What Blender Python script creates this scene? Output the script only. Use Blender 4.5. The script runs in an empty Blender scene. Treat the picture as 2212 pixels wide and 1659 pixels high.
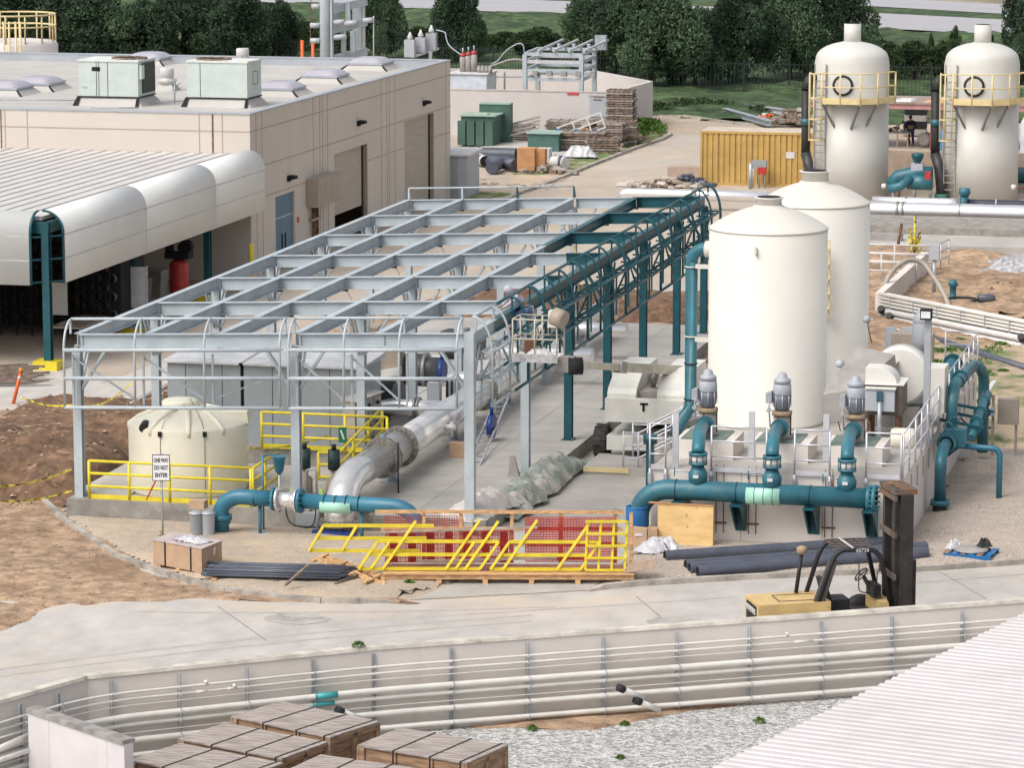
import bpy, math, random
from mathutils import Vector, Matrix, noise
V = Vector
R = math.radians
sc = bpy.context.scene
# ------------------------------------------------------------------ camera
H = 19.2
PITCH = math.atan(1229.5/7400.0)
YAW = math.atan(1828/math.hypot(7400.0, 1229.5))
cam_data = bpy.data.cameras.new('camera')
cam = bpy.data.objects.new('camera', cam_data)
sc.collection.objects.link(cam)
cam.location = (0, 0, H)
cam.rotation_euler = (math.pi/2 - PITCH, 0, YAW)
cam_data.sensor_width = 36.0
cam_data.lens = 36.0*7400.0/2212.0
cam_data.clip_start = 1.0
cam_data.clip_end = 3000.0
sc.camera = cam
# ------------------------------------------------------------------ sky and sun: bright thin overcast
SUN_EL, SUN_AZ = 52.0, 215.0        # azimuth measured clockwise from +Y, the side the light comes from
w = bpy.data.worlds.new('World'); sc.world = w; w.use_nodes = True
nt = w.node_tree; nt.nodes.clear()
sky = nt.nodes.new('ShaderNodeTexSky'); sky.sky_type = 'NISHITA'; sky.sun_disc = False
sky.sun_elevation = R(SUN_EL); sky.sun_rotation = R(SUN_AZ)
sky.air_density = 1.0; sky.dust_density = 5.0; sky.ozone_density = 1.0
hs = nt.nodes.new('ShaderNodeHueSaturation'); hs.inputs['Saturation'].default_value = 0.38
bg = nt.nodes.new('ShaderNodeBackground'); bg.inputs['Strength'].default_value = 0.15
out = nt.nodes.new('ShaderNodeOutputWorld')
nt.links.new(sky.outputs[0], hs.inputs['Color']); nt.links.new(hs.outputs[0], bg.inputs[0]); nt.links.new(bg.outputs[0], out.inputs[0])
sd = bpy.data.lights.new('sun', 'SUN'); sd.energy = 0.9; sd.angle = R(35); sd.color = (1.0, .965, .91)
so = bpy.data.objects.new('sun', sd); sc.collection.objects.link(so)
_a, _e = R(SUN_AZ), R(SUN_EL)
so.rotation_euler = V((math.sin(_a)*math.cos(_e), math.cos(_a)*math.cos(_e), math.sin(_e))).to_track_quat('Z', 'Y').to_euler()
sc.view_settings.view_transform = 'Standard'; sc.view_settings.look = 'None'
sc.view_settings.exposure = 0.42; sc.view_settings.gamma = 1.0

# ------------------------------------------------------------------ measuring helpers: a sight line of the survey photo meets a real plane
FW = V((-math.sin(YAW)*math.cos(PITCH), math.cos(YAW)*math.cos(PITCH), -math.sin(PITCH)))
RT = V((math.cos(YAW), math.sin(YAW), 0)); UP = RT.cross(FW); CAM = V((0, 0, H))
def ray(x, y): return FW + RT*((x-1106)/7400.) - UP*((y-829.5)/7400.)
def G(x, y, z=0.): d = ray(x, y); return CAM + d*((z-H)/d.z)
def Yp(x, y, Y): d = ray(x, y); return CAM + d*(Y/d.y)
def Xp(x, y, X): d = ray(x, y); return CAM + d*(X/d.x)
def K(x0, y0, px, py, s=700/2212.): return ((x0+px*s)*.8587, (y0+py*s)*.8587)

# ------------------------------------------------------------------ materials
MATS = {}
def mat(name, col, rough=.6, metal=0., var=.12, scale=2., bump=0., bscale=None, col2=None, spots=None, stretch=(1,1,1), kind='noise', spec=.5, detail=6, lo=.35, hi=.65, mottle=0):
    if name in MATS: return MATS[name]
    m = bpy.data.materials.new(name); MATS[name] = m; m.use_nodes = True
    n = m.node_tree.nodes; l = m.node_tree.links; b = n['Principled BSDF']
    b.inputs['Roughness'].default_value = rough; b.inputs['Metallic'].default_value = metal
    b.inputs['Specular IOR Level'].default_value = spec
    col = tuple(col); c2 = col2 or tuple(max(0, x*(1-var*1.6)) for x in col); c1 = col if col2 else tuple(min(1, x*(1+var*.5)) for x in col)
    tc = n.new('ShaderNodeTexCoord'); mp = n.new('ShaderNodeMapping'); mp.inputs['Scale'].default_value = stretch
    l.new(tc.outputs['Object'], mp.inputs[0])
    if kind == 'voronoi':
        t = n.new('ShaderNodeTexVoronoi'); t.inputs['Scale'].default_value = scale; l.new(mp.outputs[0], t.inputs['Vector'])
        sx = n.new('ShaderNodeSeparateColor'); l.new(t.outputs['Color'], sx.inputs[0]); fac = sx.outputs[0]; hgt = t.outputs['Distance']
    else:
        t = n.new('ShaderNodeTexNoise'); t.inputs['Scale'].default_value = scale; t.inputs['Detail'].default_value = detail; t.inputs['Roughness'].default_value = .6
        l.new(mp.outputs[0], t.inputs['Vector']); fac = t.outputs['Fac']; hgt = fac
    cr = n.new('ShaderNodeValToRGB'); cr.color_ramp.elements[0].position = lo; cr.color_ramp.elements[1].position = hi
    cr.color_ramp.elements[0].color = (*c2, 1); cr.color_ramp.elements[1].color = (*c1, 1)
    l.new(fac, cr.inputs[0]); cur = cr.outputs[0]
    if mottle:
        q = n.new('ShaderNodeTexNoise'); q.inputs['Scale'].default_value = scale*.13; q.inputs['Detail'].default_value = 5; l.new(mp.outputs[0], q.inputs['Vector'])
        r3 = n.new('ShaderNodeMapRange'); r3.inputs[1].default_value = .3; r3.inputs[2].default_value = .7; r3.inputs[3].default_value = 1-mottle; r3.inputs[4].default_value = 1+mottle*.5; l.new(q.outputs[0], r3.inputs[0])
        mx0 = n.new('ShaderNodeVectorMath'); mx0.operation = 'SCALE'; l.new(cur, mx0.inputs[0]); l.new(r3.outputs[0], mx0.inputs['Scale']); cur = mx0.outputs[0]
    if spots:      # (colour, scale, threshold, softness, stretch)
        s = n.new('ShaderNodeTexNoise'); s.inputs['Scale'].default_value = spots[1]; s.inputs['Detail'].default_value = 8; s.inputs['Roughness'].default_value = .65
        if len(spots) > 4:
            m2 = n.new('ShaderNodeMapping'); m2.inputs['Scale'].default_value = spots[4]; m2.inputs['Location'].default_value = (7, 3, 5)
            l.new(tc.outputs['Object'], m2.inputs[0]); l.new(m2.outputs[0], s.inputs['Vector'])
        else: l.new(tc.outputs['Object'], s.inputs['Vector'])
        r2 = n.new('ShaderNodeMapRange'); r2.inputs[1].default_value = spots[2]; r2.inputs[2].default_value = spots[2]+spots[3]; l.new(s.outputs['Fac'], r2.inputs[0])
        mx = n.new('ShaderNodeMix'); mx.data_type = 'RGBA'; mx.inputs[7].default_value = (*spots[0], 1)
        l.new(r2.outputs[0], mx.inputs[0]); l.new(cur, mx.inputs[6]); cur = mx.outputs[2]
    l.new(cur, b.inputs['Base Color'])
    if bump:
        bp = n.new('ShaderNodeBump'); bp.inputs['Strength'].default_value = bump; bp.inputs['Distance'].default_value = .05
        if bscale:
            t3 = n.new('ShaderNodeTexNoise'); t3.inputs['Scale'].default_value = bscale; t3.inputs['Detail'].default_value = 8; l.new(tc.outputs['Object'], t3.inputs['Vector']); hgt = t3.outputs['Fac']
        l.new(hgt, bp.inputs['Height']); l.new(bp.outputs[0], b.inputs['Normal'])
    return m
GREY = mat('primer_grey_steel', (.43,.48,.51), .5, 0, .09, 1.3, spots=((.25,.25,.26), 3.0, .66, .14))
TEAL = mat('teal_steel_paint', (.008,.082,.105), .38, 0, .18, 1.5)
TEALP = mat('teal_pipe_paint', (.03,.145,.19), .42, 0, .18, 1.2, spots=((.09,.20,.21), 1.6, .55, .25))
BLUEP = mat('blue_pipe_paint', (.035,.17,.25), .4, 0, .12, 1.2, spots=((.07,.2,.24), 2.0, .62, .2))
YEL = mat('safety_yellow_paint', (.72,.58,.035), .45, 0, .1, 3)
YELP = mat('pale_yellow_paint', (.70,.57,.30), .5, 0, .08, 3)
CREAM = mat('cream_tank_fibreglass', (.635,.61,.55), .5, 0, .03, .6, spots=((.56,.52,.45), .9, .6, .3, (2,2,.15)))
POLY = mat('cream_polyethylene', (.80,.76,.62), .4, 0, .05, .9, spots=((.72,.68,.54), 1.1, .58, .2, (1.5,1.5,.3)))
WHITEP = mat('white_tower_shell', (.60,.59,.55), .42, 0, .04, .5, spots=((.60,.57,.50), .7, .6, .25, (1.5,1.5,.2)))
SLAB = mat('pale_slab_concrete', (.45,.425,.39), .75, 0, .1, .8, bump=.15, bscale=30, spots=((.36,.34,.31), .35, .55, .18), mottle=.12)
STREETC = mat('street_concrete', (.49,.46,.425), .8, 0, .1, 1.1, bump=.12, bscale=25, spots=((.56,.46,.35), .22, .5, .22), mottle=.16, stretch=(1,.6,1))
PLINTH = mat('cast_plinth_concrete', (.30,.28,.25), .85, 0, .2, 2.2, bump=.2, bscale=18, spots=((.42,.33,.24), 1.2, .6, .2))
STUC = mat('beige_tilt_up_wall', (.575,.525,.465), .85, 0, .035, .35, bump=.05, bscale=60, spots=((.52,.44,.37), .5, .62, .25, (1,1,.12)))
PINKW = mat('pinkish_painted_wall', (.69,.635,.585), .85, 0, .05, .5, bump=.05, bscale=40, spots=((.47,.38,.32), .7, .62, .22, (1,1,.15)))
SUBW = mat('pale_block_wall', (.56,.525,.505), .85, 0, .04, .5, spots=((.54,.45,.39), .5, .64, .2, (1,1,.12)))
PVC = mat('pale_pvc_pipe', (.70,.68,.63), .45, 0, .07, 1.5, spots=((.5,.46,.39), 1.2, .6, .2))
DARKP = mat('charcoal_pvc_pipe', (.085,.095,.125), .45, 0, .15, 2, spots=((.2,.2,.21), 1.5, .62, .2))
BLACK = mat('black_rubber', (.018,.018,.02), .6, 0, .2, 6)
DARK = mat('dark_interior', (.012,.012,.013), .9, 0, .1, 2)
STAIN = mat('stainless_steel', (.88,.87,.86), .2, .6, .12, 1.2, spots=((.48,.46,.43), .9, .58, .2))
STAINB = mat('bright_polished_steel', (.92,.91,.92), .24, .75, .05, 1)
FLANGE = mat('bolted_flange_steel', (.40,.38,.34), .5, .6, .3, 9)
ALU = mat('aluminium_railing', (.62,.62,.66), .38, .35, .08, 4)
GALV = mat('galvanised_steel', (.42,.45,.49), .5, .35, .15, 3)
MOTOR = mat('grey_motor_paint', (.36,.38,.415), .45, 0, .08, 4)
MOTORD = mat('motor_fins', (.15,.165,.2), .55, 0, .25, 14, stretch=(6,6,.4))
RUST = mat('rusty_iron', (.22,.12,.07), .8, 0, .5, 6)
RUSTB = mat('rust_stained_black_iron', (.035,.03,.028), .55, 0, .3, 3, spots=((.11,.055,.03), 3, .6, .15))
WOOD = mat('new_pine_timber', (.66,.40,.20), .7, 0, .25, 3, stretch=(1,6,6))
WOODG = mat('weathered_grey_planks', (.40,.345,.31), .85, 0, .30, 2.2, stretch=(.7,7,1), bump=.15)
WOODB = mat('brown_crate_boards', (.36,.225,.135), .8, 0, .3, 2, stretch=(1,1,6))
WOODD = mat('old_pallet_wood', (.27,.20,.15), .85, 0, .5, 3, stretch=(1,4,8))
PLY = mat('knotty_plywood', (.74,.50,.22), .65, 0, .12, 1.2, stretch=(1,1,5), spots=((.25,.13,.05), 7, .64, .04))
PLYO = mat('orange_plywood', (.52,.27,.12), .7, 0, .15, 1.2, stretch=(1,1,5), spots=((.25,.12,.05), 4, .68, .05))
CARD = mat('cardboard', (.47,.32,.21), .85, 0, .1, 3)
PAPER = mat('white_label', (.62,.61,.60), .7, 0, .05, 3)
SHEET = mat('plastic_sheeting', (.55,.54,.56), .3, 0, .12, 2)
CONT = mat('ochre_container_paint', (.50,.325,.10), .55, 0, .1, 1, spots=((.28,.13,.05), 1.6, .66, .1))
CONTR = mat('faded_container_roof', (.58,.49,.40), .7, 0, .12, 1)
GREEN = mat('green_transformer_paint', (.06,.125,.10), .5, 0, .15, 1)
GREENT = mat('faded_green_lid', (.30,.42,.36), .55, 0, .1, 1)
REDM = mat('red_plastic', (.48,.035,.03), .5, 0, .2, 4)
REDP = mat('faded_red_steel', (.33,.08,.065), .6, 0, .15, 2)
BLUED = mat('blue_plastic_drum', (.02,.15,.38), .4, 0, .15, 2)
BLUEB = mat('blue_valve_paint', (.015,.05,.22), .4, 0, .15, 3)
DOORB = mat('blue_door_paint', (.075,.165,.24), .5, 0, .06, 2)
ROLL = mat('beige_roll_up_door', (.46,.405,.34), .6, 0, .05, 1)
ROLLF = mat('roll_up_slats', (.43,.38,.32), .6, 0, .12, 6, stretch=(.1,.1,4))
HVAC = mat('pale_green_unit_panel', (.53,.59,.56), .5, 0, .06, 1.5, spots=((.5,.52,.47), 1.5, .62, .2))
ROOFG = mat('weathered_flat_roofing', (.47,.45,.42), .85, 0, .07, .7, spots=((.43,.41,.39), .35, .55, .2), mottle=.08)
FLASH = mat('grey_flashing', (.42,.45,.49), .5, .3, .07, 1)
SKYL = mat('smoky_skylight_acrylic', (.42,.40,.45), .15, 0, .06, 1, spec=.9)
BULL = mat('white_metal_fascia', (.77,.775,.745), .7, 0, .03, .5)
SEAM = mat('white_standing_seam_roof', (.60,.575,.55), .5, 0, .05, .6)
SEAMD = mat('seam_shadow_rib', (.55,.525,.50), .5, 0, .05, .6)
CORR = mat('pinkish_white_corrugated_roof', (.55,.51,.51), .6, 0, .06, .5, spots=((.46,.40,.38), .6, .62, .2, (.3,2,1)))
TAN = mat('tan_enclosure_paint', (.36,.30,.235), .55, 0, .08, 3)
CABG = mat('grey_cabinet_paint', (.30,.33,.34), .5, 0, .05, 1.2)
CABL = mat('pale_grey_cabinet', (.42,.44,.475), .5, 0, .05, 1.2)
LIFTW = mat('dirty_white_machine_paint', (.66,.65,.60), .5, 0, .08, 1.5, spots=((.45,.40,.33), 2, .62, .2))
LIFTB = mat('boom_cream_paint', (.50,.46,.38), .5, 0, .15, 2, spots=((.25,.2,.15), 3, .6, .2))
FORKY = mat('forklift_yellow_paint', (.62,.44,.19), .55, 0, .12, 2, spots=((.35,.24,.12), 2.5, .6, .15))
FIBRE = mat('brown_fibreglass_duct', (.12,.095,.075), .6, 0, .2, 2)
GREYF = mat('grey_duct', (.33,.305,.285), .6, 0, .12, 2)
HOOD = mat('grey_lilac_sweatshirt', (.44,.41,.47), .9, 0, .1, 8)
JEAN = mat('blue_jeans_cloth', (.10,.16,.30), .9, 0, .2, 8)
NAVY = mat('navy_coverall_cloth', (.012,.022,.06), .9, 0, .2, 6)
JEAN2 = mat('dark_blue_trousers', (.02,.045,.14), .9, 0, .2, 6)
SKIN = mat('skin', (.30,.17,.11), .6, 0, .05, 6)
BOOT = mat('brown_leather', (.16,.07,.03), .7, 0, .2, 6)
TARP = mat('dusty_green_tarpaulin', (.30,.34,.30), .8, 0, .25, 3, bump=.4, spots=((.52,.47,.42), 2.2, .5, .12))
TARPW = mat('pale_canvas_tarpaulin', (.60,.56,.52), .85, 0, .12, 3, bump=.3)
SIGNW = mat('white_sign_face', (.78,.79,.80), .4, 0, .03, 2)
SIGNR = mat('red_sign_print', (.55,.06,.08), .5, 0, .03, 2)
SIGNG = mat('green_tag_print', (.01,.14,.07), .5, 0, .03, 2)
LABEL = mat('pale_green_pipe_label', (.38,.68,.55), .4, 0, .08, 3)
LABELC = mat('turquoise_pipe_band', (.06,.38,.38), .4, 0, .05, 3)
TAPE = mat('yellow_caution_tape', (.75,.62,.08), .5, 0, .6, 4)
CONEO = mat('orange_marker_plastic', (.75,.13,.03), .5, 0, .1, 4)
DIRTB = mat('excavated_brown_soil', (.185,.108,.064), .95, 0, .3, 2.6, bump=1., bscale=6, spots=((.30,.18,.11), 1.6, .55, .12), mottle=.25)
DIRTO = mat('orange_trampled_soil', (.43,.295,.19), .95, 0, .3, 2.2, bump=1., bscale=7, spots=((.24,.145,.085), .5, .53, .12), mottle=.2)
GRAVT = mat('tan_gravel', (.47,.385,.30), .95, 0, .22, 22, bump=.35, bscale=30, spots=((.56,.42,.28), .3, .5, .2), mottle=.12, detail=10)
GRAVP = mat('pinkish_gravel', (.49,.415,.345), .95, 0, .28, 16, bump=.4, bscale=26, mottle=.1, detail=10)
GRAVG = mat('grey_crushed_stone', (.62,.61,.59), .9, 0, .4, 14, kind='voronoi', col2=(.24,.235,.23), bump=.8, lo=.1, hi=.9)
DUSTR = mat('dusty_road_surface', (.47,.395,.315), .95, 0, .08, .6, bump=.1, bscale=12, spots=((.43,.39,.34), .12, .5, .2), mottle=.1, stretch=(1,.5,1))
CURB = mat('kerb_concrete', (.42,.38,.33), .85, 0, .3, 1.6, bump=.2, bscale=20)
GRASS = mat('berm_grass', (.07,.12,.038), .95, 0, .5, 1.1, bump=1., bscale=5, spots=((.02,.05,.018), .5, .52, .12), mottle=.3, detail=10)
WEED = mat('weedy_ground', (.16,.22,.06), .95, 0, .4, 1.6, bump=1., bscale=5, spots=((.36,.30,.20), .45, .5, .12))
LEAFD = mat('pine_needles', (.085,.138,.08), .7, 0, .45, .5, spots=((.125,.175,.09), .45, .52, .15), spec=.2)
LEAFM = mat('shrub_leaves', (.08,.125,.05), .7, 0, .5, .7, spots=((.12,.16,.065), .5, .55, .15), spec=.2)
LEAFL = mat('weed_leaves', (.10,.20,.035), .8, 0, .4, 2, spec=.2)
BARK = mat('pine_bark', (.09,.06,.045), .9, 0, .3, 4)
ASPH = mat('highway_asphalt', (.38,.37,.385), .9, 0, .06, .5, stretch=(.2,1,1))
IRONF = mat('dark_fence_iron', (.012,.02,.018), .6, 0, .1, 4)

# ------------------------------------------------------------------ mesh building
def tag(o, label=None, cat=None, group=None, kind=None):
    if label: o['label'] = label
    if cat: o['category'] = cat
    if group: o['group'] = group
    if kind: o['kind'] = kind
    return o
def thing(name, label, cat, loc=(0,0,0), group=None):
    o = bpy.data.objects.new(name, None); sc.collection.objects.link(o); o.location = loc; o.empty_display_size = .2
    return tag(o, label, cat, group)
def origin(o):
    p = V((0,0,0))
    while o: p += o.location; o = o.parent
    return p
def copy_tree(o, parent=None):
    c = o.copy(); sc.collection.objects.link(c); c.parent = parent
    for ch in o.children: copy_tree(ch, c)
    return c
class MB:
    def __init__(s, T=None): s.v = []; s.f = []; s.s = []; s.T = T
    def add(s, vs, fs, smooth=False):
        n = len(s.v); s.v += [s.T @ V(p) if s.T else V(p) for p in vs]
        s.f += [[n+i for i in f] for f in fs]; s.s += [smooth]*len(fs) if isinstance(smooth, bool) else list(smooth)
        return s
    def box(s, x0, x1, y0, y1, z0, z1):
        return s.add([(x,y,z) for z in (z0,z1) for y in (y0,y1) for x in (x0,x1)], [(0,2,3,1),(4,5,7,6),(0,1,5,4),(2,6,7,3),(0,4,6,2),(1,3,7,5)])
    def hexa(s, P):  # 8 points: bottom loop 4, top loop 4
        return s.add(P, [(3,2,1,0),(4,5,6,7),(0,1,5,4),(1,2,6,5),(2,3,7,6),(3,0,4,7)])
    def frame(s, d, up=(0,0,1)):
        d = V(d).normalized(); u = V(up)
        if abs(d.dot(u)) > .98: u = V((0,1,0))
        a = d.cross(u).normalized(); return d, a, a.cross(d)
    def bar(s, p, q, w, h, up=(0,0,1)):
        p, q = V(p), V(q); d, a, b = s.frame(q-p, up); a *= w/2; b *= h/2
        return s.hexa([p-a-b, p+a-b, p+a+b, p-a+b, q-a-b, q+a-b, q+a+b, q-a+b])
    def ibeam(s, p, q, w, h, t=.02, up=(0,0,1)):
        p, q = V(p), V(q); d, a, b = s.frame(q-p, up)
        s.bar(p, q, t*.9, h-2*t, up); s.bar(p+b*(h/2-t/2), q+b*(h/2-t/2), w, t, up); return s.bar(p-b*(h/2-t/2), q-b*(h/2-t/2), w, t, up)
    def cyl(s, p, q, r, r2=None, n=14, caps=True):
        p, q = V(p), V(q); r2 = r if r2 is None else r2; d, a, b = s.frame(q-p)
        vs = []
        for c, rr in ((p, r), (q, r2)):
            for i in range(n): t = 2*math.pi*i/n; vs.append(c+(a*math.cos(t)+b*math.sin(t))*rr)
        fs = [(i, (i+1) % n, n+(i+1) % n, n+i) for i in range(n)]; sm = [True]*n
        if caps: fs += [tuple(range(n-1,-1,-1)), tuple(range(n, 2*n))]; sm += [False, False]
        return s.add(vs, fs, sm)
    def tube(s, pts, r, n=12, caps=True):
        pts = [V(p) for p in pts]; vs = []; L = len(pts); rs = r if isinstance(r, (list, tuple)) else [r]*L
        d0 = (pts[1]-pts[0]).normalized(); _, a, b = s.frame(d0)
        for i, p in enumerate(pts):
            if i == 0: d = d0
            elif i == L-1: d = (pts[i]-pts[i-1]).normalized()
            else: d = ((pts[i]-pts[i-1]).normalized()+(pts[i+1]-pts[i]).normalized()).normalized()
            a = (a - d*a.dot(d)).normalized(); b = d.cross(a)
            for k in range(n): t = 2*math.pi*k/n; vs.append(p+(a*math.cos(t)+b*math.sin(t))*rs[i])
        fs = []; sm = []
        for i in range(L-1):
            for k in range(n): fs.append((i*n+k, i*n+(k+1) % n, (i+1)*n+(k+1) % n, (i+1)*n+k)); sm.append(True)
        if caps: fs += [tuple(range(n-1,-1,-1)), tuple(range((L-1)*n, L*n))]; sm += [False]*2
        return s.add(vs, fs, sm)
    def lathe(s, c, prof, n=32, axis=(0,0,1), smooth=True, cap=True):
        c = V(c); d, a, b = s.frame(axis)
        if abs(V(axis).normalized().z) > .999: d, a, b = V((0,0,1)), V((1,0,0)), V((0,1,0))
        vs = []
        for r, z in prof:
            for i in range(n): t = 2*math.pi*i/n; vs.append(c+(a*math.cos(t)+b*math.sin(t))*r+d*z)
        fs = []; sm = []
        for j in range(len(prof)-1):
            for i in range(n): fs.append((j*n+i, j*n+(i+1) % n, (j+1)*n+(i+1) % n, (j+1)*n+i)); sm.append(smooth)
        if cap: fs += [tuple(range(n-1,-1,-1)), tuple(range((len(prof)-1)*n, len(prof)*n))]; sm += [False, False]
        return s.add(vs, fs, sm)
    def prism(s, poly, z0, z1):
        n = len(poly); zz = z1 if callable(z1) else (lambda x, y: z1)
        vs = [(p[0], p[1], z0) for p in poly]+[(p[0], p[1], zz(p[0], p[1])) for p in poly]
        ar = sum(poly[i][0]*poly[(i+1) % n][1]-poly[(i+1) % n][0]*poly[i][1] for i in range(n))
        o = list(range(n)) if ar > 0 else list(range(n-1,-1,-1))
        fs = [tuple(reversed(o)), tuple(n+i for i in o)]+[(o[i], o[(i+1) % n], n+o[(i+1) % n], n+o[i]) for i in range(n)]
        return s.add(vs, fs)
    def extrude(s, loop, d):   # planar loop of 3-D points swept along d
        n = len(loop); d = V(d); vs = [V(p) for p in loop]+[V(p)+d for p in loop]
        return s.add(vs, [tuple(range(n-1,-1,-1)), tuple(range(n, 2*n))]+[(i, (i+1) % n, n+(i+1) % n, n+i) for i in range(n)])
    def sheet(s, poly, z):
        n = len(poly); ar = sum(poly[i][0]*poly[(i+1) % n][1]-poly[(i+1) % n][0]*poly[i][1] for i in range(n))
        o = range(n) if ar > 0 else range(n-1,-1,-1)
        return s.add([(p[0], p[1], z) for p in poly], [tuple(o)])
    def build(s, name, m, parent=None, **kw):
        me = bpy.data.meshes.new(name); og = origin(parent) if parent else None
        if parent is None:      # own origin at the base of the thing
            if kw.pop('world_origin', False): og = V((0,0,0))
            else:
                xs = [p.x for p in s.v]; ys = [p.y for p in s.v]; og = V(((min(xs)+max(xs))/2, (min(ys)+max(ys))/2, min(p.z for p in s.v)))
        else: kw.pop('world_origin', None)
        me.from_pydata([p-og for p in s.v], [], s.f); me.polygons.foreach_set('use_smooth', s.s); me.materials.append(m)
        me.update()
        o = bpy.data.objects.new(name, me); sc.collection.objects.link(o)
        if parent: o.parent = parent
        else: o.location = og
        return tag(o, kw.get('label'), kw.get('cat'), kw.get('group'), kw.get('kind'))
def arc(p0, p1, p2, n=6):   # elbow between straight runs, p1 the corner: quarter-circle-like curve
    p0, p1, p2 = V(p0), V(p1), V(p2); out = []
    for i in range(n+1):
        t = i/n; c = .4477
        a, b = p0.lerp(p1, 1-c), p2.lerp(p1, 1-c)
        out.append(p0*(1-t)**3+a*3*t*(1-t)**2+b*3*t*t*(1-t)+p2*t**3)
    return out
def path(pts, rad, n=6):    # polyline with rounded corners
    pts = [V(p) for p in pts]; out = [pts[0]]
    for i in range(1, len(pts)-1):
        a, b = (pts[i-1]-pts[i]), (pts[i+1]-pts[i]); r = min(rad, a.length*.49, b.length*.49)
        out += arc(pts[i]+a.normalized()*r, pts[i], pts[i]+b.normalized()*r, n)
    return out+[pts[-1]]
def torus_ring(mb, c, axis, R_, r, n=24, k=6):
    d, a, b = mb.frame(axis); pts = [V(c)+(a*math.cos(2*math.pi*i/n)+b*math.sin(2*math.pi*i/n))*R_ for i in range(n+1)]
    return mb.tube(pts, r, k, False)
def flange(mb, c, axis, r, t=.05, bolts=16, br=.022):
    d, a, b = mb.frame(axis); c = V(c); mb.cyl(c-d*t/2, c+d*t/2, r, n=28)
    for i in range(bolts):
        p = c+(a*math.cos(2*math.pi*i/bolts)+b*math.sin(2*math.pi*i/bolts))*(r*.89); mb.cyl(p-d*t*1.1, p+d*t*1.1, br, n=6)
    return mb
def text(name, body, size, loc, rot, m, parent=None, ext=.002, sx=1., bold=0.):
    cu = bpy.data.curves.new(name, 'FONT'); cu.body = body; cu.size = size; cu.align_x = 'CENTER'; cu.align_y = 'CENTER'; cu.extrude = ext; cu.offset = bold
    cu.materials.append(m); tmp = bpy.data.objects.new(name, cu); sc.collection.objects.link(tmp)
    dg = bpy.context.evaluated_depsgraph_get(); me = bpy.data.meshes.new_from_object(tmp.evaluated_get(dg)); bpy.data.objects.remove(tmp)
    o = bpy.data.objects.new(name, me); sc.collection.objects.link(o); o.parent = parent
    o.location = V(loc)-(origin(parent) if parent else V((0,0,0))); o.rotation_euler = rot; o.scale = (sx, 1, 1)
    return o
rng = random.Random(7)
def nz(x, y, s=1., o=0.): return noise.noise(V((x*s+o, y*s-o, o*.37)))
# ================================================================== SETTING
WALLP = [(-28.6,59.0), (-26.75,64.2), (-25.6,66.85), (-20.4,70.76), (-6.9,78.8), (8.0,87.7)]
def inside(x, y, poly):
    c = False; n = len(poly)
    for i in range(n):
        a, b = poly[i], poly[(i+1) % n]
        if (a[1] > y) != (b[1] > y) and x < (b[0]-a[0])*(y-a[1])/(b[1]-a[1])+a[0]: c = not c
    return c
def edist(x, y, poly):
    best = 9e9; n = len(poly)
    for i in range(n):
        ax, ay = poly[i][0], poly[i][1]; bx, by = poly[(i+1) % n][0]-ax, poly[(i+1) % n][1]-ay
        L = bx*bx+by*by; t = max(0, min(1, ((x-ax)*bx+(y-ay)*by)/L)) if L else 0
        best = min(best, (x-ax-t*bx)**2+(y-ay-t*by)**2)
    return math.sqrt(best)*(1 if inside(x, y, poly) else -1)
def patch(name, poly, m, step=.3, relief=.05, base=.01, jit=.4, hf=None, kind='structure', ns=.7):
    xs = [p[0] for p in poly]; ys = [p[1] for p in poly]; mb = MB(); idx = {}
    def vtx(i, j):
        if (i, j) not in idx:
            x, y = i*step, j*step; z = base+relief*(nz(x, y, ns, 3)+.5*nz(x, y, ns*2.7, 9)+.6) if relief else base
            if hf: z += hf(x, y)
            d = edist(x+jit*nz(x, y, .8, 1), y+jit*nz(x, y, .8, 21), poly); k = max(0, min(1, (d+step*1.0)/max(step*2.5, relief*3))); z = z*k-.03*(1-k)+.012*k
            idx[(i, j)] = len(mb.v); mb.v.append(V((x, y, z)))
        return idx[(i, j)]
    for i in range(int(min(xs)/step)-1, int(max(xs)/step)+1):
        for j in range(int(min(ys)/step)-1, int(max(ys)/step)+1):
            x, y = (i+.5)*step, (j+.5)*step
            if inside(x+jit*nz(x, y, .8, 1), y+jit*nz(x, y, .8, 21), poly):
                mb.f.append([vtx(i, j), vtx(i+1, j), vtx(i+1, j+1), vtx(i, j+1)]); mb.s.append(True)
    return mb.build(name, m, None, kind=kind, world_origin=True)
def D(*pts, z=0): return [tuple(G(x, y, z)[:2]) for x, y in pts]
def flat(name, poly, z, m, kind='structure'): return MB().sheet(poly, z).build(name, m, None, kind=kind, world_origin=True)
# upper ground: one sheet from the retaining wall out past the horizon
gp = [(p[0], p[1]) for p in WALLP]
flat('ground', [(-28.6,-400), (-1500,-400), (-1500,2500), (1500,2500), (1500,975)]+gp[::-1], 0, GRAVT)
flat('lower_ground', [(-28.5,-400), (1500,-400), (1500,980)]+gp[::-1], -.88, GRAVG)
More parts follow.
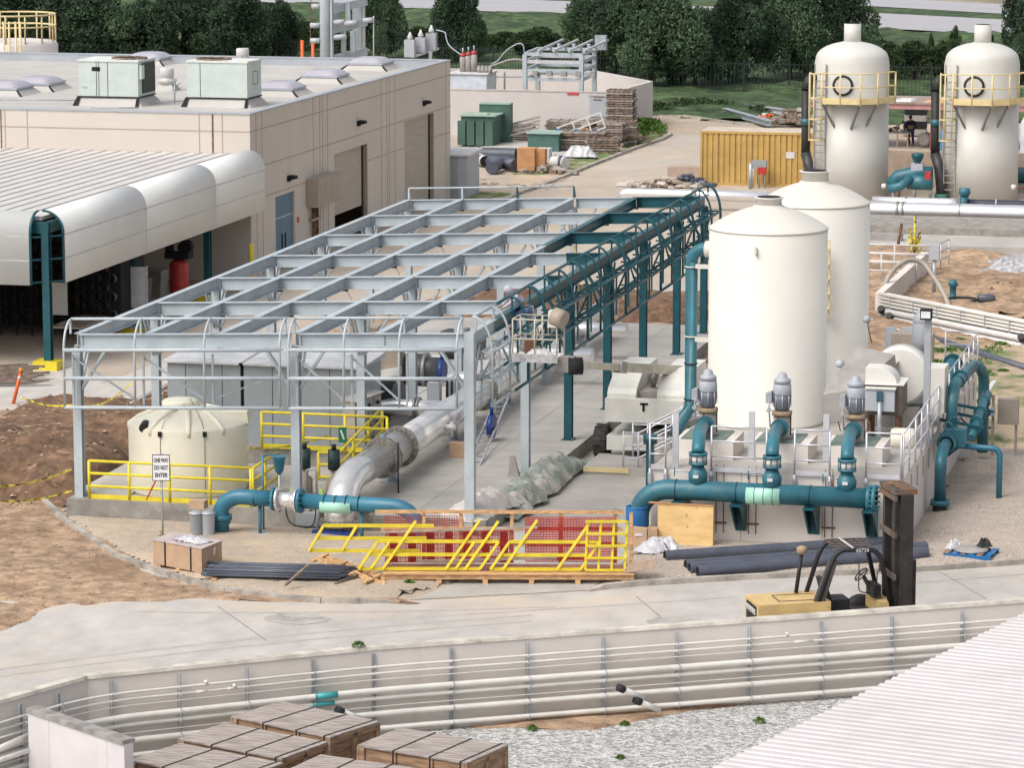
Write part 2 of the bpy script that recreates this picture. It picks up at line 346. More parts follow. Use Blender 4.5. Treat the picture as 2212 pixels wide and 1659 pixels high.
# street
KERB1 = [(-35.9,90.1), (-35.54,89.45), (-34.57,87.95), (-33.64,86.5), (-32.86,85.49), (-32.12,84.5), (-31.5,83.67), (-30.79,82.72), (-29.94,81.99), (-28.96,81.16), (-28.11,80.46), (-26.74,79.6), (-25.31,79.2), (-24.11,79.07), (-23.21,79.25), (-22.3,79.6)]
KERB2 = [(-18.0,81.9), (-17.66,82.21), (-16.96,82.75), (-15.8,83.4), (-13.69,84.51), (-10.33,86.09), (-7.68,87.66), (4,94.6)]
off = [(p[0]-.35, p[1]+.35) for p in WALLP[2:]]
flat('street', [(-26.1,67.0)]+off[1:]+KERB2[::-1]+KERB1[::-1]+[(-42,92), (-60,80), (-60,58), (-29.5,59), (-27.1,64.3)], .006, STREETC)
def kerb(name, pts, w=.16, h=.14, m=CURB, taper=True):
    mb = MB(); P = [V((p[0], p[1], 0)) for p in pts]
    for i in range(len(P)-1):
        h0 = h; d = (P[i+1]-P[i]).normalized(); e = d*.0; nrm = V((-d.y, d.x, 0))*w/2
        ha = .03 if taper and i == 0 else h; hb = .03 if taper and i == len(P)-2 else h
        a, b = P[i], P[i+1]+d*.004
        mb.hexa([a-nrm, b-nrm, b+nrm, a+nrm, a-nrm+V((0,0,ha)), b-nrm+V((0,0,hb)), b+nrm+V((0,0,hb)), a+nrm+V((0,0,ha))])
        mb.v[-8:] = mb.v[-8:]
    return mb.build(name, m, None, kind='structure', world_origin=True)
kerb('kerb', KERB1); kerb('kerb', KERB2)
# raised planting verge behind the kerbs, level with their tops
patch('gravel_verge', [(-35.3,90.2), (-34.4,87.9), (-33.5,86.6), (-31.9,84.6), (-30.6,83), (-28,80.75), (-26.7,79.85), (-24.1,79.35), (-22.6,79.75), (-21.4,82.4), (-22.0,87.5), (-34,87.6)], GRAVT, .22, .05, .07, .1)
patch('gravel_verge', [(-17.7,82.6), (-15.8,83.6), (-13.69,84.7), (-10.33,86.3), (-7.68,87.85), (4,94.9), (4,104), (-10.9,104), (-10.95,88.7), (-17.7,88.6)], GRAVP, .25, .05, .07, .1)
# concrete drive between the steel canopy slab and the pump vault
flat('concrete_drive', [(-22.05,79.9), (-17.95,82.0), (-17.72,88.5), (-17.72,112), (-22.05,112), (-22.0,87.5), (-21.3,82.6)], .012, SLAB)
# soil tracked over the street
patch('tracked_soil', D((-60,1150), (90,1070), (110,1075), (330,1240), (520,1285), (900,1298), (870,1306), (560,1300), (425,1295), (245,1305), (190,1313), (165,1305), (60,1340), (-60,1375)), DIRTO, .12, .05, .0, .35, ns=1.3)
flat('dusty_yard', [(-70,112), (-43.4,112), (-43.4,90.5), (-34.1,90.5), (-34.1,124), (-22,124), (-17,150), (-12,205), (-70,205)], .008, DUSTR)
flat('canopy_apron', D((-300,790), (150,790), (225,830), (300,800), (440,740), (545,690), (700,660), (330,900), (150,905), (-300,900)), .014, STREETC)
kerb('kerb', D((228,905), (300,868), (360,838), (430,805), (520,770)), .18, .12)
patch('tracked_soil', D((-80,890), (90,885), (200,868), (290,850), (300,1000), (160,1080), (70,1105), (-80,1160)), DIRTO, .25, .06, .02, .5)
# slab of the steel canopy (notched for the stainless riser), built as the plinth wall plus the deck
SX0, SX1, SY0, SY1 = -34.06, -22.07, 87.6, 124.2
flat('canopy_slab', [(SX0+.3,SY0+.3), (-27.05,SY0+.3), (-27.05,88.6), (-25.2,88.6), (-25.2,SY0+.02), (SX1,SY0+.02), (SX1,SY1), (SX0+.3,SY1)], .452, SLAB)
mb = MB()
for x0, x1, y0, y1, z1 in ((SX0,-27.05,SY0,SY0+.3,.49), (SX0,SX0+.3,SY0+.3,98.5,.49), (-27.05,-26.85,SY0,88.6,.44), (-26.85,-25.4,88.6,88.8,.445), (-25.4,-25.2,SY0,88.8,.448), (-25.2,SX1-.2,SY0,SY0+.2,.447), (SX1-.2,SX1,SY0,SY1,.446)): mb.box(x0, x1, y0, y1, -.1, z1)
mb.build('slab_edge', PLINTH, None, kind='structure', world_origin=True)
flat('red_floor_strip', [(-28.45,88.0), (-27.1,88.0), (-27.1,88.55), (-28.45,88.55)], .458, mat('red_floor_paint', (.45,.10,.09), .6))
# right-hand concrete ramp edge below the slab (sloping block)
MB().hexa([(-25.2,87.55,0), (-22.4,87.3,0), (-22.4,87.58,0), (-25.2,87.58,0), (-25.2,87.5,.4), (-22.4,87.5,.4), (-22.4,87.58,.4), (-25.2,87.58,.4)]).build('slab_footing', PLINTH, None, kind='structure', world_origin=True)
# heaps of excavated soil
def heaps(name, poly, lst, m, step=.2, rel=.12):
    def hf(x, y):
        z = 0
        for cx, cy, rx, ry, h in lst:
            q = ((x-cx)/rx)**2+((y-cy)/ry)**2; z = max(z, h*max(0, 1-q)**.8)
        k = min(1, z*3); return z+k*(.22*nz(x, y, .9, 5)+.13*nz(x, y, 2.3, 8)+.06*nz(x, y, 6, 2))
    return patch(name, poly, m, step, rel, .03, .4, hf, ns=1.4)
def hc(px, py, rx, ry, h): g = G(px, py, 0); return (g.x, g.y, rx, ry, h)
heaps('soil_heap', [(-42,88.8), (-34.15,88.8), (-34.15,106), (-42,106)], [(-37.2,93.0,3.3,3.6,1.15), (-39.8,93.8,3,3.2,1.15), (-35.6,92.4,1.6,3.4,1.0), (-36.0,97.6,2.6,3.0,.9)], DIRTB)
heaps('soil_heap', [(-37,97), (-34.2,97), (-34.2,106), (-37,106)], [(-34.9,102,2.2,3,1.3)], DIRTB)
patch('excavated_soil', [(-36.5,110), (-27,109), (-22.3,112), (-22.3,132), (-30,134), (-36.5,130)], DIRTO, .35, .25, .0, 1.0, ns=.6)
heaps('soil_heap', [(-34,124), (-23,124), (-23,136), (-34,136)], [(-30,129,3.5,2.6,1.0), (-25.6,128,2.6,2.2,.8)], DIRTB, .3)
patch('excavated_soil', [(-22.0,112.3), (-16.5,112.3), (-14,132), (-4,132), (2,118), (0,150), (-22,152)], DIRTO, .4, .3, .0, .8, ns=.6)
heaps('soil_heap', [(-16,124), (6,124), (6,146), (-16,146)], [(-7,134,4.5,3.2,.75), (-1.5,131,3.2,2.4,.9), (-11,138,4,2,.6), (-3,139,5,2,.5), (-9.5,129.5,1.6,1.3,.75)], DIRTO, .3)
patch('weedy_verge', [(-14.6,104.8), (4,104.8), (4,131), (-9,131), (-14.3,128), (-15.6,118)], mat('sparse_weedy_soil', (.15,.20,.07), .95, 0, .4, 1.6, bump=1., bscale=5, spots=((.43,.33,.23), .45, .40, .14)), .35, .08, .03, .8)
# far yard: weedy verge with a kerb, left of the road
VK = D((1240,247+0), (1413,247), (1442,285), (1448,292), (1431,302), (1369,323), (1271,361), (1193,394), (1120,420), (1060,445))
patch('weedy_verge', [(-43.6,160), (-43.6,205), (-60,205)]+D((1413,262), (1440,290), (1428,300), (1369,321), (1271,359), (1193,392), (1120,418)), WEED, .5, .06, .03, .4)
kerb('kerb', VK[2:], .25, .15)
patch('bare_soil', D((1035,300), (1120,302), (1300,330), (1210,365), (1035,340)), mat('grey_hardstanding', (.50,.46,.42), .9, var=.1), .4, .02, .06, .8)
patch('bare_soil', D((1035,385), (1120,380), (1235,372), (1200,395), (1120,420), (1035,425)), GRAVT, .4, .03, .07, .8)
# berm of grass with the highway beyond
patch('grass_berm', D((-700,150), (700,215), (1400,233), (1413,247), (1480,252), (1588,267), (1700,270), (2420,262), (2800,110), (2300,84), (1883,62), (1220,32), (617,7), (-700,-60)), GRASS, 1.6, .5, .0, 1.0, ns=.25)
kerb('kerb', D((1413,248), (1480,253), (1588,268), (1690,271)), .3, .15)
flat('scrubland', [(-1400,300), (600,300), (1400,2400), (-1400,2400)], .02, mat('dry_scrub', (.30,.25,.17), .95, 0, .4, .15, spots=((.09,.13,.05), .05, .5, .15)))
flat('highway', D((-900,-75), (300,-35), (1073,3), (1898,35), (2300,56), (3000,90), (3000,135), (2300,91), (1883,67), (1220,37), (617,12), (300,2), (-900,-42)), .35, ASPH)
flat('grass_median', D((-900,-93), (1073,-14), (1898,19), (2300,44), (3000,78), (3000,92), (2300,58), (1898,37), (1073,5), (-900,-74)), .33, GRASS)
flat('highway', D((-900,-125), (1073,-38), (1898,1), (2300,23), (3000,55), (3000,82), (2300,45), (1898,21), (1073,-12), (-900,-92)), .37, ASPH)
mb = MB()
for i in range(26):
    t0, t1 = i/26, (i+.35)/26; a = G(300+2400*t0, -12+(.041*2400)*t0+4, .37); b = G(300+2400*t1, -12+(.041*2400)*t1+4, .37)
    mb.bar(a, b, .35, .01)
mb.build('lane_markings', PAPER, None, kind='structure', world_origin=True)
# ------------------------------------------------------------------ retaining wall with its pipes
rw = thing('retaining_wall', 'long pinkish concrete retaining wall carrying rows of pale pipes along the street', 'wall', (-20.4,70.76,-1))
mb = MB(); cap = MB(); zt = 1.02
P = [V((x, y, 0)) for x, y in WALLP]
nrm = []
for i in range(len(P)):
    a = (P[min(i+1, len(P)-1)]-P[max(i-1, 0)]).normalized(); nrm.append(V((a.y, -a.x, 0)))
for i in range(len(P)-1):
    a, b, na, nb = P[i], P[i+1], nrm[i], nrm[i+1]; T = .24
    mb.hexa([V((*(a-na*0).xy, -1.3)), V((*(b-nb*0).xy, -1.3)), V((*(b-nb*T).xy, -1.3)), V((*(a-na*T).xy, -1.3)), V((*a.xy, zt)), V((*b.xy, zt)), V((*(b-nb*T).xy, zt)), V((*(a-na*T).xy, zt))])
    cap.hexa([V((*(a+na*.03).xy, zt)), V((*(b+nb*.03).xy, zt)), V((*(b-nb*(T+.03)).xy, zt)), V((*(a-na*(T+.03)).xy, zt)), V((*(a+na*.0).xy, zt+.07)), V((*(b+nb*.0).xy, zt+.07)), V((*(b-nb*T).xy, zt+.07)), V((*(a-na*T).xy, zt+.07))])
mb.build('wall_body', PINKW, rw); cap.build('wall_cap', mat('mossy_wall_cap', (.58,.54,.47), .9, 0, .2, 2, spots=((.25,.25,.14), 1.6, .6, .12)), rw)
def along(offs, z):
    return [V((*(P[i]+nrm[i]*offs).xy, z)) for i in range(len(P))]
for z, r, nm in ((.68,.028,'thin_pipe'), (.53,.028,'thin_pipe'), (.39,.013,'conduit'), (.15,.07,'thick_pipe'), (-.03,.05,'pipe'), (-.22,.012,'conduit'), (-.38,.066,'thick_pipe')):
    MB().tube(path(along(.12+max(r,.05), z), 1.0, 5), r, 12).build(nm, PVC, rw)
MB().tube(path(along(.22, -.97+.17-.05+.0), 1.0, 5), .075, 12).build('thick_pipe', PVC, rw) if False else None
MB().tube(path(along(.2, -.71), 1.0, 5), .058, 12).build('pipe', PVC, rw)
posts = [(-26.37,64.87), (-25.94,65.94), (-25.18,67.12), (-23.95,67.98), (-22.72,68.91), (-21.53,69.9), (-20.4,70.76), (-18.86,71.66), (-17.33,72.52), (-15.79,73.43), (-14.28,74.33), (-12.77,75.22), (-11.26,76.12), (-9.75,77.02), (-8.23,77.92), (-6.7,78.85), (-5.2,79.75)]
for x, y in posts:
    k = 0 if y < 66.8 else 1; n_ = V((.93,-.36,0)) if not k else V((.52,-.855,0)); q = V((x, y, 0)); t_ = V((-n_.y, n_.x, 0))
    mb = MB(); a = q+n_*.03
    for s_ in (-.03, .03): mb.bar(a+t_*s_+V((0,0,-.95)), a+t_*s_+V((0,0,.95)), .02, .04, n_)
    for z, r in ((.68,.028), (.53,.028), (.15,.07), (-.03,.05), (-.38,.066), (-.71,.058)): torus_ring(mb, q+n_*(.12+max(r,.05)) + V((0,0,z)), t_, r+.012, .014, 10, 4)
    mb.build('pipe_bracket', GALV, rw)
# wyes with black caps
for (px, py, ex, ey) in ((1250+1230*.0,0,0,0),):
    pass
for i, (xx, yy, z) in enumerate(((-15.05,73.7,-.38), (-14.72,73.95,-.71), (-20.62,70.35,-.38))):
    q = V((xx+.2, yy-.34, z)); e = q+V((-.42,-.38,.28)); st = MB().cyl(q, e, .07, n=14).build('branch_pipe', PVC, rw)
    MB().cyl(e-V((-.05,-.05,.035)), e+V((-.06,-.055,.042)), .09, n=14).build('black_cap', BLACK, rw)
q = along(.19, .15); a, b = q[2].lerp(q[3], .78), q[2].lerp(q[3], .86)
MB().cyl(a, b, .076, n=16).build('turquoise_label', LABELC, rw)
q = along(.17, -.03); MB().cyl(q[2].lerp(q[3], .77), q[2].lerp(q[3], .85), .056, n=16).build('turquoise_label', LABELC, rw)
q = along(.17, .53)
for t0, t1, s_ in ((.36,.40,2), (.47,.50,2), (.63,.66,3)):
    c = q[s_].lerp(q[s_+1], t0); MB().cyl(c, q[s_].lerp(q[s_+1], t1), .036, n=10).build('pipe_coupling', PVC, rw)
for k, (s_, t0, z) in enumerate(((2,.40,.68), (2,.50,.53), (3,.62,.68))):
    q = along(.17, z); c = q[s_].lerp(q[s_+1], t0); MB().cyl(c, c+V((0,-.12,.1)), .03, n=10).build('pipe_tee', PVC, rw)
# near small wall at the lower left
a, b = G(60,1533,1.05), G(268,1604,1.05)
dd = (b-a).normalized(); nn = V((dd.y, -dd.x, 0))
sw = thing('short_wall', 'short pale blockwork wall with grey weathered top in the lower left corner', 'wall', (b.x, b.y, -1))
MB().hexa([V((*(a).xy,-1.2)), V((*b.xy,-1.2)), V((*(b-nn*.22).xy,-1.2)), V((*(a-nn*.22).xy,-1.2)), V((*a.xy,1.0)), V((*b.xy,1.0)), V((*(b-nn*.22).xy,1.0)), V((*(a-nn*.22).xy,1.0))]).build('wall_body', mat('lilac_white_block', (.64,.60,.60), .85, 0, .06, .8, spots=((.42,.38,.37), 1.1, .62, .2)), sw)
mb = MB().bar(a-nn*.11+V((0,0,1.04-a.z+.0)), b-nn*.11+V((0,0,1.04-b.z)), .30, .09) ; mb.build('wall_cap', mat('dirty_grey_cap', (.33,.31,.29), .9, 0, .25, 3), sw)
c1 = a.lerp(b, .22)+nn*.004; c2 = a.lerp(b, .82)+nn*.004
for c in (c1, c2): MB().bar(V((*c.xy,-1)), V((*c.xy,.99)), .02, .02).build('wall_joint', PINKW, sw)
# pipes crossing left of the small wall
mb = MB()
for (y0, y1, r) in ((1510,1497,.06), (1535,1518,.035), (1565,1545,.03), (1590,1578,.02), (1620,1590,.07), (1640,1622,.05)):
    p, q = G(-40, y0+16, .4), G(62, y1, .4); mb.cyl(p, q, r, n=10)
mb.build('pipe_bundle', PVC, None, label='tangle of pale pipes left of the short wall in the lower left corner', cat='pipes')
# ------------------------------------------------------------------ corrugated roof in the near right corner
ra, rb = V((-9.54,52.86,4.0)), V((-5.67,64.99,4.0)); e = (rb-ra).normalized(); n_ = V((e.y, -e.x, 0))
ro = thing('corrugated_roof_shed', 'pinkish white corrugated metal roof filling the lower right corner', 'shed', (-5,55,-1))
A0 = ra-e*9; LEN = 30; mb = MB(); N = int(LEN/.27); prof = []
for i in range(N):
    for t, z in ((0,0), (.09,0), (.125,.022), (.19,.022), (.225,0)): prof.append((i*.27+t, z))
vs = []
for t, z in prof: vs += [A0+e*t+V((0,0,z)), A0+e*t+n_*14+V((0,0,z+.35))]
mb.add(vs, [(2*i, 2*i+1, 2*i+3, 2*i+2) for i in range(len(prof)-1)]); mb.build('roof_sheet', CORR, ro)
mb = MB(); mb.bar(A0+n_*.12+V((0,0,-.15)), A0+e*LEN+n_*.12+V((0,0,-.15)), .06, .2); mb.build('eave_beam', GALV, ro)
MB().hexa([V((*(A0+n_*.3).xy,-1)), V((*(A0+e*LEN+n_*.3).xy,-1)), V((*(A0+e*LEN+n_*14).xy,-1)), V((*(A0+n_*14).xy,-1)), V((*(A0+n_*.3).xy,3.8)), V((*(A0+e*LEN+n_*.3).xy,3.8)), V((*(A0+e*LEN+n_*14).xy,4.0)), V((*(A0+n_*14).xy,4.0))]).build('shed_wall', SUBW, ro)
# ------------------------------------------------------------------ wooden crates
def crate(c, ang, lab, sx=2.75, sy=1.66, h=1.28, zb=-1.0, first=None):
    t = thing('wooden_crate', lab, 'crate', (c[0], c[1], zb), 'weathered wooden crates stacked in the foreground')
    T = Matrix.Translation((c[0], c[1], zb)) @ Matrix.Rotation(ang, 4, 'Z')
    mb = MB(T); n = 8
    for k in range(3):      # three lid panels of boards running across
        x0 = -sx/2+k*sx/3; 
        for j in range(n): mb.box(x0+.012, x0+sx/3-.012, -sy/2+j*sy/n+.004, -sy/2+(j+1)*sy/n-.004, h-.03, h+.002*((j*7+k*3) % 3))
    mb.build('lid', WOODG, t)
    mb = MB(T)
    mb.box(-sx/2+.05, sx/2-.05, -sy/2+.05, sy/2-.05, .1, h-.035); mb.build('side_boards', WOODB, t)
    mb = MB(T)
    for sx_ in (-1, 1):
        for y in (-sy/2+.06, 0, sy/2-.06): mb.box(sx_*sx/2-(.05 if sx_ > 0 else 0), sx_*sx/2+(.05 if sx_ < 0 else 0), y-.06, y+.06, .08, h-.035)
        for z in (.16, h-.10): mb.box(sx_*(sx/2)-(.045 if sx_ > 0 else 0), sx_*(sx/2)+(.045 if sx_ < 0 else 0), -sy/2+.13, sy/2-.13, z-.06, z+.06)
    for sy_ in (-1, 1):
        for x in (-sx/2+.12, -sx/6, sx/6, sx/2-.12): mb.box(x-.06, x+.06, sy_*sy/2-(.05 if sy_ > 0 else 0), sy_*sy/2+(.05 if sy_ < 0 else 0), .08, h-.035)
        for z in (.16,): mb.box(-sx/2+.2, sx/2-.2, sy_*sy/2-(.04 if sy_ > 0 else 0), sy_*sy/2+(.04 if sy_ < 0 else 0), z-.06, z+.06)
    for x in (-sx/2+.25, 0, sx/2-.25): mb.box(x-.08, x+.08, -sy/2, sy/2, 0, .08)
    mb.build('battens', WOODB, t)
    for k in (-.5, .17, .5):
        x = k*sx*.66 if abs(k) == .5 else .0; x = {-.5:-sx/3, .17:0, .5:sx/3}[k] if True else x
        x = -sx/6 if k == -.5 else (sx/6 if k == .17 else sx/2-.16)
        mb = MB(T).box(x-.02, x+.02, -sy/2-.012, sy/2+.012, h+.004, h+.014)
        mb.box(x-.018, x+.018, -sy/2-.012, -sy/2-.004, .3, h+.01); mb.box(x-.018, x+.018, sy/2+.004, sy/2+.012, .3, h+.01); mb.build('steel_band', RUSTB, t)
    return t
def crate_from(L, N, lab, w=1.62, h=1.3):
    L, N = V((*L, 0)), V((*N, 0)); u = (N-L).normalized(); v = V((-u.y, u.x, 0)); c = L.lerp(N, .5)+v*w/2
    return crate((c.x, c.y), math.atan2(u.y, u.x), lab, (N-L).length, w, h)
c_ = crate_from((-19.29,65.65), (-16.74,64.86), 'wooden crate with a white paper label on its side, rightmost of the pile')
MB().box(0,.24,0,.012,0,.18).build('paper_label', PAPER, None) if False else None
T_ = Matrix.Translation((-17.4,65.02,-.38)) @ Matrix.Rotation(-.30, 4, 'Z'); MB(T_).box(0,.26,-.03,-.005,0,.2).build('paper_label', PAPER, c_)
crate_from((-22.54,67.22), (-19.99,66.08), 'weathered crate farthest back, its lid against the pale wall pipes', 1.62)
crate_from((-23.04,65.24), (-20.47,64.28), 'weathered crate in the middle of the pile, in front of the farthest one', 1.56)
crate_from((-23.46,63.46), (-20.9,62.5), 'weathered crate at the lower left of the pile beside the short wall', 1.6)
crate_from((-20.2,63.25), (-17.75,62.65), 'weathered crate cut off by the bottom edge, nearest the labelled crate', 1.6, 1.3)
crate_from((-22.9,61.6), (-20.4,60.7), 'weathered crate nearest the camera at the bottom edge of the pile', 1.6, 1.3)

# joints, stains and small litter on the paving
JM = mat('dark_paving_joint', (.30,.27,.24), .9)
def strip(name, pts, w, z, m):
    mb = MB(); P_ = [V((p[0], p[1], z)) for p in pts]
    for i in range(len(P_)-1):
        d = (P_[i+1]-P_[i]).normalized(); s_ = V((-d.y, d.x, 0))*w/2; mb.add([P_[i]-s_, P_[i+1]-s_, P_[i+1]+s_, P_[i]+s_], [(0,1,2,3)])
    return mb.build(name, m, None, kind='structure', world_origin=True)
for k, l_ in enumerate((((470,1310),(575,1385)), ((1375,1290),(1440,1345)), ((1905,1265),(2015,1330)), ((2020,1230),(2130,1295)), ((1950,1262),(2230,1240)))): strip('paving_joint', D(*l_), .035, .0105, JM)
for y in (93.5, 99.5, 105.5, 111.5, 117.5): strip('slab_joint', [(SX0+.4,y), (SX1-.3,y)], .02, .4565, JM)
for x in (-30.6, -24.2): strip('slab_joint', [(x,88.7), (x,SY1-.1)], .02, .4568, JM)
strip('paving_joint', [(-21.9,92), (-17.8,92)], .025, .0165, JM); strip('paving_joint', [(-21.9,86.5), (-17.8,86.5)], .025, .0165, JM)
ST = mat('damp_stain', (.425,.40,.37), .7, 0, .2, 2)
for k, (px, py, rx, ry) in enumerate(((868,1303,.45,.14), (1290,1100,.5,.4), (1460,1345,.7,.5), (640,1338,.8,.6))):
    q = G(px, py, 0); MB().sheet([(q.x+rx*math.cos(a)*(1+.35*nz(a*2, k, 1)), q.y+ry*math.sin(a)*(1+.35*nz(a*2, k+9, 1))) for a in [i*math.pi/11 for i in range(22)]], .0145 if py > 1200 else .019).build('pavement_stain', ST if k else mat('brown_mud_stain', (.22,.13,.09), .9), None, kind='structure', world_origin=True)
TM = mat('faint_tyre_mark', (.435,.405,.37), .8, 0, .1, 2)
for k, (pa, pb, pc) in enumerate((((-20,1450),(500,1375),(1150,1330)), ((-20,1466),(500,1389),(1150,1343)), ((900,1335),(1500,1298),(1590,1290)), ((300,1322),(700,1330),(1200,1312)), ((2000,1262),(2110,1250),(2240,1238)))):
    a, b, c = G(*pa), G(*pb), G(*pc); strip('tyre_mark', [tuple((a*(1-t)**2+b*2*t*(1-t)+c*t*t)[:2]) for t in [i/14 for i in range(15)]], .13, .0095, TM)
sp_ = [G(x, y, -.88) for x, y in ((1010,1574),(1100,1570),(1190,1576),(1290,1577),(1380,1556),(1480,1540),(1660,1516),(1700,1498),(1480,1518),(1300,1538),(1100,1558),(1010,1568))]
patch('sandy_strip', [(p.x, p.y) for p in sp_], DIRTO, .1, .03, .02, .15).location.z = -.88
def clods(name, src, n, s0, s1, m):
    mb = MB(); me = bpy.data.objects[src].data; r5 = random.Random(n)
    for k in range(n):
        p = V(me.vertices[r5.randrange(len(me.vertices))].co)+V((r5.uniform(-.12,.12), r5.uniform(-.12,.12), 0))
        if p.z < .01: continue
        s_ = s0+(s1-s0)*r5.random()**3; q = [V((r5.uniform(.6,1.2)*math.cos(a), r5.uniform(.6,1.2)*math.sin(a), r5.uniform(-.2,.3)))*s_ for a in (0,1.3,2.5,3.8,5.1)]
        mb.add([p+v for v in q]+[p+V((0,0,s_*r5.uniform(.5,.9)))], [(0,1,5),(1,2,5),(2,3,5),(3,4,5),(4,0,5)])
    return mb.build(name, m, None, kind='stuff', world_origin=True)
for k, nm in enumerate([o.name for o in sc.objects if o.name.startswith(('soil_heap','tracked_soil','excavated_soil'))]): clods('soil_clods', nm, 900, .02, .11 if 'heap' in nm else .07, DIRTB if k % 2 else DIRTO)
# ================================================================== MAIN BUILDING
BX, BY0, BY1, BZ = -44.0, 134.8, 167.4, 7.0
bl = thing('workshop_building', 'long beige tilt-up concrete building with flat roof, skylights and roll-up doors', 'building', (BX, BY0, 0))
XL = -95.0
doors = [(146.9, 152.3, 4.2), (158.7, 164.2, 4.65)]
# side wall with real openings: built as piers and lintels
mb = MB(); T = .3
def sidebox(y0, y1, z0, z1): mb.box(BX-T, BX, y0, y1, z0, z1)
blu = (138.15, 140.9, 3.2)
seg = [BY0, blu[0], blu[1], doors[0][0], doors[0][1], doors[1][0], doors[1][1], BY1]
for i in range(0, len(seg)-1, 2): sidebox(seg[i], seg[i+1], -.1, BZ)
sidebox(blu[0], blu[1], blu[2], BZ)
for d in doors: sidebox(d[0], d[1], d[2], BZ)
mb.box(XL, BX-T, BY0, BY0+T, 0, BZ); mb.box(XL, BX-T, BY1-T, BY1, 0, BZ)
mb.build('wall', STUC, bl)
MB().box(XL, BX-T, BY0+T, BY1-T, 6.5, 6.62).build('roof_deck', ROOFG, bl)
fl = MB()
fl.box(XL, BX-T-.001, BY1-T-.012, BY1-T-.001, 6.38, 7.02); fl.box(XL, BX+.04, BY0-.04, BY0+.34, BZ, BZ+.05); fl.box(BX-.34, BX+.04, BY0+.34, BY1-.34, BZ, BZ+.048); fl.box(XL, BX+.04, BY1-.34, BY1+.04, BZ, BZ+.05)
fl.box(XL, BX-T, BY0+T+.001, BY0+T+.012, 6.38, 7.0)
fl.build('parapet_flashing', FLASH, bl)
# reveals
GR = mat('wall_reveal_groove', (.40,.33,.28), .9, 0, .05, 1)
mb = MB()
for z in (6.28, 4.72, 3.4): 
    ys = [BY0]+([] if z > 4.66 else [doors[1][0], doors[1][1]])+[BY1]
    if z == 3.4: ys = [BY0, doors[0][0], doors[0][1], doors[1][0], doors[1][1], BY1]
    for i in range(0, len(ys)-1, 2): mb.box(BX, BX+.012, ys[i], ys[i+1], z-.02, z+.02)
    if z > 6: mb.box(XL, BX, BY0-.012, BY0, z-.02, z+.02)
for y in (135.6, 136.4, 143.7, 144.7, 145.1, 145.9, 154.6, 155.6, 156.0, 157.0, 166.5): mb.box(BX+.001, BX+.013, y-.018, y+.018, 0, BZ)
for x in (-45.2, -46.2, -53.8, -54.8, -55.2, -56.0): mb.box(x-.02, x+.02, BY0-.013, BY0-.001, 5.0, BZ)
mb.build('panel_joint', GR, bl)
mb = MB(); mb.box(-45.65, -45.58, BY0-.016, BY0, 5, BZ); mb.box(-55.0, -54.95, BY0-.016, BY0, 5, BZ); mb.build('expansion_joint', RUST, bl)
for y0, y1, z1 in doors:
    zb = 1.35 if y0 < 150 else 0
    rd = MB().box(BX-T+.04, BX-T+.09, y0, y1, zb, z1).build('roll_up_door', ROLLF, bl)
    MB().box(BX-T+.09, BX-T+.14, y1-.35, y1-.2, 0, z1).build('door_track', DARK, rd)
    mb = MB().box(BX-T+.09, BX-.02, y0, y0+.06, 0, z1); mb.box(BX-T+.09, BX-.02, y1-.06, y1, 0, z1); mb.build('door_jamb', TAN, bl)
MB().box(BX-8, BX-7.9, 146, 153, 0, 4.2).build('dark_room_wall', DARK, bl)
y0, y1, z1 = blu
bd = MB().box(BX-.16, BX-.1, y0, y1, 0, z1).build('blue_double_door', DOORB, bl)
mb = MB().box(BX-.1, BX-.085, y0, y1, 2.2, 2.26); mb.box(BX-.1, BX-.09, (y0+y1)/2-.01, (y0+y1)/2+.01, 0, 2.2); mb.build('door_rail', GALV, bd)
for yy in (y0+1.15, y0+1.6): MB().box(BX-.085, BX-.06, yy, yy+.07, .7, 1.5).build('door_glass_slot', DARK, bd)
for (x, y) in ((790,995),(1310,835),(235,1435)):
    q = Xp(*K(650,0,x,y), BX); l_ = thing('wall_light', 'small dark wall light %s' % {790:'above the half-open roll-up door', 1310:'above the farther closed roll-up door', 235:'beside the tan electrical box near the blue door'}[x], 'light', (q.x, q.y, q.z), 'dark floodlights along the side wall')
    mb = MB().box(q.x, q.x+.12, q.y-.12, q.y+.12, q.z-.02, q.z+.22); mb.build('back_box', DARK, l_)
    MB().hexa([q+V(p) for p in ((.1,-.18,.02),(.4,-.18,.1),(.4,.18,.1),(.1,.18,.02),(.1,-.18,.25),(.38,-.18,.22),(.38,.18,.22),(.1,.18,.25))]).build('lamp_head', DARK, l_)
# tan electrical boxes on the wall
q0, q1 = Xp(*K(650,0,387,1440), BX+.05), Xp(*K(650,0,565,1590), BX+.05)
eb = thing('electrical_box', 'tan wall-mounted electrical enclosure with rusty conduits beside the blue door', 'box', (BX, q0.y, q1.z))
w3 = (q1.y-q0.y)/3
for k in range(3): MB().box(BX+.02, BX+.55, q0.y+k*w3+.01, q0.y+(k+1)*w3-.01, q0.z-1.15, q0.z+.1).build('enclosure_door', TAN, eb)
for k in range(5): MB().cyl((BX+.12, q0.y+.5+k*.22, 0), (BX+.12, q0.y+.5+k*.22, q0.z-1.1), .035, n=8).build('conduit', RUST, eb)
MB().box(BX+.05, BX+.2, q0.y+.3, q0.y+1.6, q0.z-1.8, q0.z-1.7).build('strut', TAN, eb)
mb = MB(); q = Xp(*K(650,475,313,243), BX); mb.box(BX, BX+.05, q.y-.1, q.y+.1, q.z-.12, q.z+.12); mb.build('fire_alarm', SIGNR, None, label='small red alarm plate on the wall right of the blue door', cat='alarm')
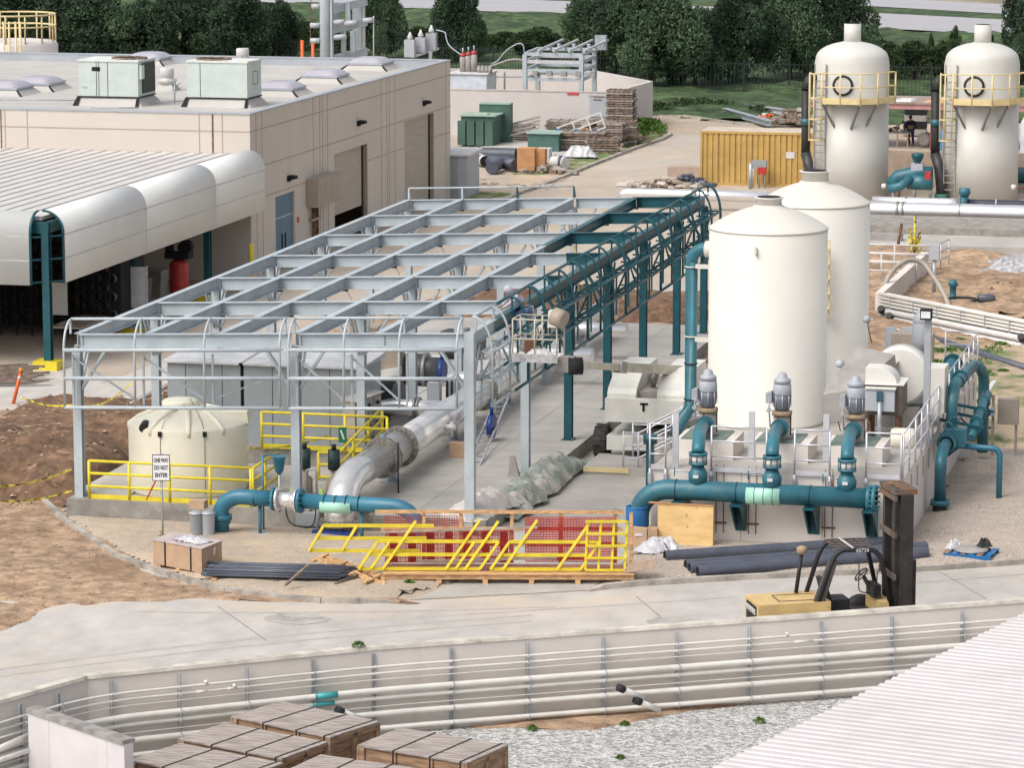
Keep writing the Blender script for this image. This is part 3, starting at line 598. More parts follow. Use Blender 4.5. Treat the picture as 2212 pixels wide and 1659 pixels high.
# roof equipment -----------------------------------------------------
RZ = 6.62
def skylight(q, lab, s=1.0, sy=1.0):
    t = thing('skylight', lab, 'skylight', (q.x, q.y, RZ), 'domed skylights on the flat roof')
    T = Matrix.Translation((q.x, q.y, RZ)); mb = MB(T)
    mb.hexa([(-s-.35,-sy-.3,0),(s+.35,-sy-.3,0),(s+.35,sy+.3,0),(-s-.35,sy+.3,0),(-s,-sy,.28),(s,-sy,.28),(s,sy,.28),(-s,sy,.28)]); mb.build('curb', ROOFG, t)
    MB(T).box(-s-.06, s+.06, -sy-.06, sy+.06, .281, .38).build('frame', FLASH, t)
    mb = MB(T); n = 10; vs = []
    for i in range(n+1):
        for j in range(n+1):
            u, v = i/n*2-1, j/n*2-1; vs.append((u*s, v*sy, .38+.26*((1-u**4)*(1-v**4))**.6))
    mb.add(vs, [(i*(n+1)+j, (i+1)*(n+1)+j, (i+1)*(n+1)+j+1, i*(n+1)+j+1) for i in range(n) for j in range(n)], True); mb.build('dome', SKYL, t)
    for sx_, sy_ in ((-1,-1),(1,-1)): MB(T).hexa([(sx_*s*1.02-.04,-sy-.02,.22),(sx_*s*1.02+.04,-sy-.02,.22),(sx_*(s+.38)+.05,-sy-.36,.0),(sx_*(s+.38)-.05,-sy-.36,.0),(sx_*s*1.02-.04,-sy-.0,.28),(sx_*s*1.02+.04,-sy-.0,.28),(sx_*(s+.38)+.05,-sy-.36,.03),(sx_*(s+.38)-.05,-sy-.36,.03)]).build('corner_strap', DARK, t)
for (o, px, py), lab in zip(((0,310,700), (0,1190,500), (650,175,740), (650,530,640), (650,890,540), (0,40,735)), ('domed skylight at the left, in front of the raised roof edge', 'domed skylight behind the branded left rooftop unit', 'domed skylight just right of the right rooftop unit, nearest the camera in its row', 'domed skylight in the middle of the row of three at the right', 'domed skylight farthest back near the far right roof corner', 'white skylight at the left edge of the picture')):
    lab = lab.replace('branded ', '')
    skylight(G(*K(o,0,px,py-25), RZ+.2), lab, .86 if px != 40 else .95, 1.0)
def hvac(p, sx, sy, h, lab, kind):
    t = thing('rooftop_unit', lab, 'air conditioner', (p[0], p[1], RZ), 'pale green air conditioning units on the roof')
    T = Matrix.Translation((p[0], p[1], RZ)); z0 = .42
    MB(T).hexa([(-.25,-.25,0),(sx+.25,-.25,0),(sx+.25,sy+.25,0),(-.25,sy+.25,0),(.05,.05,z0-.05),(sx-.05,.05,z0-.05),(sx-.05,sy-.05,z0-.05),(.05,sy-.05,z0-.05)]).build('roof_curb', ROOFG, t)
    MB(T).box(0, sx, 0, sy, z0, z0+h).build('casing', HVAC, t)
    MB(T).box(-.04, sx+.04, -.04, sy+.04, z0+h, z0+h+.07).build('top_cover', mat('bright_unit_top', (.70,.72,.68), .5), t)
    MB(T).box(-.03, sx+.03, -.03, sy+.03, z0-.05, z0).build('base_rail', DARK, t)
    for x in ((0.3*sx,.34*sx,.49*sx) if kind == 'L' else (.22*sx,)): MB(T).box(x-.01, x+.012, -.012, -.002, z0+.02, z0+h).build('panel_seam', DARK, t)
    for x in (0, sx): MB(T).hexa([(x-.07,-.04,z0-.05),(x+.07,-.04,z0-.05),(x+.1 if x else x+.05,-.3,0),(x-.05 if x else x-.2,-.3,0),(x-.07,-.02,z0),(x+.07,-.02,z0),(x+.1 if x else x+.05,-.3,.02),(x-.05 if x else x-.2,-.3,.02)]).build('corner_strap', DARK, t)
    fx = sx*.72 if kind == 'L' else sx*.33
    mb = MB(T); torus_ring(mb, (fx, sy*.5, z0+h+.1), (0,0,1), .75, .05, 24, 6); mb.build('fan_guard', WOODD, t)
    MB(T).lathe((fx, sy*.5, z0+h+.072), [(.72,0),(.1,.02),(.05,.06)], 20).build('fan', DARK, t)
    if kind == 'L':
        MB(T).box(sx+.001, sx+.05, .5, sy-.1, z0+.12, z0+h-.08).build('condenser_coil', mat('dark_coil', (.03,.03,.025), .6), t)
        MB(T).box(sx+.001, sx+.14, .08, .45, z0+h-.75, z0+h-.15).build('junction_box', HVAC, t)
        MB(T).box(.62, 1.0, -.012, -.003, z0+h-.42, z0+h-.24).build('name_plate', DARK, t)
        MB(T).box(.15, .38, -.012, -.003, z0+.35, z0+.42).build('data_plate', GALV, t)
    else:
        mb = MB(T); 
        for a_, b_, c_, d_ in ((.8,1.5,.62,.64),(.8,1.5,1.18,1.2),(.8,.82,.64,1.18),(1.48,1.5,.64,1.18)): mb.box(sx+.001, sx+.012, a_, b_, z0+c_-.1, z0+d_-.1)
        mb.build('access_hatch', DARK, t)
p = G(*K(0,0,630,835), RZ); hvac((p.x, p.y), 2.75, 2.2, 1.52, 'pale green rooftop air conditioner with black plate and open dark coil side', 'L')
p = G(*K(0,0,1490,845), RZ); hvac((p.x, p.y), 2.75, 2.0, 1.52, 'plain pale green rooftop air conditioner with small hatch at its right end', 'R')
def rvent(q, lab, s=1.0):
    t = thing('roof_vent', lab, 'vent', (q.x, q.y, RZ), 'mushroom vents on the roof')
    MB().hexa([q+V(p) for p in ((-.5,-.5,0),(.5,-.5,0),(.5,.5,0),(-.5,.5,0),(-.3,-.3,.3),(.3,-.3,.3),(.3,.3,.3),(-.3,.3,.3))]).build('vent_base', ROOFG, t)
    MB().lathe(q, [(.38,.3),(.45,.42),(.45,.5),(.3,.55),(.3,.6),(.32,.62),(.32,1.0),(.28,1.04)], 20).build('vent_hood', mat('pale_vent_metal', (.56,.54,.53), .5), t)
rvent(G(*K(0,0,1330,715), RZ), 'pale mushroom vent between the two rooftop units'); rvent(G(*K(0,0,1930,545), RZ), 'pale mushroom vent behind the right rooftop unit')
mb = MB()
for a_, b_ in (((1210,805),(1480,800)), ((1390,795),(1395,720)), ((1365,715),(1430,660)), ((720,855),(1100,855)), ((0,790),(600,795))):
    pa, pb = G(*K(0,0,*a_), RZ+.15), G(*K(0,0,*b_), RZ+.15)
    if a_[0] == 1390: pa, pb = V((pa.x, pa.y, RZ)), V((pa.x, pa.y, RZ+.9))
    mb.cyl(pa, pb, .03, n=6)
mb.build('roof_conduit', GALV, None, label='thin grey conduits running across the flat roof between units', cat='conduit')
# ---------------- existing canopy with bullnose fascia in front of the building
ec = thing('covered_bay', 'covered work bay with white bullnose fascia, white seamed roof and teal columns', 'building', (-44,111.3,0))
FX, FY, FZ0, FZ1 = -43.4, 111.0, 3.02, 5.55
MB().box(-95, FX-.75, FY+.75, BY0-.02, 5.22, 5.36).build('roof', SEAM, ec)
mb = MB()
for k in range(70):
    x = -44.9-k*.6
    if x > -88: mb.box(x-.02, x+.02, FY+.8, BY0-.03, 5.361, 5.395)
mb.build('roof_seam', SEAMD, ec)
def bull(outx, y0, y1, nm='fascia_panel'):      # side run, profile in x-z
    pr = [(0,FZ0)]+[(0,FZ1-.75)]+[(-.75*(1-math.cos(a)), FZ1-.75+.75*math.sin(a)) for a in [math.pi/2*i/7 for i in range(1,8)]]
    mb = MB(); n = len(pr)
    vs = [(outx+p[0], y, p[1]) for y in (y0, y1) for p in pr]+[(outx+p[0]*.93-.06, y, p[1]-(.06 if i > 1 else 0)) for y in (y0, y1) for i, p in enumerate(pr)]
    fs = [(i, n+i, n+i+1, i+1) for i in range(n-1)]+[(2*n+i+1, 3*n+i+1, 3*n+i, 2*n+i) for i in range(n-1)]+[(i, i+1, 2*n+i+1, 2*n+i) for i in range(n-1)]+[(n+i+1, n+i, 3*n+i, 3*n+i+1) for i in range(n-1)]+[(0,2*n,3*n,n)]
    mb.add(vs, fs, [True]*(2*(n-1))+[False]*(2*(n-1)+1))
    return mb.build(nm, BULL, ec)
ys = [112.0, 120.4, 128.5, 134.9]
for i in range(3): bull(FX, ys[i]+.012, ys[i+1]-.012)
mb = MB()
for z in (3.88, 4.72): mb.box(FX, FX+.008, 112.02, 134.85, z-.018, z+.018)
for y in ys[1:3]: mb.box(FX-.01, FX+.004, y-.02, y+.02, FZ0, FZ1-.7)
mb.build('fascia_joint', mat('fascia_seam', (.5,.5,.49), .6), ec)
# front run facing the camera
pr = [(0,FZ0),(0,FZ1-.75)]+[(.75*(1-math.cos(a)), FZ1-.75+.75*math.sin(a)) for a in [math.pi/2*i/7 for i in range(1,8)]]
mb = MB(); n = len(pr); x0, x1 = -90, -44.35
vs = [(x, FY+p[0], p[1]) for x in (x0, x1) for p in pr]+[(x, FY+.06+p[0]*.93, p[1]-(.06 if i > 1 else 0)) for x in (x0, x1) for i, p in enumerate(pr)]
mb.add(vs, [(n+i, i, i+1, n+i+1) for i in range(n-1)]+[(3*n+i+1, 2*n+i+1, 2*n+i, 3*n+i) for i in range(n-1)]+[(n+i, n+i+1, 3*n+i+1, 3*n+i) for i in range(n-1)]+[(0,n,3*n,2*n)], [True]*(2*(n-1))+[False]*n); mb.build('fascia_panel', BULL, ec)
mb = MB()
for z in (3.88, 4.72): mb.box(x0, x1, FY-.008, FY, z-.018, z+.018)
mb.build('fascia_joint', MATS['fascia_seam'], ec)
# frame at the open corner
for (ax, ay, dx, dy) in ((FX-.04, 111.95, -1, 0), (-44.3, FY+.04, 0, 1)):
    pts = [(ax+dx*p[0], ay+dy*p[0], p[1]) for p in pr]; MB().tube(pts, .045, 8).build('bullnose_rib', TEAL, ec)
mb = MB()
for z in (3.1, 3.9, 4.7): mb.bar((-44.3,FY+.1,z), (FX-.06,111.9,z), .06, .06)
mb.build('corner_strut', TEAL, ec)
for x, y in ((-43.9,111.5), (-43.9,120.2), (-43.9,128.9)):
    cf = MB().ibeam((x,y,.3), (x,y,5.2), .26, .3, .03, (0,1,0)).build('column', TEAL, ec)
    MB().box(x-.45, x+.45, y-.4, y+.4, 0, .32).build('column_footing', YEL, ec)
mb = MB()
for y in (111.5, 120.2, 128.9): mb.bar((-90,y,5.0), (-43.9,y,5.0), .2, .4)
mb.bar((-43.9,111.5,5.0), (-43.9,134.8,5.0), .2, .38); mb.build('roof_beam', TEAL, ec)
MB().box(-90, -63, 134.2, 134.75, 0, 5.2).build('back_wall', GREYF, ec)
# things stored in the bay
def shelf_pipes():
    t = thing('pipe_rack', 'rack of dark hollow pipes stacked end-on under the covered bay', 'rack', (-50,112.5,0))
    mb = MB(); en = MB()
    q0 = G(165,790,0)
    for i in range(15):
        for j in range(11):
            c = V((-53.2+i*.62+(j % 2)*.31, 118.6, .55+j*.34)); mb.cyl(c, c+V((0,3,0)), .185, n=10, caps=False)
    mb.build('stacked_pipes', mat('dark_grey_brown_pipe', (.10,.09,.08), .7, 0, .3, 3), t); t2 = MB()
    for i in range(16): t2.box(-53.5+i*.62-.02, -53.5+i*.62+.02, 118.5, 118.56, 0, 4.6)
    t2.build('rack_upright', DARK, t)
    MB().box(-53.6, -43.9+.0, 118.9, 121.5, .35, 4.4).build('rack_core', DARK, t)
    return t
shelf_pipes()
mb = MB()
for k in range(26): x = -52.6+k*.11; mb.cyl((x, 113.4+.06*(k % 4), 0), (x+.05, 113.9+.07*(k % 3), 3.0), .05, n=6)
mb.build('vertical_pipes', mat('dark_rusty_brown', (.075,.045,.032), .7, 0, .5, 4, stretch=(6,6,.5)), None, label='bundle of dark brown upright pipes leaning at the left edge under the fascia', cat='pipes')
mb = MB(); 
for k in range(9): p, q = G(-20,806+k*3,.1), G(60+(k*37) % 50,802+k*3.2,.1); mb.bar(p+V((0,0,.25-.02*k)), q+V((0,0,.25-.02*k)), .2, .05)
mb.build('plank_stack', WOODD, None, label='stack of old brown planks wrapped with caution tape at the left edge', cat='planks')
def drum(q, r, h, m, lab, n='air_compressor'):
    t = thing(n, lab, 'tank', q); MB().lathe(q, [(r*.8,.0),(r,.12),(r,h-.15),(r*.6,h)], 18).build('tank_body', m, t); return t
q = G(388,660,0); t = drum(V((q.x, q.y, .1)), .38, 1.75, REDM, 'red upright compressor tank with black motor under the covered bay')
mb = MB(); mb.box(q.x-.5, q.x+.5, q.y-.3, q.y+.3, 1.9, 2.15); mb.cyl((q.x-.35,q.y-.1,2.15), (q.x-.35,q.y-.1,2.6), .18, n=10); mb.cyl((q.x+.3,q.y-.2,2.35), (q.x+.3,q.y+.2,2.35), .28, n=14); mb.build('compressor_motor', DARK, t)
q = G(232,720,0); t = thing('work_shelf', 'white board on a pale steel shelf between the teal columns', 'shelf', q)
MB().box(q.x-.1, q.x+1.55, q.y, q.y+.06, 1.0, 2.55).build('board', mat('grey_white_board', (.50,.50,.52), .6), t)
mb = MB()
for x in (-.15, 1.6): mb.bar(q+V((x,0,0)), q+V((x,0,2.6)), .06, .06)
for z in (.3, .9): mb.bar(q+V((-.15,0,z)), q+V((1.6,0,z)), .5, .05)
mb.build('shelf_frame', GALV, t)
q = G(120,755,0); t = thing('work_bench', 'low pale steel bench behind the nearest teal column', 'bench', q)
MB().box(q.x-.2, q.x+1.0, q.y, q.y+3.2, .78, .84).build('bench_top', TAN, t)
for x, y in ((-.15,.05), (.95,.05), (-.15,3.1), (.95,3.1)): MB().bar(q+V((x,y,0)), q+V((x,y,.78)), .05, .05).build('leg', GALV, t)
q = G(125,738,0); mb = MB().box(q.x-.3, q.x+.4, q.y, q.y+.05, 1.0, 2.2); mb.build('notice_board', PAPER, None, label='white sheet with dark print leaning behind the nearest teal column', cat='sign')
for px, py, w_, lab in ((300,660,.7,'grey bin in the shade of the covered bay'), (330,640,.9,'grey crate-like box beside the red compressor')):
    q = G(px, py, 0); MB().hexa([q+V(p) for p in ((-w_/2,-.4,0),(w_/2,-.4,0),(w_/2,.4,0),(-w_/2,.4,0),(-w_/2-.08,-.45,1.1),(w_/2+.08,-.45,1.1),(w_/2+.08,.45,1.1),(-w_/2-.08,.45,1.1))]).build('storage_bin', GREYF, None, label=lab, cat='bin')
q = G(544,630,0); MB().lathe(q, [(.11,0),(.11,1.9),(.06,1.98)], 12).build('bollard', YEL, None, label='tall yellow bollard at the near corner of the beige building', cat='bollard')
# ================================================================== STEEL CANOPY UNDER CONSTRUCTION
cn = thing('steel_canopy', 'unfinished open steel canopy frame, grey primer with its right side painted teal', 'canopy', (-28.2,105,.45))
CXL, CXM, CXR, CG = -33.8, -27.5, -22.6, -25.15
YB = [88.0, 94.4, 100.0, 105.6, 111.3, 117.2, 122.4]
def rz(x): return 5.07+(x-CXL)*.0375       # roof plane falls to the left
def gx(m): return (m, cn)
PY_ = 90.6     # paint front along the right edge
# columns
for x, far in ((CXL,0), (CXM,0), (CXR,1)):
    for i, y in enumerate(YB):
        m = TEAL if (x == CXR and i >= 2) else GREY
        c = MB().ibeam((x,y,.47), (x,y,rz(x)-.38), .24, .25, .02, (0,1,0)).build('column', m, cn)
        MB().box(x-.2, x+.2, y-.2, y+.2, .452, .475).build('base_plate', m, c)
        mb = MB()
        for a in (-.15,.15):
            for b in (-.15,.15): mb.cyl((x+a,y+b,.475), (x+a,y+b,.52), .016, n=6)
        mb.build('anchor_bolts', GALV, c)
        # knee braces: double angles at 50 degrees
        br = MB()
        def kb(dx, dy):
            for s_ in (-.05,.05):
                ox, oy = (s_, 0) if dy else (0, s_)
                br.bar((x+ox+dx*.1, y+oy+dy*.1, rz(x)-1.55), (x+ox+dx*.85, y+oy+dy*.85, rz(x+dx*.85)-.42), .05, .07)
        if i < 6: kb(0, 1)
        if i > 0: kb(0, -1)
        if x != CXR: kb(1, 0)
        if x != CXL: kb(-1, 0)
        br.build('knee_brace', m, cn)
def beam(p, q, m, nm, w=.2, h=.38):
    return MB().ibeam(V(p)-V((0,0,h/2)), V(q)-V((0,0,h/2)), w, h, .022).build(nm, m, cn)
# transverse beams, one piece per bay
for i, y in enumerate(YB):
    beam((CXL+.1,y,rz(CXL)), (CXM-.1,y,rz(CXM)), GREY, 'cross_beam')
    if i < 2: segs = [(CXM+.1, CXR-.1, GREY)]
    elif i == 2: segs = [(CXM+.1, -23.25, GREY), (-23.25, CXR-.1, TEAL)]
    elif i == 3: segs = [(CXM+.1, -23.95, GREY), (-23.95, CXR-.1, TEAL)]
    else: segs = [(CXM+.1, CG-.02, GREY), (CG+.02, CXR-.1, TEAL)]
    for a, b, m in segs: beam((a,y,rz(a)), (b,y,rz(b)), m, 'cross_beam')
# longitudinal girders between frames
for x in (CXL, -31.75, -29.65, CXM, CG, CXR):
    for i in range(6):
        y0, y1 = YB[i]+.01, YB[i+1]-.01; z = rz(x)+.012; pieces = [(y0, y1, GREY)]
        if x == CG: pieces = [(y0, y1, GREY)] if i < 3 else ([(y0, 107.6, GREY), (107.6, y1, TEAL)] if i == 3 else [(y0, y1, TEAL)])
        if x == CXR: pieces = [(y0, PY_, GREY), (PY_, y1, TEAL)] if i == 0 else [(y0, y1, TEAL)]
        for a, b, m in pieces: beam((x,a,z), (x,b,z), m, 'roof_girder', .2, .36)
for x in (-31.75, -29.65, CG):      # sag rods and clips
    for i, y in enumerate(YB):
        MB().box(x-.09, x+.09, y-.07, y+.07, rz(x)-.44, rz(x)-.40).build('clip_plate', RUSTB, cn)
bp = MB()
for i, y in enumerate(YB):
    for x in (CXL, CXM, CG):
        for k in range(4): bp.box(x+.16, x+.2, y-.03, y-.011, rz(x)-.09-k*.07, rz(x)-.07-k*.07)
bp.build('bolt_group', DARK, cn)
for i in (1, 2, 3, 4):     # loose rods leaning in the bays
    y = YB[i]; MB().cyl((-29.6,y,rz(-29.6)-.4), (-29.2,y+.2,rz(-29.6)-1.3), .018, n=6).build('sag_rod', PAPER, cn)
# ---- fascia frame: front run (faces the camera)
FYF = 87.35     # outer plane
def zt(x): return rz(x)+.42
def rib_front(x, m=GREY, r=.035):
    t = zt(x); pts = [(x,87.98,t)]+[(x, 87.98-.63*math.sin(a), t-.8*(1-math.cos(a))) for a in [math.pi/2*k/7 for k in range(1,8)]]+[(x,FYF,t-2.35)]
    MB().tube(pts, r, 8).build('bullnose_rib', m, cn)
    MB().bar((x,87.9,t), (x,87.9,t-.4), .05, .05).build('rib_stub', m, cn)
    MB().bar((x+.12,87.72,t-.95), (x+.12,87.72,t-2.35), .055, .055).build('fascia_post', m, cn)
FR = [-33.95, -31.9, -29.9, -27.75, -27.5, -25.95, -24.4, -22.8]
for x in FR: rib_front(x)
for a, b in ((FR[0],FR[3]), (FR[4],FR[7])):
    for dz, r in ((0,.04), (.78,.055), (1.56,.055), (2.38,.045)):
        y = 87.98 if dz == 0 else FYF
        MB().cyl((a,y,zt(a)-dz), (b,y,zt(b)-dz), r, n=8).build('fascia_rail', GREY, cn)
        if dz > 0:
            MB().bar((a,87.6,zt(a)-dz-.02), (b,87.6,zt(b)-dz-.02), .06, .06).build('inner_rail', GREY, cn)
            z = MB(); n = 6 if b < -27 else 6
            for k in range(n):
                xa, xb = a+(b-a)*k/n, a+(b-a)*(k+1)/n; ya, yb = (FYF+.02, 87.6) if k % 2 else (87.6, FYF+.02)
                if dz < 2: z.bar((xa,ya,zt(xa)-dz-.01), (xb,yb,zt(xb)-dz-.01), .03, .03)
            if z.v: z.build('rail_lacing', GREY, cn)
for a, b in ((FR[0],FR[1]), (FR[1],FR[2]), (FR[2],FR[3]), (FR[4],FR[5]), (FR[5],FR[6]), (FR[6],FR[7])):
    if a in (FR[0], FR[1], FR[4], FR[5]): MB().bar((a+.1,87.8,zt(a)-1.05), (b-.1,87.8,zt(b)-2.25), .05, .05).build('fascia_diagonal', GREY, cn)
    else: MB().bar((a+.1,87.8,zt(a)-2.2), (b-.1,87.8,zt(b)-1.5), .04, .04).build('fascia_diagonal', GALV, cn)
# big corner post at the right front
MB().box(-22.68, -22.42, 87.66, 87.92, .46, rz(CXR)+.05).build('corner_post', GREY, cn)
# ---- side run (faces right): outer plane x
FXO = -22.02
ribs = []
for i in range(6):
    for k in range(3): ribs.append((YB[i]+(YB[i+1]-YB[i])*k/3, k == 0))
ribs.append((YB[6], True)); ribs[0] = (88.15, True)
zt2 = rz(CXR)+.42
for y, heavy in ribs:
    m = GREY if y < PY_ else TEAL
    for oy in ((0,.12) if heavy and y > 89 else (0,)):
        pts = [(CXR+.05,y+oy,zt2)]+[(CXR+.05+(FXO-CXR-.05)*math.sin(a), y+oy, zt2-1.05*(1-math.cos(a))) for a in [math.pi/2*k/8 for k in range(1,9)]]+[(FXO,y+oy,zt2-2.4)]
        MB().tube(pts, .036, 8).build('bullnose_rib', m, cn)
    MB().bar((CXR+.12,y,zt2), (CXR+.12,y,zt2-.4), .05, .05).build('rib_stub', m, cn)
    MB().bar((CXR+.28,y,zt2-.95), (CXR+.28,y,zt2-2.4), .05, .05).build('fascia_post', m, cn)
    for dz in (.95, 1.7): MB().bar((CXR+.02,y,zt2-dz), (FXO,y,zt2-dz), .05, .05).build('outrigger', m, cn)
for i in range(6):
    ya, yb = max(88.15, YB[i]+.14), YB[i+1]-.03
    for dz, xo in ((0,CXR+.05), (.95,FXO), (1.68,FXO), (2.4,FXO), (.97,CXR+.26), (1.7,CXR+.26)):
        for a, b, m in (((ya, PY_, GREY), (PY_, yb, TEAL)) if i == 0 else ((ya, yb, TEAL),)):
            MB().cyl((xo,a,zt2-dz), (xo,b,zt2-dz), .045, n=8).build('fascia_rail', m, cn)
    n = 9
    for dz in (.97, 1.7):
        lc = MB()
        for k in range(n):
            a, b = ya+(yb-ya)*k/n, ya+(yb-ya)*(k+1)/n; xa, xb = (FXO, CXR+.26) if k % 2 else (CXR+.26, FXO)
            lc.bar((xa,a,zt2-dz-.02), (xb,b,zt2-dz-.02), .06, .04)
        lc.build('rail_lacing', TEAL if i else GREY, cn)
    dg = MB()
    L = (yb-ya)/3
    for k in range(3): dg.bar((CXR+.28, ya+k*L, zt2-(1.0 if k % 2 else 1.65)), (CXR+.28, ya+(k+1)*L, zt2-(2.35 if k % 2 else 1.0)), .05, .05)
    dg.build('fascia_diagonal', TEAL if i else GREY, cn)
# short far-end stubs and top rail on the rear run
for x in (CXL, -31.75, -29.65, CXM):
    b_ = MB(); b_.extrude([(x-.03,122.45,rz(x)), (x-.03,122.75,rz(x)), (x-.03,122.45,rz(x)+.42)], (.06,0,0)); b_.build('rib_stub', TEAL if x > -31 else GREY, cn)
MB().cyl((CXL,122.5,zt(CXL)), (CXM+.0,122.5,zt(CXM)), .03, n=8).build('fascia_rail', GREY, cn)
# caution tape hanging off a far column
mb = MB(); q = V((CXM+.2,122.2,.5))
for k in range(9): mb.bar(q+V((.1*math.sin(k*2),-.15,.1+k*.33)), q+V((.1*math.sin(k*2+2),-.15,.1+(k+1)*.33)), .06, .01)
mb.build('caution_tape', TAPE, None, label='yellow caution tape hanging down a far grey canopy column', cat='tape')
# ================================================================== EQUIPMENT ON AND AROUND THE SLAB
Z0 = .455
# large stainless pipe ------------------------------------------------
sp = thing('stainless_pipe', 'very large stainless steel pipe with bolted flanges bending down through the slab edge', 'pipe', (-26.05,87.4,0))
q2 = Xp(1277,742,-25.7); X_, r_ = -26.0, .42
a0 = V((X_,87.0,0)); zp = 1.35
f1 = V((X_,91.6,zp)); f2 = V((X_+.02,93.3,zp)); 
p_ = arc((X_,87.0,zp-.85), (X_,87.0,zp+.05), (X_,88.6,zp+.05), 10)
MB().tube([(X_,87.0,.05)]+p_+[(X_,91.1,zp)], r_, 28).build('elbow', STAIN, sp)
flange(MB(), (X_,91.15,zp), (0,1,0), .585, .09, 22, .028).build('flange', FLANGE, sp)
flange(MB(), (X_,91.3,zp), (0,1,0), .585, .07, 22, .028).build('flange', FLANGE, sp)
MB().cyl((X_,91.33,zp), (X_,92.9,zp), .46, n=28).build('spool_piece', mat('matt_steel_spool', (.50,.49,.47), .45, .6, .08, 2), sp)
flange(MB(), (X_,92.95,zp), (0,1,0), .60, .10, 22, .028).build('flange', FLANGE, sp)
MB().tube([(X_,93.0,zp), (X_,100,zp), (X_,112,zp), (X_,121.5,zp)], .435, 28).build('pipe_run', STAIN, sp)
for y in (102.6, 113.2): flange(MB(), (X_,y,zp), (0,1,0), .58, .14, 22, .028).build('flange', FLANGE, sp)
for y in (92.3, 99.2, 106, 114): 
    MB().box(X_-.3, X_+.3, y-.3, y+.3, Z0, Z0+.03).build('foot_plate', GALV, sp); MB().cyl((X_,y,Z0+.03), (X_,y,zp-.4), .13, n=12).build('pipe_foot', GALV, sp)
flange(MB(), (X_,87.0,.32), (0,0,1), .56, .1, 20, .028).build('flange', FLANGE, sp)
MB().box(X_-.6, X_+.6, 86.4, 86.62, -.02, .2).build('blue_strap', BLUEB, sp)
m_ = MB(); m_.cyl((X_+.42,96.6,zp-.05), (X_+.75,96.6,zp-.05), .09, n=10); m_.cyl((X_+.62,96.6,zp-.35), (X_+.62,96.6,zp+.12), .05, n=8); m_.build('side_valve', PAPER, sp)
cb = MB().tube([(X_-.1,90.2,zp+.43), (X_+.15,90.4,zp+.3), (X_+.40,90.6,zp-.1), (X_+.35,91.0,zp-.35), (X_+.42,91.6,zp+.1), (X_+.2,92,zp+.42)], .012, 5); cb.build('loose_cable', BLACK, sp)
MB().cyl((X_+.62,90.7,Z0), (X_+.62,90.7,1.9), .025, n=6).build('marker_rod', BLACK, None, label='thin black upright rod beside the large stainless pipe', cat='rod')
# aluminium ladder lying against the pipe
la, lb = G(*K(650,950,1712,700), Z0), V((X_+.35,98.9,2.35))
lb = Xp(*K(650,950,1960,110), X_+.55)
t = thing('ladder', 'pale extension ladder leaning against the stainless pipe', 'ladder', la); side = V((.36,.12,0))
for s_ in (-.5,.5):
    MB().bar(la+side*s_+V((0,0,.0)), lb+side*s_, .03, .09).build('ladder_rail', ALU, t)
for k in range(15): f = (k+.7)/15; MB().cyl(la.lerp(lb, f)-side*.5, la.lerp(lb, f)+side*.5, .018, n=6).build('rung', GALV, t)
# cream polyethylene tank ---------------------------------------------
tc_ = V((-31.35,90.1,Z0)); tr = 1.67
t = thing('plastic_tank', 'cream plastic storage tank with domed ribbed top inside the yellow railings', 'tank', tc_)
MB().lathe(tc_, [(tr-.02,0),(tr,.05),(tr,1.86),(tr-.05,1.93),(1.25,2.12),(.7,2.28),(.42,2.32)], 48).build('tank_shell', POLY, t)
MB().lathe(tc_+V((-.25,.1,0)), [(.52,2.2),(.52,2.46),(.45,2.51),(.1,2.54)], 24).build('manway_lid', POLY, t)
mb = MB(); mb.hexa([tc_+V(p) for p in ((1.0,.0,1.88),(1.72,.2,1.88),(1.6,.95,1.88),(.9,.7,1.88),(1.0,.0,2.2),(1.68,.2,2.2),(1.55,.9,2.2),(.9,.7,2.24))]); mb.build('fitting_boss', POLY, t)
for a in (250, 290, 325, 200, 20, 90, 140):
    c, s_ = math.cos(R(a)), math.sin(R(a)); MB().tube([tc_+V((c*.5,s_*.5,2.34)), tc_+V((c*1.0,s_*1.0,2.23)), tc_+V((c*1.35,s_*1.35,2.09)), tc_+V((c*1.63,s_*1.63,1.90)), tc_+V((c*1.63,s_*1.63,1.74))], .07, 8).build('roof_rib', POLY, t)
for a in (262, 305):
    c, s_ = math.cos(R(a)), math.sin(R(a)); MB().tube([tc_+V((.1,0,2.54)), tc_+V((c*1.4,s_*1.4,2.14)), tc_+V((c*1.685,s_*1.685,1.84)), tc_+V((c*1.69,s_*1.69,.1))], .008, 4).build('tie_cable', BLACK, t)
    MB().box(tc_.x+c*1.7-.05, tc_.x+c*1.7+.05, tc_.y+s_*1.7-.04, tc_.y+s_*1.7+.03, 2.2, 2.34).build('cable_clamp', DARK, t)
c, s_ = math.cos(R(233)), math.sin(R(233)); MB().cyl(tc_+V((c*1.4,s_*1.4,1.98)), tc_+V((c*1.4+.05,s_*1.4-.35,1.92)), .13, n=16).build('inlet_pipe', BLACK, t)
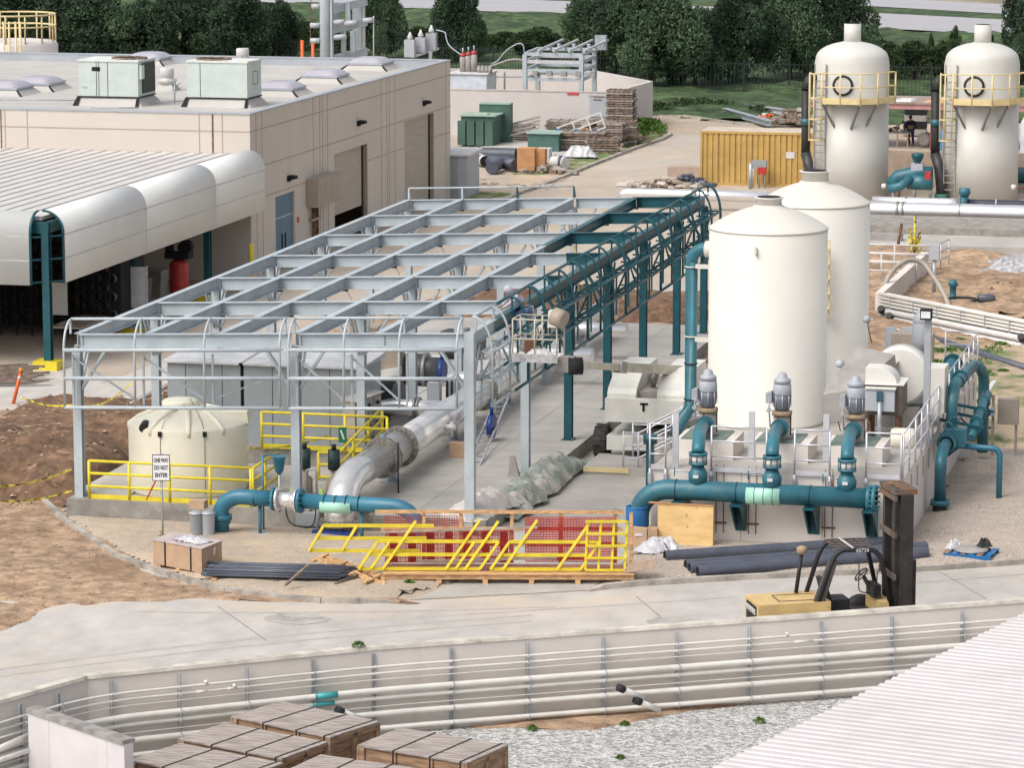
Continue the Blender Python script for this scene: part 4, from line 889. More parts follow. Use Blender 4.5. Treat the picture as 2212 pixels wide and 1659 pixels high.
# yellow railings --------------------------------------------------------
def rail(name, lab, pts, m, h=1.07, levels=(1.07,.72,.36), posts=None, r=.04, kick=True, group=None, cat='railing', base=None):
    pts = [V(p) for p in pts]; t = thing(name, lab, cat, pts[0], group)
    for z in levels: MB().tube([p+V((0,0,z)) for p in pts], r, 8).build('rail', m, t)
    if kick: 
        mb = MB()
        for i in range(len(pts)-1): mb.bar(pts[i]+V((0,0,.07)), pts[i+1]+V((0,0,.07)), .012, .13)
        mb.build('toe_board', m, t)
    tot = []
    for i in range(len(pts)-1):
        n = max(1, round((pts[i+1]-pts[i]).length/(posts or 1.5)))
        for k in range(n+(1 if i == len(pts)-2 else 0)): tot.append(pts[i].lerp(pts[i+1], k/n))
    for p in tot: MB().cyl(p, p+V((0,0,h)), r*1.1, n=8).build('post', m, t)
    return t
YR = 'yellow safety railings around the tank pit'
a = Yp(*K(0,950,640,940), 87.78)
rail('yellow_railing', 'long yellow railing on the plinth in front of the cream plastic tank', [(-33.45,87.78,.49), (-28.75,87.78,.49)], YEL, posts=1.16, group=YR)
t = rail('yellow_railing', 'short yellow return railing right of the cream tank with a flat end plate', [(-28.7,87.8,.49), (-28.75,90.2,.49)], YEL, posts=1.6, group=YR)
rail('yellow_railing', 'yellow railing behind the cream tank in front of the grey cabinets', [(-30.4,93.9,.95), (-26.6,93.9,.95)], YEL, posts=1.25, group=YR)
rail('yellow_railing', 'stepped yellow stair railing left of the grey control panel', [(-28.1,92.0,.2), (-27.5,92.0,.2), (-27.2,95.5,.95)], YEL, posts=1.2, kick=False, group=YR)
MB().box(-31, -26.6, 94.0, 94.6, Z0, .93).build('concrete_kerb_wall', PLINTH, None, label='low concrete wall under the yellow railing behind the cream tank', cat='wall')
q = G(*K(0,950,960,790), .45); MB().hexa([(-34.0,88.3,.45),(-32.6,88.3,.45),(-32.0,93,.45),(-33.4,93,.45),(-34.0,88.3,.6),(-33.9,88.3,.6),(-32.1,93,1.0),(-33.4,93,1.0)]).build('ramp_wall', SLAB, None, label='sloping concrete kerb block left of the cream plastic tank', cat='wall')
# grey cabinets
def cabinet(x0, x1, y0, y1, h, lab, m=CABG, roof=None, z0=Z0, seams=4, over=.12):
    t = thing('equipment_cabinet', lab, 'cabinet', ((x0+x1)/2, y0, z0))
    MB().box(x0, x1, y0, y1, z0, z0+h).build('cabinet_body', m, t)
    MB().hexa([(x0-over,y0-over,z0+h),(x1+over,y0-over,z0+h),(x1+over,y1+over,z0+h),(x0-over,y1+over,z0+h),(x0-over,y0-over,z0+h+.06),(x1+over,y0-over,z0+h+.06),(x1+over,y1+over,z0+h+.14),(x0-over,y1+over,z0+h+.14)]).build('cabinet_roof', roof or mat('pale_cabinet_roof', (.55,.56,.57), .5), t)
    for k in range(1, seams): x = x0+(x1-x0)*k/seams; MB().box(x-.008, x+.008, y0-.008, y0-.001, z0+.05, z0+h-.05).build('door_seam', DARK, t)
    return t
xa, xb = Yp(363,880,96.2).x, Yp(522,880,96.2).x
cabinet(xa, xb-.03, 96.2, 98.6, 2.55, 'tall grey electrical cabinet behind the cream tank, left of the pair')
xc = Yp(775,880,96.2).x
cabinet(xb+.08, xc, 96.2, 98.6, 2.55, 'wide grey electrical cabinet right of the pair, with ridged pale lid', seams=4)
MB().box(xb-.02, xb+.07, 96.3, 98.4, Z0, Z0+2.5).build('cabinet_gap_shade', DARK, None, label='dark gap panel between the two grey electrical cabinets', cat='panel')  # near-black filler stands in for the shade inside the gap
q = G(*K(650,950,960,215), Z0)
cabinet(q.x-.75, q.x-.05, q.y, q.y+.7, 2.45, 'narrow tan enclosure standing on the slab behind the canopy columns', TAN, TAN, seams=1, over=.02)
cabinet(q.x+.0, q.x+.65, q.y+.1, q.y+.8, 2.4, 'second narrow tan enclosure, right of its twin on the slab', TAN, TAN, seams=1, over=.02)
# control panel with three doors (angled, faces right-front)
pa, pb = G(*K(650,950,770,660), Z0), G(*K(650,950,925,600), Z0)
t = thing('control_cabinet', 'grey three-door control panel with round switches beside the stainless pipe', 'panel', pa)
qa, qb = Xp(*K(650,950,770,400), pa.x+.0), 0
u = V((.02,1,0)).normalized(); w_ = 1.9; zc0, zc1 = Z0+.55, Z0+1.75
c0 = V((pa.x,pa.y,0))
def pt(a, b, z): return c0+V((-b,0,0))+V((.25*a/w_,a,0))+V((0,0,z))
MB().hexa([pt(0,0,zc0), pt(w_,0,zc0), pt(w_,.38,zc0), pt(0,.38,zc0), pt(0,0,zc1), pt(w_,0,zc1), pt(w_,.38,zc1), pt(0,.38,zc1)]).build('panel_body', mat('beige_panel_side', (.50,.45,.38), .5), t)
for k in range(3):
    a_ = .04+k*(w_-.04)/3; b_ = a_+(w_-.04)/3-.05
    d_ = MB().hexa([pt(a_,-.03,zc0+.04), pt(b_,-.03,zc0+.04), pt(b_,0,zc0+.04), pt(a_,0,zc0+.04), pt(a_,-.03,zc1-.05), pt(b_,-.03,zc1-.05), pt(b_,0,zc1-.05), pt(a_,0,zc1-.05)]).build('panel_door', mat('brushed_panel_door', (.30,.29,.28), .4, .5, .1, 4), t)
    for zz in (.35,.65,.95): p = pt((a_+b_)/2, -.03, zc0+zz); MB().cyl(p, p+V((.06,0,0)), .055, n=10).build('switch_knob', BLACK if zz != .65 else GALV, d_)
MB().hexa([pt(-.05,-.1,zc1), pt(w_+.05,-.1,zc1), pt(w_+.05,.42,zc1), pt(-.05,.42,zc1), pt(-.05,-.1,zc1+.02), pt(w_+.05,-.1,zc1+.02), pt(w_+.05,.42,zc1+.09), pt(-.05,.42,zc1+.09)]).build('rain_hood', mat('beige_rain_hood', (.46,.44,.41), .5), t)
for a_ in (.1, 1.0, 1.8): MB().bar(pt(a_,.2,Z0), pt(a_,.2,zc0), .06, .06).build('leg', GALV, t)
# small meters boxes by the pipe
q = G(*K(650,950,1400,350), Z0)
for k in range(2):
    t = thing('meter_box', 'small %s meter box on a post on the slab' % ('pale wedge-shaped' if k == 0 else 'dark-finned'), 'box', q+V((.55*k,.35*k,0)))
    o_ = q+V((.5*k,.4*k,0)); MB().box(o_.x-.2, o_.x+.2, o_.y-.15, o_.y+.15, Z0+.6, Z0+1.25).build('box_body', CABL, t); MB().bar(o_+V((0,0,0)), o_+V((0,0,.6)), .06, .06).build('post', DARK, t)
    for s_ in (-.15,0,.15) if k else (): MB().box(o_.x+s_-.03, o_.x+s_+.03, o_.y-.2, o_.y-.16, Z0+.3, Z0+1.3).build('fin', DARK, t)
for (px, py) in ((1015,325),(1435,75)):      # groups of dark rebar dowels
    q = G(*K(650,950,px,py+50), Z0); mb = MB()
    for k in (-.14,0,.14): mb.bar(q+V((k,0,0)), q+V((k,0,.38)), .035, .035)
    mb.build('anchor_dowels', DARK, None, label='three dark upright anchor dowels %s' % ('in the open slab nearer the yellow rails' if px < 1200 else 'in the open slab farther back, by the silver pipes'), cat='dowels')
# silver pipes crossing the slab between the canopy columns ------------------
def cpipe(pts, r, m, lab, flanges=(), name='silver_pipe', n=20, rad=.8, fm=None):
    pts = [V(p) for p in pts]; t = thing(name, lab, 'pipe', (pts[0].x, pts[0].y, pts[0].z-r))
    MB().tube(path(pts, rad), r, n).build('pipe_run', m, t)
    for c, ax in flanges: flange(MB(), c, ax, r*1.33, .06, 14, .02).build('flange', fm or FLANGE, t)
    return t
SL = 'bright silver pipe crossing the slab under the canopy, '
for k, (y, x0, x1, lab, z) in enumerate(((99.6,-28.7,-26.3,'nearest the camera',1.3), (104.3,-27.8,-25.6,'second from the front',1.45), (109.8,-27.6,-24.0,'third from the front',1.5), (115.4,-27.6,-24.0,'farthest from the camera',1.5))):
    t = cpipe([(x0,y,z), (x1,y,z)], .26, STAINB, SL+lab, [((x0+1.4,y,z),(1,0,0)), ((x0+1.5,y,z),(1,0,0))])
    MB().box(x0+1.9, x0+2.1, y-.15, y+.15, Z0, z-.25).build('pipe_foot', GALV, t)
def vessel(x, y, lab):
    t = thing('filter_vessel', lab, 'vessel', (x,y,Z0), 'dark filter vessels on pale skids under the canopy')
    MB().lathe((x-.6,y,1.5), [(.05,-.0),(.42,.12),(.52,.4),(.52,.9),(.42,1.15),(.42,1.6)], 20, (1,0,0)).build('vessel_shell', mat('dark_vessel_steel', (.10,.10,.105), .4, .4), t)
    MB().cyl((x+.35,y,1.5), (x+.47,y,1.5), .56, n=20).build('end_ring', mat('grey_ring', (.3,.3,.3), .4, .5), t)
    MB().box(x-.9, x+1.3, y-.5, y+.5, Z0, 1.0).build('skid', PAPER, t)
    MB().hexa([(x-1.5,y-1.0,1.25),(x-.2,y-1.0,1.45),(x-.2,y-.7,1.45),(x-1.5,y-.7,1.25),(x-1.5,y-1.0,1.45),(x-.2,y-1.0,1.7),(x-.2,y-.7,1.7),(x-1.5,y-.7,1.45)]).build('white_beam', mat('off_white_frame', (.66,.65,.62), .5), t)
vessel(-28.9,100.3,'dark filter vessel on a pale skid, nearest under the canopy'); vessel(-29.0,105.6,'dark filter vessel in the middle under the canopy'); vessel(-29.1,111.2,'dark filter vessel farthest back under the canopy')
q = G(730,830,Z0); t = thing('generator', 'black rounded machine behind the wide grey cabinet', 'machine', (-30,100,Z0)); MB().lathe((-30.6,100.2,1.35), [(.1,0),(.7,.1),(.75,.3),(.75,2.2),(.7,2.4),(.1,2.5)], 20, (1,0,0)).build('machine_body', DARK, t); MB().box(-30.4,-28.2,99.8,100.6,Z0,1.0).build('machine_base', BLACK, t)
for px, py, lab in ((955,780,'blue butterfly valve on the nearest silver pipe'), (1062,900,'blue butterfly valve by the right canopy fascia')):
    q = Yp(px, py, 99.2); t = thing('valve', lab, 'valve', q); MB().cyl(q+V((-.08,0,-.3)), q+V((.08,0,-.3)), .36, n=18).build('valve_body', BLUEB, t); MB().cyl(q, q+V((0,0,.45)), .06, n=8).build('valve_stem', BLUEB, t)
# tarpaulins heaped over the slab edge
def tarp(name, lab, pts, hw, hh, m, seed, cat='tarpaulin'):
    r2 = random.Random(seed); P_ = [V(p) for p in pts]; N_ = 34; W_ = 14; mb = MB(); vs = []
    tot = sum((P_[i+1]-P_[i]).length for i in range(len(P_)-1))
    def at(t):
        d = t*tot
        for i in range(len(P_)-1):
            L = (P_[i+1]-P_[i]).length
            if d <= L or i == len(P_)-2: return P_[i].lerp(P_[i+1], min(1, d/L)), (P_[i+1]-P_[i]).normalized()
            d -= L
    for i in range(N_+1):
        c, d = at(i/N_); nrm_ = V((-d.y, d.x, 0)); e_ = min(1, 4*i/N_, 4*(N_-i)/N_)
        for j in range(W_+1):
            v = j/W_*2-1; ww = hw*(1+.35*nz(i*.4+seed, j*.2, .9, 3)); h_ = hh*max(0, 1-abs(v)**2.6)*e_*(1+.5*nz(i*.45, j*.5+seed, 1, 4))+.05*nz(i*.7, j*.7, 1, seed)+.02*nz(i*2.1, j*1.7, 1, seed)
            vs.append(c+nrm_*v*ww+V((0,0,max(.01, h_+.02))))
    mb.add(vs, [(i*(W_+1)+j, (i+1)*(W_+1)+j, (i+1)*(W_+1)+j+1, i*(W_+1)+j+1) for i in range(N_) for j in range(W_)], True)
    return mb.build(name, m, None, label=lab, cat=cat)
tarp('tarpaulin', 'crumpled dusty green tarpaulin draped over the slab edge in the middle', [V((-22.25,89.6,.1)), V((-22.15,93.5,.1)), V((-22.1,98.6,.1))], .62, .55, TARP, 2)
tarp('canvas_cover', 'pale canvas bundle laid on the slab edge behind the pallet of railings', [V((-22.9,87.6,.4)), V((-22.6,89.2,.4)), V((-22.4,91.2,.3))], .65, .42, TARPW, 5)
tarp('plastic_sheet', 'white plastic sheeting lying on the ground near the plywood board', [G(1388,1196,.1), G(1420,1188,.1), G(1475,1185,.1)], .4, .28, SHEET, 9, 'sheeting')
# small upright things on the slab
q = G(1108,1030,Z0); MB().hexa([q+V(p) for p in ((-.12,-.1,0),(.2,-.1,0),(.2,.1,0),(-.12,.1,0),(-.08,-.05,.6),(.05,-.05,.6),(.05,.05,.6),(-.08,.05,.6))]).build('dark_wedge', GREYF, None, label='small dark upright wedge beside the green tarpaulin', cat='scrap')
q = G(*K(650,950,1585,640), Z0); MB().box(q.x-.25,q.x+.25,q.y,q.y+.3,Z0,Z0+.45).build('cardboard_box', CARD, None, label='brown cardboard box half hidden behind the front canopy column', cat='box')
# teal pump pipe on the left front ------------------------------------------
lp = thing('blue_pipe', 'blue painted pipe arching over the front of the slab with a silver middle section', 'pipe', (-28.8,86.0,0))
zz = 1.05; r = .215; y_ = 86.2
pL = Yp(478,1165,y_); xs = pL.x
MB().tube([(xs,y_,0), (xs,y_,.55)]+arc((xs,y_,.62), (xs,y_,zz+.03), (xs+.62,y_,zz+.03), 8)+[(-27.55,y_,zz+.02)], r, 20).build('left_run', BLUEP, lp)
MB().cyl((xs,y_,.42), (xs,y_,.56), .30, n=20).build('coupling', BLUEP, lp)
MB().cyl((xs,y_,.33), (xs,y_,.41), .26, n=20).build('coupling', BLUEP, lp)
flange(MB(), (-27.58,y_,zz+.02), (1,0,0), .32, .07, 14, .02).build('flange', BLUEP, lp); flange(MB(), (-27.48,y_,zz+.02), (1,0,0), .32, .05, 14, .02).build('flange', STAINB, lp)
MB().cyl((-27.45,y_,zz+.01), (-26.98,y_,zz), .205, n=20).build('silver_spool', STAINB, lp)
flange(MB(), (-26.95,y_,zz), (1,0,0), .32, .05, 14, .02).build('flange', STAINB, lp); flange(MB(), (-26.85,y_,zz), (1,0,0), .33, .09, 14, .02).build('flange', BLUEP, lp)
MB().tube([(-26.8,y_,zz), (-24.3,y_,zz-.02)]+arc((-24.25,y_,zz-.02), (-23.55,y_,zz-.02), (-23.55,y_,zz-.75), 8)+[(-23.55,y_,0)], .205, 20).build('right_run', BLUEP, lp)
for x in (-28.1, -26.15, -25.85, -25.55, -25.2): 
    m_ = MB(); torus_ring(m_, (x,y_,zz), (1,0,0), .212, .012, 20, 5); m_.build('pipe_clamp', DARK, lp)
MB().cyl((-26.25,y_-.06,zz-.09), (-25.4,y_-.06,zz-.09), .19, n=16).build('pale_green_label', LABEL, lp)
for x in (-28.0, -25.15): MB().cyl((x,y_+.05,.05), (x,y_+.05,zz-.2), .05, n=10).build('pipe_stand', BLUEP, lp); MB().box(x-.25, x+.25, y_-.15, y_+.25, .02, .10).build('stand_footing', SLAB, lp)
q = V((-27.55,87.0,0)); t = thing('yard_hydrant', 'slim blue standpipe with funnel behind the silver pipe section', 'standpipe', (-28.0,86.9,0))
MB().cyl((-28.05,86.7,0), (-28.05,86.7,2.15), .03, n=8).build('standpipe', BLUEP, t); MB().lathe((-27.75,87.2,1.55), [(.05,0),(.12,.1),(.18,.45),(.22,.5)], 14).build('funnel', BLUEP, t); MB().bar((-28.05,86.7,2.13), (-27.7,87.1,2.13), .03, .03).build('funnel_arm', BLUEP, t); MB().cyl((-27.75,87.2,.5),(-27.75,87.2,1.55),.035,n=8).build('funnel_pipe', GALV, t)
for x, lab in ((-28.05,'black vertical pump motor in the pit right of the cream tank'), (-27.2,'second black vertical pump motor behind the stepped yellow rail')):
    x += .25; t = thing('dosing_pump', lab, 'pump', (x,89.7,Z0)); MB().lathe((x,89.7,Z0), [(.22,0),(.22,.5),(.1,.6),(.1,.8)], 14).build('pump_body', TAN, t); MB().cyl((x,89.7,Z0+.8), (x,89.7,Z0+1.35), .17, n=14).build('pump_motor', mat('dark_green_motor', (.02,.05,.05), .5), t); MB().cyl((x,89.7,Z0+1.35), (x,89.7,Z0+1.5), .07, n=8).build('motor_cap', BLACK, t)
    MB().tube(path([(x+.1,89.5,Z0+.1),(x+.1,89.5,Z0+.8),(x+.4,89.5,Z0+.8),(x+.4,89.5,Z0+.1)], .1), .03, 8).build('pump_tubing', GALV, t)
    MB().box(x-.32, x-.2, 89.3, 89.35, Z0+.1, Z0+.3).build('tag', mat('lime_tag', (.5,.7,.2), .6), t)
t = thing('exit_tag', 'small green tag with white marks hanging from the yellow rail', 'sign', (-26.95,93.8,1.3)); q = Yp(740,938,93.8)
MB().box(q.x-.12, q.x+.12, q.y-.01, q.y+.01, q.z-.25, q.z+.2).build('tag_plate', SIGNG, t); MB().bar(q+V((-.05,-.02,.12)), q+V((.05,-.02,-.15)), .01, .05).build('white_mark', PAPER, t)
q = Yp(*K(650,950,985,480), 92.0); t = thing('sensor', 'small blue transmitter on a bracket beside the control panel', 'instrument', q); MB().lathe(q, [(.05,-.1),(.1,-.06),(.12,.05),(.05,.1)], 12, (1,0,0)).build('sensor_head', mat('pale_blue_sensor', (.15,.26,.45), .4), t); MB().cyl(q-V((0,0,1.0)), q, .025, n=8).build('sensor_post', GALV, t)
t = thing('junction_box', 'grey junction box with looping black cable on the plinth front', 'box', (-26.75,86.9,.2)); MB().box(-27.3, -26.7, 87.2, 87.45, .15, .5).build('box_body', CABG, t)
MB().tube(path([(-27.5,87.1,1.0),(-27.55,87.1,.5),(-27.4,87.05,.2),(-26.8,87.05,.12),(-26.7,87.1,.4),(-26.7,87.1,.95)], .15), .018, 6).build('cable', BLACK, t); MB().cyl((-26.6,87.0,0), (-26.6,87.0,1.0), .05, n=8).build('conduit_post', GALV, t)
# one way sign -----------------------------------------------------------
s0 = Yp(350,1055,84.2); base = V((s0.x,84.2,.08)); t = thing('road_sign', 'white ONE WAY DO NOT ENTER sign on a thin grey post', 'sign', base)
zc = Yp(350,1010,84.2).z
MB().cyl(base, V((base.x,84.2,zc+.38)), .028, n=8).build('sign_post', GALV, t)
T_ = Matrix.Translation((base.x,84.16,zc)) @ Matrix.Rotation(R(13), 4, 'Z')
MB(T_).box(-.235,.235,-.012,0,-.355,.355).build('sign_border', DARK, t); MB(T_).box(-.215,.215,-.02,-.012,-.335,.335).build('sign_face', SIGNW, t)
for k, (tx, dz) in enumerate((('ONE WAY',.2), ('DO NOT',0), ('ENTER',-.2))): p = T_ @ V((0,-.024,dz)); text('sign_lettering', tx, .155, p, (math.pi/2,0,R(13)), BLACK, t, sx=(.53,.58,.72)[k], bold=.004)
q = V((base.x,84.1,.25)); mb = MB(); [mb.bar(q+V((.04*math.sin(k*3),-.03,.02+k*.06)), q+V((.05*math.sin(k*3+2),-.03,.08+k*.06)), .06, .01) for k in range(5)]; mb.build('tape_knot', TAPE, t)
mb = MB(); p0, p1 = Yp(*K(0,950,1235,825), 86), Yp(*K(0,950,1165,970), 86); mb.bar(p0, p1, .05, .03).build('red_stake', REDM, None, label='thin red and white stake leaning left of the one way sign', cat='stake')
# bins, boxes ----------------------------------------------------------------
for px, lab in ((425,'grey metal bin with a cardboard box on top beside the blue pipe elbow'), (450,'grey metal bin half hidden behind the blue pipe elbow')):
    q = G(px, 1157, .08); t = thing('metal_bin', lab, 'bin', q); MB().lathe(q, [(.15,0),(.165,.05),(.185,.56),(.20,.6)], 20).build('bin_body', CABL if px > 440 else CABG, t); MB().lathe(q, [(.21,.6),(.21,.63),(.05,.68)], 20).build('bin_lid', GALV, t)
q = G(428,1128,.4); MB().box(q.x-.2, q.x+.22, q.y-.15, q.y+.2, .78, 1.0).build('cardboard_box', CARD, None, label='small open cardboard box on the grey metal bin', cat='box')
cA, cB, cC = G(*K(0,950,1220,1480), .12), G(*K(0,950,1605,1555), .12), G(*K(0,950,1765,1490), .12)
u_ = (cB-cA); v_ = (cC-cB); t = thing('long_cardboard_crate', 'long strapped cardboard box on a pallet beside the black rods', 'box', cA)
h_ = .62
MB().hexa([cA, cB, cB+v_, cA+v_, cA+V((0,0,h_)), cB+V((0,0,h_)), cB+v_+V((0,0,h_)), cA+v_+V((0,0,h_))]).build('box_body', CARD, t)
MB().hexa([p+V((0,0,h_)) for p in (cA-u_*.01-v_*.02, cB+u_*.01-v_*.02, cB+v_*1.02+u_*.01, cA+v_*1.02-u_*.01)]+[p+V((0,0,h_+.02)) for p in (cA-u_*.01-v_*.02, cB+u_*.01-v_*.02, cB+v_*1.02+u_*.01, cA+v_*1.02-u_*.01)]).build('box_lid', mat('dusty_pink_lid', (.50,.42,.40), .8, 0, .15, 3), t)
for f in (.25,.78):
    p = cA+u_*f-v_*.005; MB().hexa([p-V((.02,0,0)), p+V((.02,0,0)), p+V((.02,0,0))-v_*.01, p-V((.02,0,0))-v_*.01]+[q_+V((0,0,h_+.03)) for q_ in (p-V((.02,0,0)), p+V((.02,0,0)), p+V((.02,0,0))-v_*.01, p-V((.02,0,0))-v_*.01)]).build('strap', DARK, t)
for f in (.1,.5,.9): p = cA+u_*f; MB().hexa([p-u_*.04-V((0,0,.1)), p+u_*.04-V((0,0,.1)), p+u_*.04+v_-V((0,0,.1)), p-u_*.04+v_-V((0,0,.1)), p-u_*.04, p+u_*.04, p+u_*.04+v_, p-u_*.04+v_]).build('pallet_runner', WOOD, t)
MB().bar(cB+v_*.55-u_*(-.004)+V((.01,0,.35)), cB+v_*.6+u_*.004+V((.01,0,.55)), .08, .01).build('paper_label', PAPER, t); T_=0
mb = tarp('plastic_wrap', 'crumpled clear plastic wrap lying on the long cardboard box', [cA+u_*.35+v_*.5+V((0,0,h_+.02)), cA+u_*.9+v_*.5+V((0,0,h_+.02))], .28, .10, SHEET, 13, 'wrap')
# bundle of black rods on a pallet
pA, pB = G(*K(0,950,1650,1570), .2), G(*K(650,950,690,1600), .2)
t = thing('rod_bundle', 'stack of dark grey plastic rods tied with a timber on a pallet', 'rods', pA)
d_ = (pB-pA); n_ = V((-d_.y, d_.x, 0)).normalized()
for k in range(11):
    for j in range(2 if k % 2 else 3):
        o_ = n_*(k*.085)+V((0,0,.0+j*.065+rng.random()*.02)); s_ = rng.uniform(-.06,.05)
        MB().cyl(pA+o_+d_*s_, pB+o_+d_*(s_+rng.uniform(-.03,.03)), .036, n=8).build('rod', DARKP, t)
tb0, tb1 = G(*K(650,950,215,1650), .25), G(*K(650,950,400,1490), .62); MB().bar(tb0, tb1, .07, .05).build('timber_strap', WOODD, t)
for f in (.05,.5,.97): p = pA+d_*f-V((0,0,.12)); MB().bar(p-n_*.1, p+n_*1.1, .14, .09).build('pallet_runner', WOOD if f < .5 else WOODD, t)
MB().bar(G(*K(650,950,610,1650), .1), G(*K(650,950,790,1570), .2), .06, .09).build('timber_offcut', WOODD, None, label='grey timber offcut leaning at the end of the rod bundle', cat='timber')
for k, (px, py) in enumerate(((945,1160),(1040,1165))):
    q = G(*K(0,950,px,py), .09); MB().bar(q-V((.25,.05,0)), q+V((.25,.25,.02)), .14, .03).build('loose_plank', WOOD, None, label=('orange-brown board on the soil, left of its twin' if k == 0 else 'darker thin board on the soil, right of its twin')+' below the plinth', cat='board')
# ------------------------------------------------- long pallet with yellow railings and red panels
g0 = G(*K(650,950,990,1635), .02); g1 = G(*K(1250,950,1090,1640), .02)
u_ = (g1-g0).normalized(); v_ = V((-u_.y, u_.x, 0)); L_ = (g1-g0).length
def Q(a, b, z): return g0+u_*a+v_*b+V((0,0,z-.02))
t = thing('timber_pallet', 'very long pine pallet carrying yellow railings and red panels by the street', 'pallet', g0)
for b in (0,.55,1.1): MB().bar(Q(0,b,.19), Q(L_,b,.19), .05, .13).build('stringer', WOOD, t)
for k in range(6): a_ = .25+k*(L_-.5)/5; MB().bar(Q(a_,-.05,.06), Q(a_,1.15,.06), .13, .12).build('bearer', WOOD, t)
for k in range(8): b = -.02+k*.15; MB().bar(Q(0,b,.268), Q(L_,b,.268), .13, .022).build('deck_board', WOOD if k < 3 else mat('reddish_deck_board', (.33,.17,.12), .8), t)
# timber rack behind (posts and rails)
t2 = thing('timber_rack', 'pine timber guard frame with a long top rail standing at the back of the pallet', 'rack', Q(0,1.2,0))
h1 = Yp(*K(650,950,985,1060), Q(.3,1.25,0).y).z
for b, zz_ in ((1.2,1.62), (1.2,1.18), (1.2,.78), (1.2,.42)):
    xL = -.25 if zz_ > 1.5 else (-.1 if zz_ > 1 else 2.5); MB().bar(Q(xL,b,zz_), Q(L_-.25,b,zz_), .05, .09).build('rail', WOOD, t2)
for a_ in (1.0, 1.95, 3.25, 4.5, 5.9, 6.3): 
    if a_ < L_: MB().bar(Q(a_,1.24,.28), Q(a_,1.24,1.60), .04, .09, (1,0,0)).build('post', WOOD, t2)
# red perforated panels
def grid_panel(name, lab, a0, a1, z0, z1, b, m, nx, nz_, rib=.02, tilt=0., cat='panel', group=None):
    t = thing(name, lab, cat, Q((a0+a1)/2,b,z0), group); mb = MB()
    for k in range(nx+1): a_ = a0+(a1-a0)*k/nx; mb.bar(Q(a_,b,z0), Q(a_+tilt,b,z1), rib, rib, (1,0,0))
    mb.build('vertical_bars', m, t); mb = MB()
    for k in range(nz_+1): z = z0+(z1-z0)*k/nz_; mb.bar(Q(a0+tilt*(z-z0),b+rib*.5,z), Q(a1+tilt*(z-z0),b+rib*.5,z), rib*.8, rib*.8)
    mb.build('horizontal_bars', m, t); return t
N = 7
for k in range(N):
    a0_ = .02+k*.47; 
    grid_panel('red_tray', 'red slatted plastic tray standing upright, %s in the row behind the yellow railings' % ('leftmost','second','third','fourth','fifth','sixth','seventh and rightmost')[k], a0_, a0_+.43, .34, 1.18, 1.0+.02*(k % 2), REDM, 11, 7, .018, group='red slatted trays on the long pallet')
    MB().hexa([Q(a0_+.1,1.06,.34), Q(a0_+.3,1.06,.34), Q(a0_+.3,1.1,.34), Q(a0_+.1,1.1,.34), Q(a0_+.1,1.06,1.14), Q(a0_+.3,1.06,1.14), Q(a0_+.3,1.1,1.14), Q(a0_+.1,1.1,1.14)]).build('tray_back', REDM, [o for o in sc.objects if o.name.startswith('red_tray') and o.type == 'EMPTY'][-1])
grid_panel('red_mesh_panel', 'wide red mesh panel leaning at the right end of the pallet', 3.6, L_-.45, .34, 1.5, 1.12, REDM, 60, 18, .019)
grid_panel('red_mesh_panel', 'thin red mesh sheet standing behind the upper left timber rails', 0, 2.0, 1.1, 1.5, 1.3, REDM, 46, 6, .013)
for b, z0, z1, a0_, a1_, lab in ((.9,1.15,1.28,-.1,3.9,'upper'), (.85,.40,.5,.8,4.4,'lower')): MB().bar(Q(a0_,b,z0), Q(a1_,b,z1), .04, .06).build('grey_plank', mat('pinkish_grey_plank', (.45,.38,.32), .8, 0, .2, 3), None, label=lab+' long grey plank tying the red trays together', cat='plank')
def slant(name, lab, a0, a1, z0, z1, sh, b, m=YEL, posts=(), mids=(.5,), top_over=.0, r=.066):
    t = thing(name, lab, 'railing', Q(a0,b,z0), 'yellow railing sections lying on the long pallet')
    def S_(f, g): return Q(a0+(a1-a0)*f+sh*g, b-.001, z0+(z1-z0)*g)
    for g in (0,)+tuple(mids)+(1,): MB().bar(S_(0,g), S_(1,g), r, r*1.2).build('rail', m, t)
    for f, gt in posts: MB().bar(S_(f,0)-v_*.03, S_(f,gt)-v_*.03, r, r, (1,0,0)).build('post', m, t)
    return t
slant('railing_section', 'slanted yellow railing section, middle one of three against the red trays', -.62, 2.45, .34, 1.05, .48, .25, posts=((0,1),(.10,1),(.20,1.75),(.80,1),(.72,1.8),(1,1),(.88,1.75)), mids=(.52,))
slant('railing_section', 'slanted yellow railing section, right one against the red trays', 2.72, 5.0, .34, 1.05, .48, .22, posts=((0,1),(.14,1.8),(.74,1.75),(1,1)), mids=(.52,))
slant('railing_section', 'yellow railing section sticking out left over the gravel', -1.9, .9, .75, 1.4, .38, .5, posts=((.0,1),(.30,1)), mids=(.5,))
# square yellow grate frame
t = thing('ladder_gate_frame', 'upright yellow grid frame of twelve openings at the right of the pallet', 'frame', Q(5.05,.2,.34)); 
aL, aR = 5.12, 6.12
for k in range(4): a_ = aL+(aR-aL)*k/3; MB().bar(Q(a_,.18,.34), Q(a_+.06,.18,1.6), .055, .06, (1,0,0)).build('upright', YEL, t)
for k in range(5): z = .34+1.26*k/4; MB().bar(Q(aL,.13,z), Q(aR+.04,.13,z), .05, .06).build('crossbar', YEL, t)
for k in range(4): p, q = Q(6.1+.02*k,.05+.05*k,.31+.055*k), Q(6.85+.02*k,.22+.06*k,.40+.055*k); MB().bar(p, q, .10, .05).build('timber_offcut', mat('pale_offcut_wood', (.55,.42,.32), .8, 0, .15, 4), None, label='pale timber offcut, %s of the little pile on the pallet end' % ('bottom','second','third','topmost')[k], cat='timber', group='timber offcuts on the pallet end')
